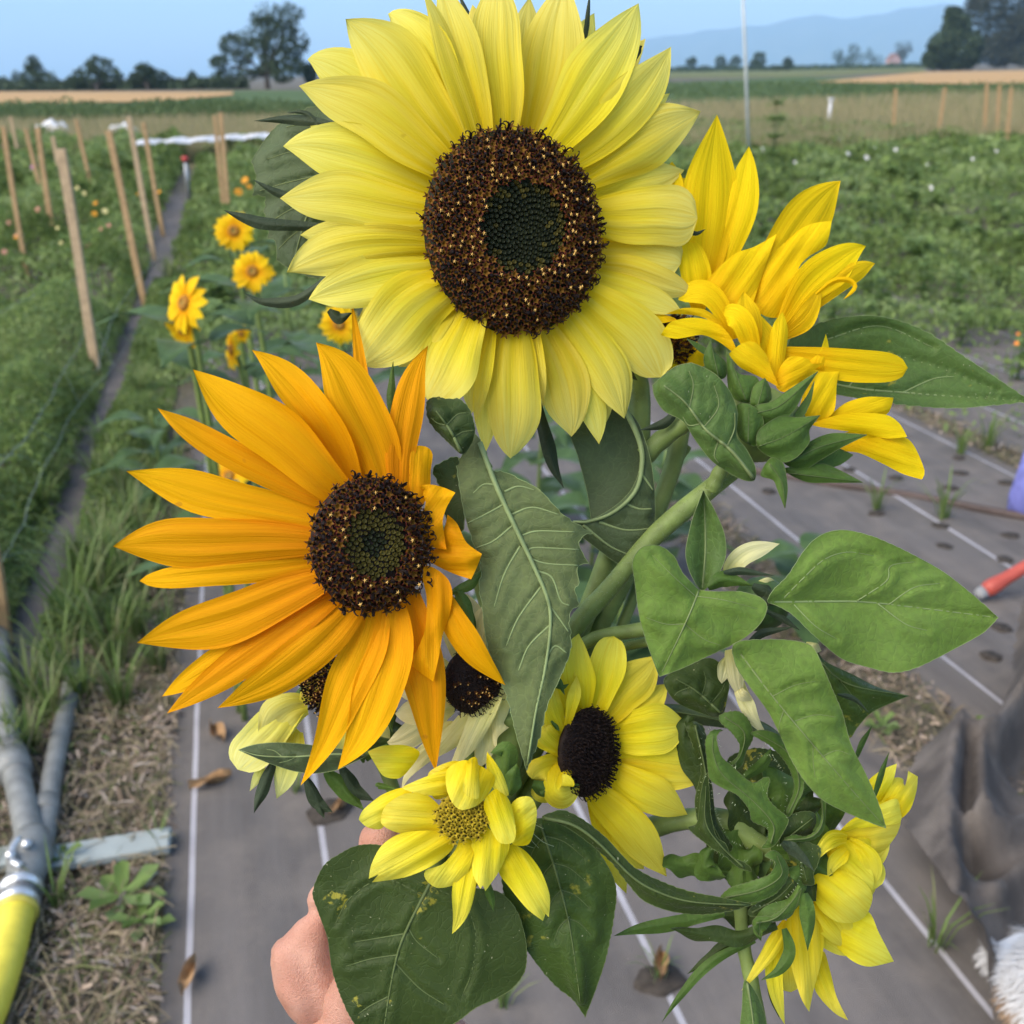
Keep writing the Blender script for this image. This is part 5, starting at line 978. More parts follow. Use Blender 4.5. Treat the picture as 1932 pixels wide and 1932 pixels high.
# ------------------------------------------------------------------ orange sunflower
def orange():
    c = (700, 1027); d0 = .418; r = flower(c, d0, 'deep orange sunflower at left with long petals and a red brown disc'); f = plane(c, d0, 2e-5, 0, 110, 132, .6, .18)
    Q = [(610, 935, 425, 850, 297, 770, 66, 2, 'p', dict(roll=.3, twist=.4)), (650, 925, 505, 815, 364, 697, 106, 1, 'p', dict(roll=.1)), (670, 910, 590, 770, 475, 660, 76, 3, 'p', dict(roll=-.35, twist=.5, ruf=.05)), (700, 900, 610, 800, 540, 755, 70, 4, 'p', {}), (738, 912, 682, 770, 596, 646, 104, 1, 'p', dict(roll=.1)), (768, 916, 766, 770, 808, 652, 66, 0, 'n', dict(roll=.15)), 
         (845, 1118, 885, 1215, 954, 1293, 58, -1, 'n', dict(roll=.3, dt=.0)), (782, 1140, 800, 1290, 822, 1456, 88, 0, 'n', dict(roll=-.05)), (748, 1152, 722, 1295, 637, 1452, 96, 0, 'p', dict(roll=.15)), (712, 1155, 660, 1300, 567, 1482, 86, 2, 'n', dict(roll=.05)), (680, 1146, 570, 1240, 410, 1336, 84, 1, 'p', dict(roll=-.15)), (640, 1132, 470, 1238, 315, 1346, 66, 2, 'p', dict(roll=.2)), (614, 1122, 430, 1235, 306, 1314, 54, 3, 'p', {}), (602, 1102, 440, 1160, 258, 1213, 98, 1, 'p', dict(roll=.1)), (594, 1066, 415, 1082, 263, 1096, 50, 3, 'w', {}),
         (590, 1022, 385, 1020, 213, 1031, 98, 1, 'p', dict(roll=-.05)), (598, 975, 420, 938, 238, 889, 82, 2, 'p', dict(roll=.2)), (722, 890, 690, 750, 663, 566, 38, 5, 'n', dict(roll=.5, dt=.02))]
    f.kw = .90
    for q in Q: petal(r, M_orange, q, f)
    for ol, bt, lay, bow in [([(1440, 690), (1500, 670), (1550, 678), (1574, 712), (1565, 790), (1562, 870), (1535, 940), (1500, 985), (1478, 930), (1452, 800)], [(1490, 980), (1510, 680)], -1, .004), ([(1515, 865), (1570, 855), (1630, 870), (1682, 893, -.006, 1), (1642, 960), (1622, 1030), (1632, 1110), (1640, 1164, -.004, 1), (1580, 1155), (1530, 1125), (1515, 1040), (1540, 940)], [(1525, 1090), (1675, 890)], -2, .005), ([(1540, 1180), (1600, 1150), (1630, 1060), (1645, 998, -.004, 1), (1690, 1040), (1735, 1130, -.005), (1808, 1184, -.006, 1), (1790, 1235), (1757, 1306, -.002, 1), (1690, 1285), (1620, 1255), (1560, 1220)], [(1550, 1185), (1800, 1200)], -1, .004), ([(1540, 1240), (1600, 1262), (1650, 1310), (1668, 1375), (1655, 1470), (1622, 1570), (1602, 1680), (1577, 1792, 0, 1), (1510, 1745), (1466, 1700), (1500, 1640), (1538, 1540), (1545, 1400), (1525, 1290)], [(1560, 1250), (1570, 1790)], -3, .004)]:
        ppatch(r, M_orange, R4(ol), R4(bt), f, lay, bow)
    ic = (706, 1026)
    def ch(rho, a, px, py):
        e = math.hypot((px-ic[0])/58, (py-ic[1])/66)
        if e < .38: return ['bud']
        if e < 1: return ['budo']
        if rho > .86: return random.choice([['open', 'anther'], ['curl', 'open'], ['anther', 'open'], ['curl', 'open']])
        return random.choice([['open', 'star'], ['open', 'anther'], ['open'], ['open', 'anther']])
    disc(r, c, 106, 126, d0, 230, .26, ch, 1.0, yaw=.6, dd=-.004)
    for pts, wd in [([(610, 740), (570, 720), (566, 688)], 12), ([(665, 810), (640, 790), (632, 740)], 14), ([(740, 800), (738, 740), (742, 680)], 16), ([(850, 1120), (890, 1100), (908, 1075)], 20), ([(790, 1350), (800, 1390), (803, 1400)], 10), ([(860, 1110), (880, 1150), (892, 1190)], 26), ([(730, 1300), (735, 1350), (740, 1382)], 18)]: bract(r, pts, wd, d0+.016, M_bract)
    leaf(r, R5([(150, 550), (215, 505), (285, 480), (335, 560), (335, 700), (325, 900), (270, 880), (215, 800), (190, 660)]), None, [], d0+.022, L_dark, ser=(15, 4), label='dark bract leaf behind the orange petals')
    # the long serrated leaf hanging in front, its upper tip folded over
    leaf(r, R5([(385, 335, .004, 1), (430, 400), (468, 490), (500, 560), (560, 565), (650, 610), (760, 670), (900, 815), (1058, 915, .004, 1), (1000, 940), (990, 1000), (1040, 1088, .003, 1), (975, 1110), (985, 1200), (960, 1240), (988, 1325, .003, 1), (930, 1380), (938, 1500), (938, 1580), (900, 1690), (850, 1800), (805, 1900), (760, 2080), (715, 2200), (688, 2272, 0, 1), (660, 2180), (620, 2040), (585, 1890), (530, 1730), (478, 1610), (448, 1480), (432, 1320), (415, 1230), (425, 1110), (375, 950), (330, 800), (305, 660), (280, 515, .004, 1), (330, 450)]),
         R5([(420, 400), (510, 640), (620, 880), (720, 1090), (805, 1290), (822, 1450), (790, 1700), (740, 1930), (690, 2240)]), [R5(v) for v in [[(505, 640), (440, 640), (380, 690)], [(560, 750), (470, 800), (350, 860)], [(560, 680), (640, 650), (730, 670)], [(610, 870), (500, 960), (400, 1000)], [(600, 810), (720, 770), (870, 810)], [(660, 930), (750, 905), (960, 910)], [(690, 1020), (740, 1000), (985, 1010)], [(700, 1060), (800, 1090), (980, 1100)], [(650, 990), (560, 1150), (500, 1340)], [(770, 1220), (640, 1400), (570, 1560)], [(740, 1130), (830, 1170), (880, 1300), (930, 1330)], [(820, 1440), (700, 1560), (640, 1700)], [(815, 1330), (870, 1400), (925, 1480)], [(800, 1620), (850, 1560), (915, 1600)]]], .432, L_under, slope=(-1e-5, -2e-5), vb=-.004, ser=(26, 4.5), vmat=M_vein, vr=.00085, label='long pale grey green serrated leaf hanging down in front, underside showing')
    leaf(r, R5([(120, 160), (195, 142, 0, 1), (245, 150), (300, 148, 0, 1), (355, 200), (392, 320), (375, 400), (320, 465), (250, 410), (170, 330), (125, 270)]), R5([(310, 450), (250, 330), (170, 220)]), [R5(v) for v in [[(270, 370), (320, 340), (385, 330)], [(230, 300), (290, 240), (340, 230)], [(230, 300), (180, 290), (140, 260)]]], .428, L_dark, slope=(0, 0), vmat=M_veink, vr=.0006, ser=(12, 3), label='dark folded over tip of the serrated leaf')
    stem(r, [(720, 1040, .44), (830, 1010, .462), (900, 1060, .47), (930, 1250, .472), (860, 1500, .474), (790, 1740, .475), (770, 1930, .475)], .0055, .0045, hairs=300, hl=.002)
orange()
# ------------------------------------------------------------------ golden sunflower seen from the side, and the one hidden behind the lemon
def gold():
    c = (1450, 700); d0 = .475; r = flower(c, d0, 'golden yellow sunflower at right seen from the side with green bracts'); f = plane(c, d0, 1e-5, -3e-5)
    Q = [(1411, 590, 1505, 435, 1586, 341, 84, 4, 'p', dict(roll=.2)), (1480, 610, 1556, 512, 1634, 464, 66, 3, 'p', dict(roll=.15)), (1520, 590, 1598, 524, 1651, 497, 34, 4, 'p', {}), (1478, 632, 1526, 590, 1546, 540, 38, 2, 'n', dict(roll=.3)), (1470, 668, 1605, 688, 1713, 694, 58, 1, 'b', dict(roll=.1)), (1385, 640, 1340, 558, 1280, 566, 42, 1, 'b', {}), (1425, 650, 1412, 600, 1403, 550, 46, 0, 'p', {}), (1425, 680, 1400, 610, 1365, 592, 44, -1, 'b', dict(dt=-.004)),
         (1490, 740, 1520, 720, 1545, 700, 50, 0, 'p', {}), (1570, 838, 1640, 825, 1700, 830, 34, 1, 'p', {}), (1465, 700, 1440, 640, 1430, 590, 50, 2, 'p', {})]
    for q in Q: petal(r, M_gold, q, f)
    for ol, bt, lay in [([(930, 960), (950, 830), (990, 740), (1100, 640), (1200, 582), (1298, 568, 0, 1), (1272, 680), (1185, 740), (1140, 795), (1110, 920), (1060, 1020), (980, 1020)], [(990, 1000), (1290, 575)], 3), ([(690, 890), (740, 810), (840, 722), (930, 690), (1036, 630, 0, 1), (990, 760), (950, 880), (900, 1010), (830, 1020), (760, 970)], [(790, 980), (1030, 635)], 2), ([(1190, 1240), (1240, 1190), (1270, 1103, 0, 1), (1286, 1180), (1275, 1275), (1230, 1270)], [(1215, 1260), (1270, 1105)], 0), ([(355, 1045, 0, 1), (420, 1003), (500, 1012), (560, 1038), (470, 1057), (390, 1060)], [(560, 1040), (355, 1045)], 0), ([(485, 1110, 0, 1), (530, 1050), (620, 1028), (700, 1035), (775, 1070), (825, 1130), (845, 1200), (760, 1142), (680, 1110), (560, 1128)], [(840, 1190), (485, 1110)], -2), ([(510, 1010, 0, 1), (590, 982), (690, 988), (765, 1040), (800, 1110), (700, 1032), (600, 1012)], [(790, 1090), (510, 1010)], -1), ([(990, 1190), (1020, 1060), (1065, 1000, 0, 1), (1090, 1080), (1082, 1180), (1062, 1280), (1030, 1345), (985, 1270)], [(1030, 1330), (1065, 1000)], -1),
                    ([(808, 1200, 0, 1), (870, 1150), (930, 1143), (985, 1200), (1012, 1270), (1048, 1360, 0, 1), (960, 1312), (860, 1262)], [(1040, 1350), (810, 1200)], -4), ([(1035, 1360), (1050, 1270), (1100, 1213), (1180, 1222), (1205, 1246), (1262, 1244, 0, 1), (1172, 1305), (1090, 1380)], [(1040, 1360), (1260, 1244)], -3), ([(1140, 1510), (1160, 1400), (1190, 1330), (1240, 1290), (1332, 1284, 0, 1), (1322, 1350), (1308, 1475), (1230, 1520)], [(1180, 1510), (1310, 1290)], -1), ([(1210, 1540), (1300, 1480), (1370, 1430), (1470, 1404), (1592, 1408, 0, 1), (1562, 1485), (1450, 1500), (1330, 1520)], [(1215, 1535), (1590, 1410)], 0), ([(1205, 1535), (1330, 1490), (1450, 1480), (1560, 1490), (1620, 1530), (1657, 1594, 0, 1), (1560, 1602), (1450, 1578), (1330, 1562)], [(1210, 1535), (1655, 1590)], -2), ([(1320, 1655), (1420, 1610), (1540, 1594), (1640, 1594), (1692, 1640), (1740, 1755), (1726, 1797, 0, 1), (1640, 1772), (1540, 1722), (1430, 1672)], [(1325, 1650), (1730, 1790)], -1)]:
        ppatch(r, M_gold, RC(ol), RC(bt), f, lay)
    bract(r, [(1540, 555), (1572, 530), (1600, 528), (1613, 540), (1602, 556), (1590, 566)], 12, d0-.003, M_gold, name='petal', sh='n', roll=.5)['label'] = 'withered curled tip petal'
    # receptacle: a shallow hairy cup behind the bracts
    R0 = W(1425, 822, d0-.004); ax = unit(W(1475, 730, d0+.012)-W(1400, 850, d0-.006)); a = unit(np.cross(ax, FW)); b = np.cross(ax, a); V = []
    for z, rr in [(-.012, .005), (-.008, .010), (0, .017), (.008, .021), (.016, .020), (.02, .012)]: V += [R0+ax*z+(a*math.cos(q)+b*math.sin(q)*.8)*rr for q in np.arange(20)*2*math.pi/20]
    mesh('receptacle', V, [(i*20+j, i*20+(j+1) % 20, (i+1)*20+(j+1) % 20, (i+1)*20+j) for i in range(5) for j in range(20)]+[tuple(range(19, -1, -1)), tuple(range(100, 120))], M_stem, r)
    for ol, md, z in [([(930, 1450), (1010, 1428), (1080, 1380), (1150, 1335), (1232, 1284, -.003, 1), (1172, 1375), (1110, 1480), (1020, 1545), (955, 1515)], [(945, 1480), (1060, 1440), (1225, 1290)], -.019), ([(940, 1625), (955, 1560), (1050, 1498), (1140, 1502), (1242, 1493, -.004, 1), (1192, 1560), (1192, 1620), (1130, 1692), (1060, 1715), (965, 1665)], [(950, 1640), (1080, 1590), (1235, 1497)], -.022), ([(1070, 1710), (1190, 1620), (1300, 1578), (1465, 1585, -.002, 1), (1350, 1642), (1250, 1702), (1160, 1750)], [(1080, 1720), (1250, 1640), (1455, 1587)], -.016), ([(845, 1450), (900, 1438), (960, 1480), (975, 1545), (945, 1610), (930, 1640), (855, 1590)], [(900, 1620), (905, 1450)], -.020), ([(798, 1175, 0, 1), (850, 1288), (935, 1308), (955, 1355), (915, 1425), (855, 1425), (808, 1370)], [(890, 1420), (805, 1190)], -.015), ([(910, 1450), (925, 1360), (980, 1315, 0, 1), (1008, 1370), (1005, 1440), (950, 1455)], [(945, 1450), (980, 1320)], -.016), ([(1070, 1750), (1150, 1733), (1270, 1725), (1445, 1811, 0, 1), (1300, 1812), (1175, 1808)], [(1080, 1765), (1435, 1808)], -.014), ([(960, 1775), (1008, 1695), (1065, 1718), (1082, 1780), (1088, 1850), (1076, 1934, 0, 1), (1042, 1850), (1020, 1800)], [(1000, 1720), (1060, 1810), (1076, 1930)], -.025), ([(690, 1215), (722, 1133, 0, 1), (742, 1190), (795, 1240), (795, 1305), (760, 1318), (705, 1280)], [(760, 1310), (722, 1140)], -.016), ([(610, 1128, 0, 1), (660, 1148), (710, 1180), (720, 1215), (660, 1180)], None, -.006), ([(1110, 1690), (1190, 1650), (1300, 1640), (1400, 1680, 0, 1), (1330, 1730), (1200, 1750)], None, -.008), ([(1120, 1490), (1180, 1400), (1215, 1330, 0, 1), (1200, 1420), (1160, 1500)], None, -.014)]:
        leaf(r, RC(ol), RC(md) if md else None, [], d0+z, M_bract, name='bract', vmat=M_veink, vr=.00016, vb=-.004, wav=.0018, step=4., crease=.0006)

    leaf(r, RC([(930, 1800), (935, 1740), (890, 1650), (845, 1590), (850, 1480), (820, 1390), (760, 1310), (700, 1270), (630, 1242, 0, 1), (560, 1258), (500, 1300), (447, 1348, 0, 1), (455, 1400), (500, 1470), (590, 1520), (650, 1610), (720, 1700), (800, 1760), (880, 1800)]), RC([(925, 1790), (820, 1660), (700, 1560), (600, 1430), (500, 1350)]), [RC(v) for v in [[(800, 1640), (835, 1560), (838, 1480)], [(690, 1550), (760, 1450), (740, 1350)], [(620, 1460), (640, 1350), (620, 1280)], [(760, 1610), (740, 1680), (760, 1720)], [(680, 1530), (620, 1540), (590, 1500)]]], .448, L_mid, vmat=M_veind, slope=(0, 4e-5), label='smooth mid green leaf folded at the stem top, in front of the bracts')
    leaf(r, [(1490, 640), (1540, 612), (1590, 599), (1660, 597), (1740, 622), (1830, 680), (1945, 757, 0, 1), (1880, 764), (1790, 770), (1690, 762), (1600, 748), (1540, 735), (1490, 700)], [(1470, 690, .004), (1590, 728, .004), (1720, 742, .004), (1940, 757, .002)], [[(1520, 690, .006), (1640, 664, .006), (1760, 690, .005), (1880, 736, .002)], [(1560, 640, .004), (1660, 615, .003), (1760, 655, .003)], [(1600, 730, .004), (1640, 690, .005), (1700, 672, .004)], [(1700, 742, .004), (1760, 715, .004), (1800, 710, .003)]], .505, L_mid, vmat=M_vein, ser=(24, 3), label='broad dark green leaf reaching to the right picture edge')
    stem(r, [(1425, 838, .474), (1390, 880, .474), (1330, 930, .476), (1236, 1010, .48), (1150, 1110, .483), (1075, 1200, .483), (960, 1420, .48), (830, 1680, .476), (765, 1930, .472)], .0048, .0044, hairs=3200, hl=.0034)
    stem(r, [(1215, 862, .492), (1250, 828, .492), (1300, 792, .488), (1345, 770, .486)], .0048, .0042, hairs=200, hl=.002)
    stem(r, [(1395, 850, .462), (1360, 888, .464), (1343, 925, .468)], .0030, .0036, name='leaf_stalk', hairs=150, hl=.002)
    stem(r, [(1295, 840, .52), (1280, 865, .52), (1272, 885, .525), (1120, 1300, .50), (800, 1760, .48)], .003, .003)
gold()
def gold_hidden():
    c = (1285, 640); d0 = .498; r = flower(c, d0, 'golden sunflower mostly hidden behind the lemon bloom with two tall upright petals'); f = plane(c, d0)
    for q in [(1312, 570, 1338, 390, 1353, 216, 92, 1, 'p', dict(roll=.1)), (1335, 560, 1392, 400, 1413, 275, 58, 2, 'p', dict(roll=-.2)), (1262, 400, 1265, 350, 1268, 305, 44, 0, 'p', {}), (1240, 400, 1225, 360, 1218, 325, 40, 1, 'p', {}), (1290, 400, 1288, 360, 1278, 335, 36, 2, 'p', {}), (1318, 585, 1312, 520, 1300, 455, 54, -2, 'b', dict(roll=.3)), (1275, 615, 1272, 660, 1262, 700, 50, -2, 'b', {}), (1290, 640, 1310, 670, 1330, 690, 46, 0, 'p', {}), (1240, 640, 1200, 660, 1150, 690, 50, 1, 'p', {}), (1250, 610, 1200, 600, 1150, 590, 50, 2, 'p', {})]: petal(r, M_gold, q, f)
    disc(r, (1278, 640), 34, 46, d0, 90, .3, lambda *a: random.choice([['open'], ['yel'], ['open', 'anther']]), 1., yaw=.8, dd=-.006)
    bract(r, [(1300, 690), (1270, 705), (1230, 690)], 22, d0+.004, M_bractd); bract(r, [(1230, 640), (1220, 610), (1196, 590)], 16, d0+.004)
    stem(r, [(1300, 660, .51), (1290, 760, .515), (1240, 960, .51), (1000, 1430, .495), (800, 1780, .48)], .005, .0045)
gold_hidden()
# ------------------------------------------------------------------ pale sunflower turned away behind the heart shaped leaves
def turned():
    c = (1455, 1140); d0 = .440; r = flower(c, d0, 'pale sunflower turned away at right wrapped in smooth bright green leaves'); f = plane(c, d0)
    leaf(r, R6([(420, 1172, .004, 1), (375, 1130), (340, 1090), (300, 1015), (235, 967), (155, 970), (108, 1035), (120, 1150), (140, 1300), (178, 1430), (232, 1576, 0, 1), (330, 1540), (480, 1470), (620, 1400), (705, 1325), (735, 1250), (700, 1205), (600, 1178), (500, 1180)]), R6([(415, 1178, .002), (370, 1290, -.005), (310, 1420, -.004), (242, 1560, 0)]), [R6(v) for v in [[(400, 1200, 0), (300, 1110, -.004), (200, 1010, -.002)], [(400, 1200, 0), (540, 1220, -.003), (690, 1260, -.001)], [(350, 1330), (260, 1330), (170, 1300)], [(350, 1330), (440, 1400), (520, 1430)]]], .418, L_bright, slope=(1e-5, 0), vmat=M_veind, vr=.0003, ser=(9, 1.2), label='heart shaped bright green leaf, left one of the whorl')
    leaf(r, R6([(425, 1172), (375, 1090), (355, 1000), (372, 900), (392, 825), (437, 708, 0, 1), (490, 800), (535, 910), (542, 1010), (512, 1090), (455, 1160)]), R6([(432, 1165), (446, 1000), (445, 850), (438, 715)]), [], .432, L_mid, slope=(0, 0), vb=.005, vmat=M_veind, vr=.0004, label='narrow upright green leaf standing above the heart shaped one')
    leaf(r, R6([(735, 1225), (765, 1170), (830, 1105), (895, 1005), (945, 945), (1010, 905), (1100, 893), (1235, 925), (1400, 1000), (1560, 1090), (1700, 1200), (1812, 1300, 0, 1), (1740, 1372), (1600, 1450), (1440, 1530), (1325, 1556), (1200, 1530), (1080, 1490), (960, 1390), (850, 1285), (770, 1240)]), R6([(750, 1228, .003), (1000, 1225, .003), (1200, 1228, .003), (1500, 1262, .002), (1800, 1299, 0)]), [R6(v) for v in [[(800, 1222, .002), (900, 1120, -.003), (1000, 1030, -.003), (1110, 995, -.001), (1230, 1012, 0)], [(1150, 1225, .002), (1290, 1130, -.002), (1310, 1060, -.001), (1420, 1040, 0)], [(860, 1240, .002), (960, 1340, -.001), (1060, 1400, 0)], [(1300, 1240, .002), (1420, 1160, -.001), (1540, 1140, 0)], [(1250, 1235, .002), (1380, 1330, 0), (1480, 1360, 0)]]], .430, L_bright, slope=(3e-5, 1e-5), vmat=M_vein, vr=.00042, ser=(8, 1.2), label='large bright green pointed leaf at right with a pale midrib')
    leaf(r, R8([(905, 25), (940, -10), (1050, -18), (1180, -15), (1285, 15), (1340, 120), (1385, 225), (1430, 335), (1470, 480), (1540, 620), (1600, 760), (1637, 878, 0, 1), (1560, 850), (1440, 800), (1330, 740), (1240, 640), (1180, 540), (1140, 450), (1080, 330), (1000, 220), (930, 120)]), R8([(945, 50, .002), (1100, 255, -.003), (1280, 470, -.005), (1460, 680, -.004), (1625, 865, 0)]), [R8(v) for v in [[(1100, 250), (1200, 200), (1300, 180)], [(1200, 370), (1300, 340), (1400, 350)], [(1330, 540), (1400, 510), (1470, 530)], [(1150, 320), (1130, 380), (1130, 430)], [(1290, 480), (1290, 560), (1300, 640)]]], .412, L_bright, slope=(0, 2e-5), vmat=M_veind, vr=.00026, ser=(8, 1.2), label='long bright green leaf pointing down to the curly sunflower')
    leaf(r, R8([(1290, 0), (1340, 80), (1480, 150), (1600, 210), (1745, 250, 0, 1), (1640, 292), (1560, 335), (1500, 400), (1462, 450), (1400, 380), (1300, 200)]), R8([(1300, 60), (1450, 190), (1735, 250)]), [R8([(1420, 180), (1470, 240), (1520, 320)])], .452, L_spot, vmat=M_veink, vr=.0003, label='dull green leaf tip with yellow specks behind')
    leaf(r, R8([(585, 165), (600, 230), (650, 285), (740, 325), (850, 350), (885, 240), (890, 180), (860, 110), (800, 70), (690, 100)]), R8([(850, 330), (740, 230), (640, 170)]), [R8(v) for v in [[(760, 250), (780, 180), (770, 130)], [(700, 210), (650, 230), (630, 250)], [(800, 290), (850, 230), (870, 190)]]], .452, L_dark, vmat=M_veink, vr=.0004, label='dark leaf below the heart shaped one')
    for q in [(1372, 1082, 1405, 1048, 1471, 1026, 38, 1, 'p', {}), (1425, 1105, 1445, 1100, 1462, 1104, 18, 1, 'b', {}), (1378, 1225, 1388, 1270, 1400, 1325, 34, 2, 'n', {}), (1395, 1285, 1412, 1340, 1448, 1388, 28, 3, 'n', {}), (1520, 1215, 1535, 1222, 1550, 1228, 18, 1, 'p', {}), (1375, 1240, 1365, 1265, 1362, 1290, 24, 3, 'p', {}), (1390, 1290, 1400, 1310, 1420, 1320, 20, 2, 'p', {})]: petal(r, M_cream, q, f)
    for pts, wd, m in [([(1365, 1080), (1400, 1078), (1461, 1086)], 15, M_bractd), ([(1335, 1108), (1370, 1092), (1420, 1106)], 30, M_bract), ([(1420, 1105), (1445, 1118), (1462, 1128)], 26, M_bractd), ([(1430, 1140), (1448, 1135), (1460, 1142)], 20, M_bractd), ([(1440, 1150), (1480, 1170), (1510, 1190)], 12, M_bractd), ([(1410, 1215), (1440, 1195), (1500, 1182)], 16, M_bractd), ([(1400, 1235), (1420, 1255), (1440, 1268)], 12, M_bractd), ([(1580, 1310), (1610, 1318), (1640, 1345)], 10, M_bractd)]: bract(r, pts, wd, d0-.010, m)
    P0 = W(1432, 1142, d0); ax = unit(FW+.4*RT); a = unit(np.cross(ax, UP)); b = np.cross(ax, a); V = []
    for z, rr in [(-.006, .003), (-.004, .008), (.004, .012), (.010, .012)]: V += [P0+ax*z+(a*math.cos(q)+b*math.sin(q))*rr for q in np.arange(16)*2*math.pi/16]
    mesh('receptacle', V, [(i*16+j, i*16+(j+1) % 16, (i+1)*16+(j+1) % 16, (i+1)*16+j) for i in range(3) for j in range(16)]+[tuple(range(15, -1, -1)), tuple(range(48, 64))], M_stemd, r)
    stem(r, [(1432, 1145, .452), (1330, 1175, .466), (1210, 1188, .474), (1080, 1232, .478), (960, 1450, .478), (840, 1690, .476), (775, 1930, .47)], .0034, .0032, hairs=400, hl=.0018)
    stem(r, [(1420, 1160, .455), (1340, 1190, .47), (1220, 1212, .482), (1160, 1230, .486), (1060, 1300, .486), (900, 1620, .478), (785, 1930, .472)], .0022, .0022, hairs=200, hl=.0014)
turned()
# ------------------------------------------------------------------ lemon flower with the plain dark disc, lower centre
def lower():
    c = (1111, 1420); d0 = .452; r = flower(c, d0, 'lemon sunflower low in the middle with a plain black brown disc'); f = plane(c, d0, 2e-5, 0, 55, 84, .6, .15)
    for q in [(1098, 1345, 1086, 1270, 1092, 1195, 62, 2, 'p', {}), (1122, 1345, 1142, 1270, 1158, 1200, 64, 1, 'b', {}), (1080, 1350, 1064, 1290, 1060, 1245, 46, 3, 'p', {}), (1132, 1350, 1185, 1300, 1242, 1236, 76, 0, 'p', dict(roll=.1)), (1150, 1365, 1215, 1330, 1258, 1290, 50, 2, 'p', {}), (1158, 1382, 1230, 1378, 1300, 1370, 92, 0, 'p', dict(roll=0)), (1163, 1412, 1245, 1426, 1328, 1428, 50, 1, 'p', {}), (1163, 1448, 1250, 1462, 1330, 1472, 50, 1, 'p', {}), (1155, 1456, 1220, 1495, 1297, 1537, 70, 0, 'p', {}), (1112, 1498, 1185, 1560, 1258, 1654, 72, 0, 'p', {}), (1130, 1495, 1170, 1580, 1215, 1640, 60, 2, 'p', {}), (1115, 1505, 1150, 1600, 1182, 1686, 40, 3, 'p', {}), (1058, 1450, 1052, 1490, 1094, 1482, 60, -1, 'w', dict(dt=-.004, roll=.4)), (1062, 1395, 1040, 1340, 1034, 1285, 40, 1, 'b', dict(ruf=.12)), (1060, 1420, 1030, 1390, 1015, 1365, 42, 1, 'w', dict(ruf=.15)), (1058, 1450, 1025, 1450, 1004, 1470, 48, 1, 'w', dict(ruf=.15)), (1062, 1360, 1082, 1320, 1088, 1275, 22, -1, 'p', {}), (1056, 1470, 1030, 1490, 1010, 1480, 46, 2, 'w', dict(ruf=.12))]: petal(r, M_yellow, q, f)
    disc(r, c, 55, 84, d0, 420, .22, lambda rho, *a: ['anther'] if rho < .9 else random.choice([['anther'], ['curl']]), 1.0, yaw=.6, dd=-.004)
    for pts, wd in [([(1040, 1300), (1052, 1285), (1066, 1312)], 16), ([(1020, 1498), (1050, 1480), (1088, 1470)], 30), ([(1005, 1480), (1040, 1490), (1098, 1480)], 34), ([(1040, 1360), (1050, 1372), (1056, 1380)], 8), ([(1035, 1290), (1060, 1296), (1074, 1290)], 10)]: bract(r, pts, wd, d0-.012, M_bract)
    leaf(r, [(1022, 1543), (1065, 1548), (1117, 1591), (1161, 1668), (1154, 1755), (1137, 1829), (1104, 1919, 0, 1), (1085, 1890), (1058, 1868), (1030, 1840), (990, 1785), (965, 1725), (950, 1680), (945, 1600), (980, 1560)], [(1020, 1555), (1050, 1650), (1075, 1750), (1095, 1890)], autoveins([(1020, 1555), (1050, 1650), (1075, 1750), (1095, 1890)], 70, 70, 4), .434, L_spot, vmat=M_veink, vr=.0004, ser=(14, 2.5), label='dark green spotted leaf right of the round leaf')
    leaf(r, R8([(0, 828), (60, 800), (110, 795), (200, 840), (300, 920), (375, 1000), (440, 1065), (545, 1122), (700, 1178), (850, 1208), (1005, 1240, 0, 1), (900, 1272), (750, 1290), (600, 1270), (480, 1220), (400, 1130), (330, 1040), (200, 930), (100, 865)]), R8([(10, 830), (150, 865), (270, 950), (430, 1110), (560, 1185), (720, 1230), (985, 1245)]), [], .424, L_dark, vmat=M_veink, vr=.0005, ser=(18, 2), label='long narrow dark leaf curving to the curly sunflower')
    stem(r, [(1100, 1430, .466), (1030, 1480, .474), (940, 1600, .476), (830, 1740, .476), (775, 1930, .473)], .004, .004)
lower()
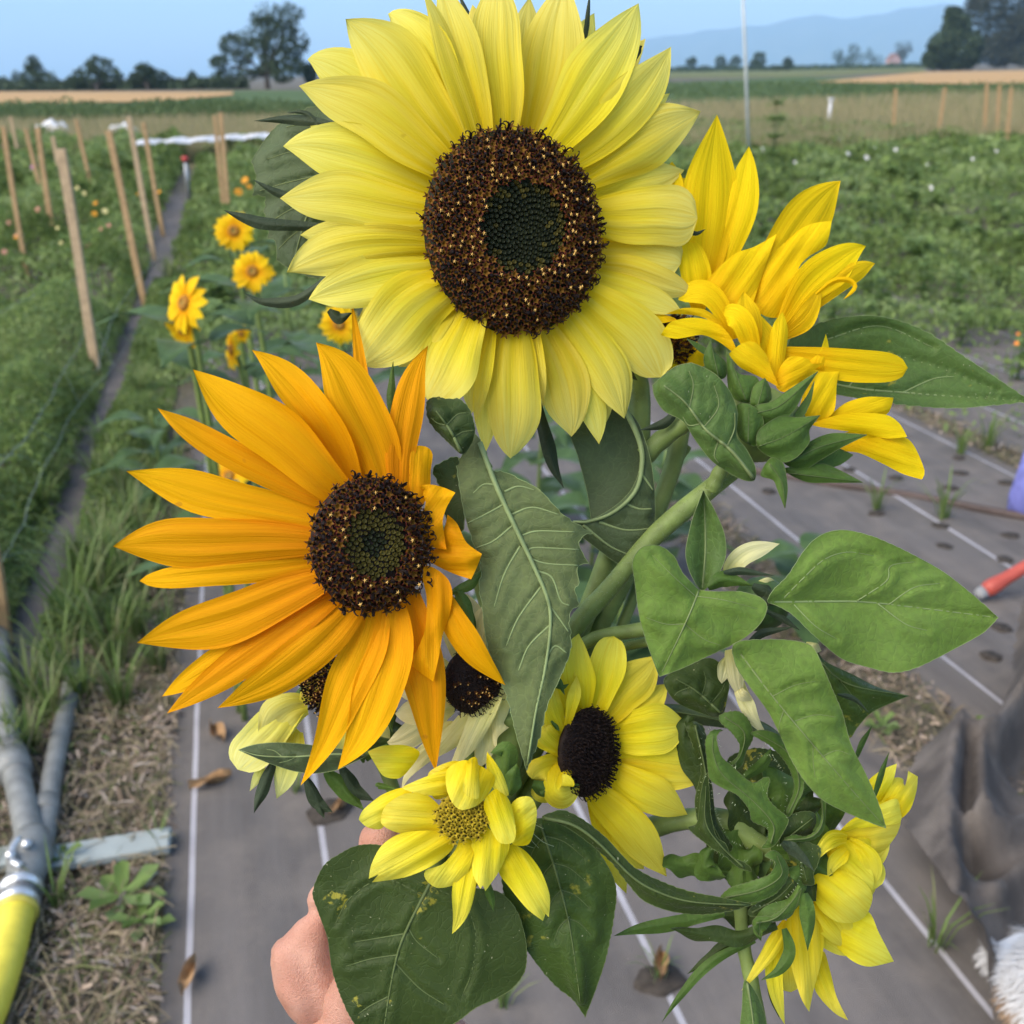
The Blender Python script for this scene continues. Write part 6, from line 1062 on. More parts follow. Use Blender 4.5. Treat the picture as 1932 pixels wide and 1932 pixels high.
# ------------------------------------------------------------------ faded cream flower
def faded():
    c = (893, 1285); d0 = .447; r = flower(c, d0, 'faded cream sunflower with a dark curly disc under the orange petals'); f = plane(c, d0, inn=.15)
    for q in [(920, 1338, 915, 1400, 900, 1450, 40, 2, 'p', {}), (850, 1315, 790, 1340, 745, 1346, 44, 2, 'p', {}), (845, 1295, 790, 1300, 735, 1290, 44, 3, 'p', {}), (846, 1270, 800, 1240, 760, 1210, 44, 3, 'p', {}), (862, 1235, 850, 1170, 845, 1110, 44, 2, 'p', {}), (880, 1230, 885, 1170, 880, 1120, 44, 3, 'p', {}), (900, 1228, 910, 1180, 916, 1140, 40, 3, 'p', {}), (935, 1250, 970, 1230, 1000, 1200, 40, 3, 'p', {}), (948, 1300, 985, 1320, 1010, 1330, 40, 3, 'p', {}), (850, 1330, 780, 1385, 730, 1400, 46, 4, 'p', {})]: petal(r, M_cream, q, f)
    for ol, bt, lay in [([(1270, 330), (1320, 290), (1420, 255), (1360, 400), (1292, 505), (1200, 592), (1153, 678, -.012, 1), (1163, 610), (1220, 460)], [(1340, 290), (1155, 675)], -2), ([(1170, 390), (1240, 320), (1300, 330), (1300, 385), (1232, 475), (1080, 562), (980, 642), (943, 702, -.008, 1), (958, 620), (1040, 520)], [(1270, 330), (945, 700)], -1), ([(845, 612), (950, 560), (1080, 440), (1150, 372), (1210, 390), (1105, 522), (1000, 595), (900, 640)], [(1190, 380), (850, 610)], 1), ([(1375, 330), (1420, 262), (1470, 250), (1450, 330), (1430, 380), (1455, 400, 0, 1), (1400, 450), (1400, 522, 0, 1), (1375, 450)], [(1430, 270), (1395, 515)], 0), ([(940, 330), (1000, 300), (1120, 290), (1200, 320), (1100, 400), (980, 380)], [(1190, 310), (945, 335)], 2)]:
        ppatch(r, M_cream, R7(ol), R7(bt), f, lay)
    disc(r, c, 54, 62, d0, 230, .32, lambda rho, *a: random.choice([['curl'], ['curl'], ['anther'], ['star']]) if rho < .7 else ['curl'], 1., yaw=.6, dd=-.006)
    bract(r, [(850, 1130), (880, 1160), (898, 1215)], 30, d0-.004, M_bract); bract(r, [(905, 1180), (915, 1210), (925, 1250)], 26, d0-.004, M_bract) if False else None
    bract(r, [(690, 1432), (690, 1428), (740, 1400)], 20, d0+.01); 
    stem(r, [(890, 1290, .465), (905, 1400, .478), (870, 1560, .478), (790, 1760, .476), (765, 1930, .474)], .0038, .004)
    stem(r, [(960, 1340, .458), (955, 1420, .462), (945, 1500, .466)], .008, .007, name='bract_stalk')
faded()
# ------------------------------------------------------------------ small front bloom
def small():
    c = (876, 1545); d0 = .408; r = flower(c, d0, 'small lemon bloom in front at the bottom with a greenish yellow open centre'); f = plane(c, d0, inn=.15)
    for q in [(888, 1600, 876, 1690, 853, 1762, 40, 2, 'n', {}), (905, 1590, 895, 1630, 880, 1665, 44, 3, 'p', {})]: petal(r, M_yellow, q, f)
    for ol, bt, lay, bow in [([(1200, 905), (1180, 985), (1080, 1062), (960, 1112), (803, 1136, 0, 1), (834, 1098, 0, 1), (788, 1119, 0, 1), (800, 1050), (850, 960), (940, 903), (1080, 890)], [(1190, 900), (800, 1115)], 0, .005), ([(740, 838, 0, 1), (762, 790), (850, 720), (945, 686), (1000, 700), (900, 800), (850, 880), (780, 874)], [(990, 710), (745, 835)], 3, .004), ([(845, 850), (870, 770), (960, 715), (1060, 718), (1140, 790), (1200, 870), (1120, 895), (980, 907), (900, 892)], [(1180, 860), (850, 840)], 1, .005), ([(1225, 920), (1290, 950), (1275, 1040), (1245, 1120), (1185, 1152), (1110, 1162), (1058, 1122), (1058, 1080), (1140, 1048), (1200, 980)], [(1250, 930), (1090, 1150)], 1, .006), ([(1280, 940), (1335, 870), (1400, 915), (1457, 948), (1442, 1010), (1402, 1092), (1342, 1178, 0, 1), (1330, 1150, 0, 1), (1318, 1168, 0, 1), (1284, 1100), (1276, 1010)], [(1350, 890), (1330, 1170)], 0, .005), ([(1405, 1085), (1435, 1000), (1465, 955), (1535, 990), (1605, 1080), (1648, 1200), (1643, 1302, 0, 1), (1628, 1285, 0, 1), (1616, 1320, 0, 1), (1540, 1262), (1460, 1165)], [(1440, 980), (1630, 1310)], 2, .005), ([(1340, 740), (1400, 688), (1452, 740), (1473, 800), (1487, 900), (1470, 948), (1410, 948), (1368, 885), (1338, 805)], [(1370, 740), (1440, 945)], -2, .007), ([(1460, 780), (1500, 733), (1560, 733), (1587, 800), (1572, 900), (1542, 958), (1470, 953), (1483, 880)], [(1480, 870), (1580, 800)], 0, .006),
                             ([(1160, 600), (1240, 555), (1330, 588), (1388, 640), (1352, 722), (1300, 772), (1230, 792), (1188, 762), (1157, 690)], [(1300, 600), (1220, 790)], -3, .008), ([(1350, 515, 0, 1), (1392, 570), (1432, 640), (1452, 722), (1400, 712), (1358, 650), (1346, 580)], [(1350, 520), (1440, 720)], -2, .003), ([(1256, 560), (1300, 543), (1312, 640), (1307, 737), (1250, 722), (1233, 680), (1250, 620)], [(1280, 550), (1275, 735)], -5, .004), ([(950, 690), (1000, 658), (1100, 618), (1205, 575), (1195, 665), (1160, 715), (1060, 722)], [(1200, 640), (950, 690)], 2, .004), ([(783, 515, 0, 1), (850, 488), (960, 484), (1030, 520), (980, 600), (930, 642), (860, 632), (822, 582)], [(1020, 520), (785, 520)], 7, .004), ([(1070, 620), (1180, 560), (1240, 580), (1200, 700), (1100, 740)], [(1200, 660), (1080, 620)], 4, .003)]:
        ppatch(r, M_yellow, R7(ol), R7(bt), f, lay, bow)

    disc(r, (873, 1540), 50, 44, d0, 62, .18, lambda *a: ['yel'], 1.1, yaw=-.3, dd=-.002, mat=F_ygreen)
    bract(r, [(915, 1655), (925, 1690), (932, 1720)], 16, d0+.008); bract(r, [(960, 1500), (968, 1470), (975, 1440)], 34, d0+.012); bract(r, [(950, 1500), (955, 1420), (925, 1420)], 40, d0+.02); bract(r, [(745, 1490), (715, 1482), (710, 1485)], 12, d0+.02)
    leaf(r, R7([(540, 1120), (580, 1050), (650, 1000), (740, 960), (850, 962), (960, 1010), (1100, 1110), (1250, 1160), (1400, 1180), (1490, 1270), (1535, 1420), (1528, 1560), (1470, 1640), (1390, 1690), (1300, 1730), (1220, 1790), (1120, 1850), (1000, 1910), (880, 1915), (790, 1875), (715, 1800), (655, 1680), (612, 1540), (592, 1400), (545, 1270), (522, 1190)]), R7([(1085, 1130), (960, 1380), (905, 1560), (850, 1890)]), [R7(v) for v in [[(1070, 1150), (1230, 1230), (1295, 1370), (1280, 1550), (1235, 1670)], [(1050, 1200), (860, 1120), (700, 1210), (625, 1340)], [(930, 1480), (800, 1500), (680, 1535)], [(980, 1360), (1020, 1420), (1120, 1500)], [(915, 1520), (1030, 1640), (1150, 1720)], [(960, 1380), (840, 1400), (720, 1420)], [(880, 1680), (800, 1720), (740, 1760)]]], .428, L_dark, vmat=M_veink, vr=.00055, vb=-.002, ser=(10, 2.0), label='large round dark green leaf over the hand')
    stem(r, [(880, 1540, .42), (890, 1600, .44), (860, 1680, .458), (800, 1780, .468), (775, 1930, .47)], .0034, .0036)
    # wispy threads at the right of the bloom
    V = []; F = []
    for k in range(14):
        a = np.array(W(960+random.uniform(-5, 60), 1530+random.uniform(-10, 60), .424)); b = a+np.array([random.uniform(-.01, .01), random.uniform(-.004, .004), random.uniform(-.018, -.004)]); v, ff = tube_geo(spline([a, (a+b)/2+rng.normal(size=3)*.002, b], 5), .00013, 3, False); F += [tuple(i+len(V) for i in q) for q in ff]; V += list(v)
    o = mesh('plant_thread', V, F, M_hair, r); o['kind'] = 'stuff'
small()
# ------------------------------------------------------------------ pale lemon flower at lower left
def left():
    c = (600, 1320); d0 = .468; r = flower(c, d0, 'pale lemon sunflower facing away at lower left below the orange petals'); f = plane(c, d0)
    for q in [(566, 1322, 498, 1388, 448, 1452, 78, 0, 'b', dict(roll=.2)), (580, 1330, 530, 1350, 490, 1400, 70, -1, 'p', {}), (498, 1430, 488, 1460, 471, 1493, 16, 2, 'p', {}), (560, 1380, 545, 1440, 522, 1507, 46, 1, 'p', {}), (555, 1370, 510, 1420, 500, 1440, 60, 2, 'p', {}), (572, 1325, 592, 1295, 615, 1270, 34, -2, 'p', {}), (690, 1350, 715, 1370, 736, 1394, 26, 1, 'p', {}), (640, 1360, 640, 1400, 630, 1440, 50, 2, 'p', {}), (670, 1330, 700, 1340, 730, 1370, 40, 3, 'p', {})]: petal(r, M_pale, q, f)
    disc(r, (612, 1288), 42, 56, d0, 170, .35, lambda rho, *a: random.choice([['star'], ['anther'], ['yel', 'anther']]), 1., yaw=-.7, dd=-.010)
    for pts, wd, m in [([(600, 1270), (555, 1325), (495, 1361)], 22, M_bract), ([(518, 1435), (495, 1490), (479, 1535)], 24, M_bractd), ([(575, 1465), (600, 1515), (628, 1532)], 26, M_bractd), ([(580, 1470), (602, 1520), (612, 1545)], 18, M_bractd), ([(645, 1448), (668, 1490), (706, 1511)], 32, M_bractd), ([(615, 1455), (650, 1490), (688, 1530)], 36, M_bract), ([(733, 1315), (738, 1350), (740, 1382)], 20, M_bractd), ([(775, 1340), (790, 1380), (803, 1400)], 16, M_bractd)]: bract(r, pts, wd, d0-.003, m)
    leaf(r, RL([(150, 1145, 0, 1), (220, 1118), (320, 1095), (450, 1085), (620, 1092), (820, 1115), (1000, 1140), (1200, 1190, 0, 1), (1100, 1240), (940, 1310), (760, 1335), (620, 1320), (480, 1280), (330, 1225)]), RL([(1180, 1185), (900, 1180), (600, 1200), (330, 1192), (170, 1150)]), [RL(v) for v in [[(820, 1185), (760, 1250), (700, 1290)], [(620, 1200), (560, 1230), (480, 1250)], [(500, 1195), (440, 1150), (380, 1140)]]], .456, L_grey, vmat=M_vein, vr=.0004, label='narrow grey green leaf crossing below the pale petals')
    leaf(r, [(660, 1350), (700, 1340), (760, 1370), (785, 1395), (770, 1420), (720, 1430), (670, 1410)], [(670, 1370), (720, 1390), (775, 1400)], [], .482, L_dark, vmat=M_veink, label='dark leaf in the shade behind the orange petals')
    stem(r, [(630, 1300, .48), (690, 1380, .49), (745, 1500, .49), (775, 1680, .482), (772, 1930, .474)], .0036, .0036)
left()
# ------------------------------------------------------------------ sunflower with curling bracts, lower right
def curly():
    c = (1470, 1610); d0 = .452; r = flower(c, d0, 'sunflower at lower right with curling hairy green bracts, its yellow petals facing right'); f = plane(c, d0, 2e-5, 0)
    for q in [(1485, 1738, 1448, 1800, 1399, 1869, 28, -1, 'n', {}), (1466, 1765, 1462, 1850, 1481, 1934, 32, 1, 'n', {}), (1485, 1780, 1488, 1830, 1492, 1872, 42, 3, 'b', {}), (1655, 1545, 1690, 1490, 1705, 1475, 40, 2, 'p', {}), (1560, 1610, 1618, 1610, 1676, 1575, 72, 0, 'w', dict(roll=-.3)), (1560, 1620, 1618, 1640, 1648, 1680, 70, -1, 'b', dict(cup=.3)), (1600, 1588, 1636, 1620, 1642, 1668, 42, -2, 'b', dict(roll=.4)), (1598, 1582, 1560, 1590, 1536, 1632, 30, -4, 'n', dict(dt=-.004)), (1598, 1602, 1578, 1625, 1561, 1655, 28, -3, 'n', {}), (1540, 1660, 1560, 1720, 1590, 1742, 60, 1, 'p', {}), (1500, 1730, 1490, 1780, 1470, 1830, 44, 2, 'p', {}), (1505, 1690, 1565, 1755, 1622, 1800, 70, 2, 'p', {}), (1520, 1640, 1590, 1668, 1650, 1650, 84, 1, 'w', {}), (1530, 1690, 1575, 1745, 1600, 1790, 60, 0, 'p', {})]: petal(r, M_yellow, q, f)
    for ol, bt, lay, bow in [([(1270, 1130), (1330, 1085), (1420, 1075), (1525, 1128), (1573, 1200), (1543, 1292), (1480, 1328), (1400, 1322), (1330, 1272), (1285, 1200)], [(1285, 1120), (1500, 1300)], -3, .010), ([(1390, 960), (1480, 930), (1560, 915), (1572, 1000), (1562, 1060), (1578, 1110), (1572, 1175), (1545, 1255), (1480, 1150), (1360, 1082)], [(1380, 1000), (1570, 1180)], -2, .007), ([(1370, 915), (1480, 868), (1600, 838), (1702, 828), (1692, 900), (1642, 972), (1572, 1055), (1548, 962), (1455, 945)], [(1380, 920), (1695, 860)], -1, .006), ([(1550, 660), (1620, 600), (1688, 572, 0, 1), (1672, 650), (1622, 745), (1580, 740)], [(1590, 730), (1685, 578)], 1, .003), ([(1630, 745), (1720, 690), (1742, 606, 0, 1), (1788, 633, 0, 1), (1782, 700), (1752, 790), (1700, 835), (1690, 770)], [(1660, 790), (1770, 640)], 0, .004), ([(1560, 790), (1680, 738), (1704, 790), (1694, 855), (1500, 880), (1410, 905), (1470, 840)], [(1420, 890), (1700, 780)], -2, .005), ([(1330, 1350), (1400, 1308), (1545, 1272), (1605, 1380), (1674, 1512, 0, 1), (1560, 1537), (1480, 1512), (1395, 1435)], [(1340, 1340), (1670, 1510)], 0, .006), ([(1160, 1330), (1230, 1245), (1305, 1310), (1342, 1380), (1332, 1500), (1292, 1650), (1272, 1752, 0, 1), (1230, 1680), (1178, 1500)], [(1240, 1260), (1270, 1750)], -2, .006), ([(1295, 1620), (1338, 1465), (1372, 1560), (1402, 1680), (1457, 1792, 0, 1), (1398, 1762), (1328, 1692)], [(1330, 1480), (1450, 1785)], 1, .004)]:
        ppatch(r, M_yellow, R8(ol), R8(bt), f, lay, bow)
    P0 = W(1478, 1625, d0+.016); ax = unit(RT*.85-UP*.2+FW*.3); a = unit(np.cross(ax, UP)); b = np.cross(ax, a); V = []
    for z, rr in [(-.012, .005), (-.008, .011), (0, .017), (.007, .019), (.012, .018), (.015, .010)]: V += [P0+ax*z+(a*math.cos(q)+b*math.sin(q))*rr for q in np.arange(20)*2*math.pi/20]
    mesh('receptacle', V, [(i*20+j, i*20+(j+1) % 20, (i+1)*20+(j+1) % 20, (i+1)*20+j) for i in range(5) for j in range(20)]+[tuple(range(19, -1, -1)), tuple(range(100, 120))], M_stemd, r)
    B = [([(1459, 1600, -.004), (1465, 1545, -.012), (1430, 1515, -.016), (1399, 1492, -.016), (1360, 1460, -.01), (1343, 1410, -.006), (1350, 1385), (1365, 1382)], 56, -.012, .3), ([(1425, 1615), (1370, 1600), (1340, 1560), (1330, 1510), (1336, 1440)], 40, -.006, .4), ([(1487, 1540), (1502, 1492), (1490, 1440), (1459, 1412), (1425, 1430)], 38, -.006, .3), ([(1345, 1345), (1395, 1365), (1418, 1395), (1410, 1430), (1379, 1455)], 44, -.004, .5), ([(1450, 1605), (1486, 1622), (1480, 1660), (1435, 1690), (1360, 1697)], 50, -.018, .2), ([(1475, 1590), (1500, 1605), (1538, 1645)], 24, -.026, .3), ([(1490, 1575), (1530, 1575), (1553, 1540), (1554, 1490)], 32, -.012, .3), ([(1518, 1685), (1524, 1730), (1524, 1795)], 30, -.022, 0), ([(1479, 1752), (1490, 1795), (1470, 1830), (1435, 1850)], 26, -.016, .3), ([(1465, 1745), (1400, 1768), (1330, 1762), (1264, 1752)], 32, -.010, .1), ([(1367, 1724), (1290, 1738), (1210, 1752), (1157, 1766)], 28, -.004, .1), ([(1425, 1775), (1350, 1810), (1290, 1870), (1248, 1930)], 20, 0, .2), ([(1390, 1770), (1350, 1800), (1296, 1838)], 26, .004, .2), ([(1510, 1672), (1490, 1708), (1450, 1728), (1430, 1752), (1436, 1776)], 32, -.020, .3), ([(1250, 1628, .006), (1310, 1635, .006), (1392, 1652, .004)], 44, .004, .2), ([(1470, 1770), (1452, 1820), (1456, 1880), (1472, 1925)], 12, .004, .1), ([(1610, 1440), (1628, 1400), (1646, 1368)], 11, .01, .1), ([(1648, 1510), (1662, 1462), (1678, 1418)], 12, -.010, .1), ([(1450, 1640), (1500, 1665), (1540, 1700)], 64, -.008, .2), ([(1455, 1600), (1510, 1600), (1565, 1580)], 62, -.004, .1), ([(1460, 1620), (1520, 1630), (1572, 1650)], 66, -.006, -.2), ([(1455, 1580), (1500, 1560), (1545, 1535)], 50, -.002, .3), ([(1445, 1650), (1480, 1700), (1505, 1745)], 56, -.004, .2), ([(1480, 1690), (1500, 1660), (1512, 1630)], 50, -.014, .4), ([(1455, 1690), (1480, 1660), (1470, 1620)], 46, -.012, .2), ([(1400, 1470), (1440, 1440), (1455, 1410)], 24, .0, .4), ([(1520, 1610), (1545, 1580), (1540, 1530)], 34, -.008, .2), ([(1500, 1560), (1520, 1530), (1560, 1510)], 40, .0, .3), ([(1340, 1600), (1330, 1640), (1370, 1655)], 40, .0, .4), ([(1420, 1660), (1380, 1600), (1345, 1560)], 70, .006, .3), ([(1440, 1590), (1400, 1540), (1380, 1480)], 60, .010, .4), ([(1470, 1560), (1480, 1500), (1440, 1440)], 64, .012, .2), ([(1480, 1600), (1540, 1560), (1600, 1500)], 70, .012, .2), ([(1460, 1680), (1420, 1720), (1360, 1730)], 60, .006, .2), ([(1500, 1500), (1530, 1470), (1545, 1430)], 40, .004, .3), ([(1430, 1600), (1400, 1640), (1390, 1690)], 56, .002, .5), ([(1300, 1350), (1290, 1400), (1320, 1470), (1330, 1560)], 40, .006, .3), ([(1410, 1640), (1440, 1700), (1500, 1720)], 40, -.004, .3)]
    for ol, md, z, m in [([(1045, 975), (1075, 930), (1070, 880), (1000, 845), (985, 790), (930, 722), (850, 682), (798, 640), (782, 520), (778, 460), (810, 413), (862, 412, .004, 1), (832, 442), (850, 530), (900, 580), (1000, 662), (1062, 636), (1084, 650), (1072, 720), (1112, 780), (1162, 820), (1172, 852), (1140, 912), (1100, 965)], [(1090, 950), (1100, 860), (1000, 745), (860, 625), (815, 520), (815, 440)], -.016, M_bract), ([(1000, 1085), (930, 1062), (860, 1002), (808, 972), (698, 880), (740, 850), (758, 700), (790, 618), (802, 800), (830, 918), (872, 950), (888, 985), (905, 1022), (965, 1042)], [(960, 1065), (850, 960), (780, 850), (780, 680)], -.010, L_dark), ([(855, 335), (940, 325), (992, 380), (1003, 450), (972, 512), (950, 582), (900, 604), (882, 580), (930, 540), (940, 480), (900, 420), (845, 370)], [(870, 350), (960, 420), (950, 520), (905, 590)], -.008, M_bract), ([(1130, 436), (1192, 498), (1243, 600), (1243, 700), (1212, 762), (1180, 824), (1162, 800), (1200, 700), (1188, 620), (1150, 552), (1080, 482), (995, 430), (1050, 412)], [(1172, 810), (1220, 700), (1215, 610), (1160, 510), (1020, 425)], -.008, M_bract), ([(850, 1212), (900, 1160), (1000, 1130), (1080, 1100), (1112, 1040), (1060, 1010), (1110, 985), (1165, 1050), (1170, 1112), (1122, 1182), (1040, 1224), (940, 1234)], [(870, 1210), (1040, 1170), (1140, 1100), (1120, 1010)], -.019, M_bract), ([(1150, 932), (1200, 910), (1250, 918), (1312, 880), (1332, 800), (1318, 690, 0, 1), (1348, 715), (1348, 820), (1332, 902), (1280, 935), (1200, 945)], [(1160, 935), (1280, 920), (1335, 850), (1330, 710)], -.014, M_bract), ([(1160, 952), (1250, 943), (1325, 975), (1313, 1050), (1292, 1092), (1294, 1145), (1240, 1145), (1208, 1090), (1178, 1020)], [(1180, 960), (1230, 1030), (1260, 1130)], -.012, L_dark), ([(985, 1295), (1000, 1250), (1090, 1200), (1162, 1085), (1212, 1128), (1234, 1180), (1182, 1244), (1090, 1294)], [(1000, 1280), (1120, 1210), (1200, 1130)], -.013, L_dark), ([(1130, 955), (1170, 830), (1260, 798), (1304, 822), (1292, 902), (1200, 915)], [(1150, 940), (1290, 830)], -.009, L_dark), ([(1000, 1340), (1020, 1302), (1100, 1292), (1182, 1232), (1236, 1165), (1190, 1290), (1120, 1320), (1040, 1330), (1038, 1400, 0, 1), (1015, 1360)], [(1020, 1330), (1120, 1300), (1220, 1190)], -.021, M_bract)]:
        leaf(r, R8(ol), R8(md), [], d0+z, m, name='bract', vmat=M_veink, vr=.00026, vb=-.003, wav=.0028, step=4., crease=.0007, ser=(9, 2.6))
    for i, (pts, wd, z, ro) in enumerate(B):
        if i in (0, 1, 2, 3, 4, 6): continue
        o = bract(r, pts, wd, d0+z, M_bractd if i in (5,) else (M_bract if i % 3 else L_dark), roll=ro, fold=.18, sh='p' if wd > 30 else 't', nu=40, rag=.9 if wd > 30 else .35)
        if i == 5: o['label'] = 'brown withered bract tip'
    # bristles along the bract edges
    V = []; F = []
    for pts, wd, z, ro in B[:5]:
        P = spline([(p[0], p[1], d0+z+(p[2] if len(p) > 2 else 0)) for p in pts], 40); Wp = WA(P)
        for i in range(2, 36):
            tg = unit(Wp[i+1]-Wp[i]); sd_ = unit(np.cross(tg, FW))
            for s in (-1, 1):
                for _ in range(random.randint(0, 2)):
                    p = Wp[i]+sd_*s*wd*.46/PW*d0*float(prof(i/39, 'p')); q = p+(sd_*s+rng.normal(size=3)*.4)*random.uniform(.0004, .0013); k = len(V); V += [p+tg*.00012, p-tg*.00012, q]; F.append((k, k+1, k+2))
    o = mesh('bract_hair', V, F, M_hair, r, False); o['kind'] = 'stuff'
    leaf(r, R8([(680, 370), (770, 400), (792, 560), (812, 700), (832, 850), (905, 965), (870, 995), (760, 900), (728, 750), (758, 600), (715, 480)]), R8([(730, 390), (780, 620), (790, 800), (870, 970)]), [], d0+.006, L_dark, vmat=M_veink, vr=.0003, ser=(12, 3), name='bract')
    leaf(r, R8([(880, 560), (1000, 500), (1140, 520), (1260, 600), (1290, 760), (1220, 920), (1060, 1010), (930, 900), (900, 740)]), R8([(1050, 990), (1060, 760), (1040, 530)]), [], d0+.030, L_dark, vmat=M_veink, vr=.0003, ser=(12, 3), name='bract')
    leaf(r, R8([(780, 900), (900, 960), (1000, 1060), (1040, 1180), (960, 1230), (880, 1130), (800, 1010)]), R8([(800, 920), (930, 1060), (1010, 1200)]), [], d0+.028, L_dark, vmat=M_veink, vr=.0003, ser=(12, 3), name='bract')
    leaf(r, R8([(520, 300), (640, 290), (800, 320), (960, 340), (1080, 390), (1140, 450), (1000, 430), (860, 400), (700, 380), (580, 350)]), R8([(530, 310), (800, 355), (1120, 440)]), [], d0+.026, L_grey, vmat=M_veink, vr=.0003, name='leaf', label='narrow grey green leaf crossing behind the pale petals')
    leaf(r, [(1405, 1850), (1400, 1900), (1396, 1960), (1420, 2000), (1450, 1985), (1446, 1930), (1430, 1880)], [(1410, 1855), (1420, 1920), (1425, 1990)], [], .444, L_mid, vmat=M_veind, vr=.0004, label='narrow leaf at the bottom edge')
    stem(r, [(1478, 1618, .462), (1425, 1590, .464), (1385, 1555, .466), (1330, 1545, .47), (1250, 1555, .476), (1100, 1620, .482), (900, 1740, .48), (790, 1840, .476), (760, 1980, .47)], .0052, .0048, hairs=500, hl=.002)
    stem(r, [(1396, 1690, .458), (1402, 1780, .458), (1420, 1860, .456), (1440, 1980, .45)], .0030, .0034)
curly()

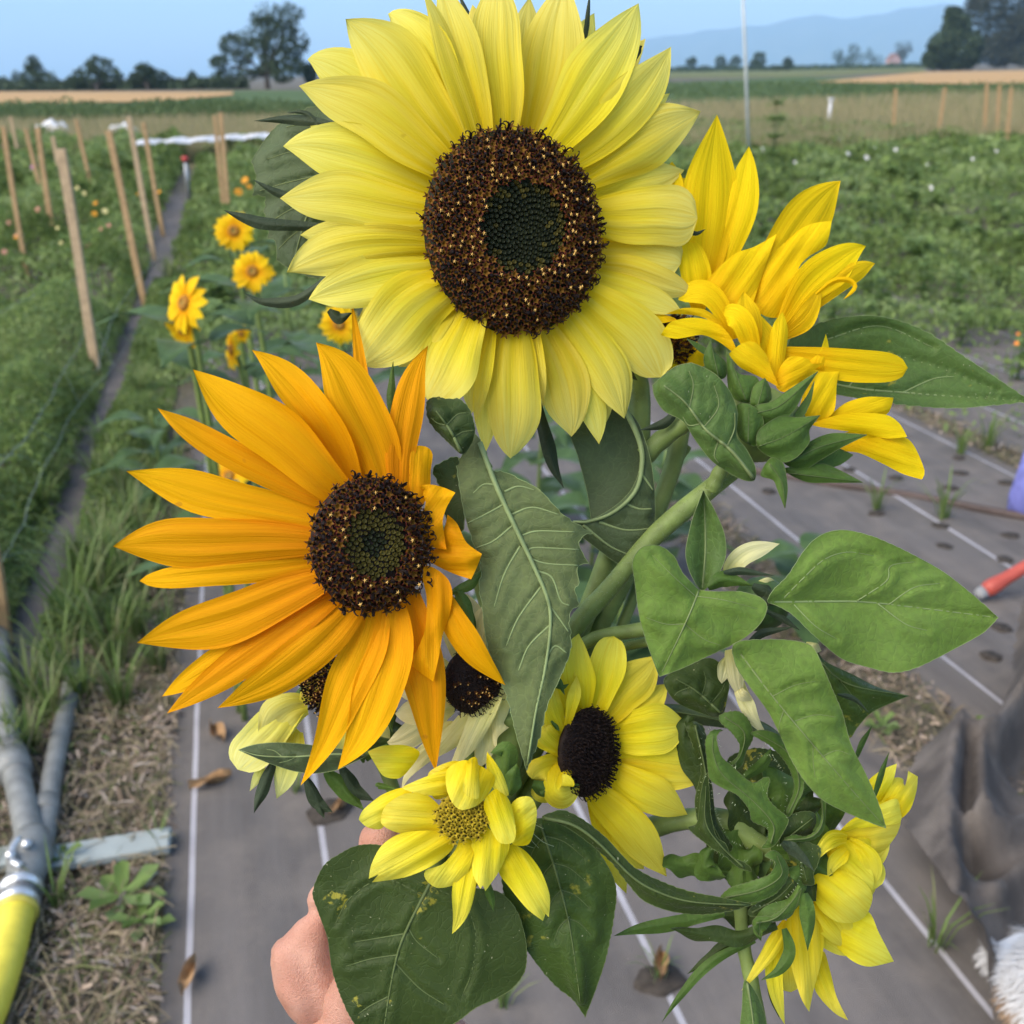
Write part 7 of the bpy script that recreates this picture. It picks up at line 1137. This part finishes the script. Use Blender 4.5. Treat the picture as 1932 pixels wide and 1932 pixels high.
# ------------------------------------------------------------------ the hand
def hand():
    g = NT('skin'); v = coords(g); n1 = g.noise(v, 60, 4); n2 = g.noise(g.mapping(v, (1, 1, 2.2)), 700, 4, .7)
    c = g.ramp(n1, [(.3, (.42, .195, .13)), (.7, (.55, .30, .215))]); c = g.mix(g.math('MULTIPLY', n2, .28), c, (.44, .19, .14)); g.l(c, g.b.inputs['Base Color']); g.b.inputs['Roughness'].default_value = .5
    g.b.inputs['Subsurface Weight'].default_value = .18; g.b.inputs['Subsurface Radius'].default_value = (.006, .002, .001); g.b.inputs['Subsurface Scale'].default_value = 1.
    wv = g.n('TexVoronoi', feature='DISTANCE_TO_EDGE'); wv.inputs['Scale'].default_value = 900; g.l(g.mapping(v, (1, 1, .55)), wv.inputs['Vector']); g.bump(g.math('ADD', g.math('MULTIPLY', wv.outputs['Distance'], .8), g.math('MULTIPLY', n2, 1.2)), .8, .0008)
    e = empty('person', tuple(W(650, 2120, .51)), 'bare hand with reddish skin gripping the sunflower stems behind the round dark leaf', 'person'); P = []; R_ = []; E = []
    def ad(x, y, d, r, par=None):
        P.append(W(x, y, d)); R_.append(r); 
        if par is not None: E.append((par, len(P)-1))
        return len(P)-1
    fa = ad(720, 2560, .55, .034); w1 = ad(668, 2170, .522, (.030, .024), fa); pm = ad(645, 1985, .512, (.029, .021), w1); pk = ad(634, 1876, .510, (.026, .019), pm)
    # index finger: knuckle is the left bump, bends round the stems behind the leaf
    k = ad(576, 1796, .506, .0172, pk); k = ad(606, 1738, .505, .0094, k); k = ad(614, 1688, .503, .0122, k); k = ad(690, 1668, .508, .0102, k); k = ad(752, 1684, .512, .0096, k); k = ad(800, 1706, .506, .0092, k); ad(832, 1722, .496, .0074, k)
    for (x, y, d, dr) in [(618, 1862, .524, 0), (630, 1935, .530, 0), (640, 2005, .534, -.0012)]:
        k = ad(x, y, d, .0170+dr, pk if y < 1900 else pm); k = ad(x+40, y-16, d+.014, .0112+dr, k); k = ad(x+100, y-10, d+.016, .0100+dr, k); k = ad(x+170, y, d+.010, .0096+dr, k); k = ad(x+222, y+14, d-.006, .0088+dr, k); ad(x+246, y+24, d-.018, .0072+dr, k)
    # thumb along the front of the stems
    k = ad(668, 1930, .498, .0185, pm); k = ad(700, 1805, .480, .0135, k); k = ad(720, 1705, .470, .0112, k); k = ad(720, 1600, .468, .0112, k); ad(716, 1546, .469, .0100, k)
    o = skin_mesh('hand', P, E, R_, g.m, e, 3, root=2)
    # knuckle swell, tendons and creases worked into the finished skin
    bpy.context.view_layer.update(); ev = o.evaluated_get(bpy.context.evaluated_depsgraph_get()); me = bpy.data.meshes.new_from_object(ev); o.modifiers.clear(); o.data = me; off = wloc(o)
    co = np.zeros(len(me.vertices)*3, np.float32); me.vertices.foreach_get('co', co); co = co.reshape(-1, 3).astype(float); nr = np.zeros(len(co)*3, np.float32); me.vertices.foreach_get('normal', nr); nr = nr.reshape(-1, 3); Wc = co+off; disp = np.zeros(len(co))
    zc = (Wc-CAM)@FW; qx = 966+PW*((Wc-CAM)@RT)/zc; qy = 966-PW*((Wc-CAM)@UP)/zc
    def line(pts, amp, sg):
        L_ = spline(pts, 40); dm = np.sqrt((qx[:, None]-L_[None, :, 0])**2+(qy[:, None]-L_[None, :, 1])**2).min(1); return amp*np.exp(-(dm/sg)**2)
    for pts, amp, sg in [([(560, 1714), (600, 1728), (660, 1760)], -.0034, 15), ([(528, 1790), (552, 1860), (590, 1960), (620, 2080)], .0013, 16), ([(560, 1800), (585, 1880), (625, 2000)], -.0012, 13), ([(592, 1806), (615, 1880), (650, 1990)], .0012, 15), ([(512, 1836), (535, 1850), (560, 1880)], -.0010, 8), ([(530, 1790), (531, 1791)], .0024, 36), ([(612, 1684), (613, 1685)], .0016, 24), ([(500, 1880), (540, 1905), (600, 1915)], -.0006, 10), ([(520, 1775), (545, 1768), (570, 1776)], -.0005, 4), ([(515, 1790), (545, 1784), (575, 1790)], -.0005, 4), ([(514, 1806), (548, 1801), (580, 1808)], -.0005, 4), ([(585, 1676), (605, 1668), (630, 1672)], -.0005, 4), ([(582, 1690), (606, 1684), (634, 1688)], -.0005, 4)]: disp += line(pts, amp, sg)
    co = co+nr*disp[:, None]; me.vertices.foreach_set('co', co.astype(np.float32).ravel()); me.update()
    nail = plain('nail', (.66, .44, .37), .3, .05, 60)
    def nailq(c, ax, out, L=.010, wd=.0085):
        ax = unit(ax); out = unit(out-ax*np.dot(out, ax)); s = np.cross(ax, out); V = []
        for i in range(6):
            t = i/5-.5
            for j in range(5): q = j/2-1; V.append(c+ax*L*t+s*wd*.5*math.sin(q*1.2)/math.sin(1.2)*(1 if i < 4 else (.92 if i == 4 else .62))+out*(.0012*(1-q*q)-.0008*t*t))
        mesh('fingernail', V, [(i*5+j, i*5+j+1, i*5+6+j, i*5+5+j) for i in range(5) for j in range(4)], nail, e)
    tips = [(832, 1722, .496, 800, 1706, .506, .0078)]+[(x+246, y+24, d-.018, x+222, y+14, d-.006, .0076) for x, y, d in [(596, 1852, .522), (600, 1930, .530), (612, 2005, .534)]]
    for x, y, d, x0, y0, d0, rr in tips: p = W(x, y, d); a = p-W(x0, y0, d0); o_ = unit(RT*.8+FW*.3); nailq(p+o_*rr*.9, a, o_)
    p = W(718, 1578, .469); nailq(p+unit(-FW*.2+RT*.9)*.0098, W(716, 1546, .469)-W(720, 1600, .468), -FW*.2+RT*.9)
hand()
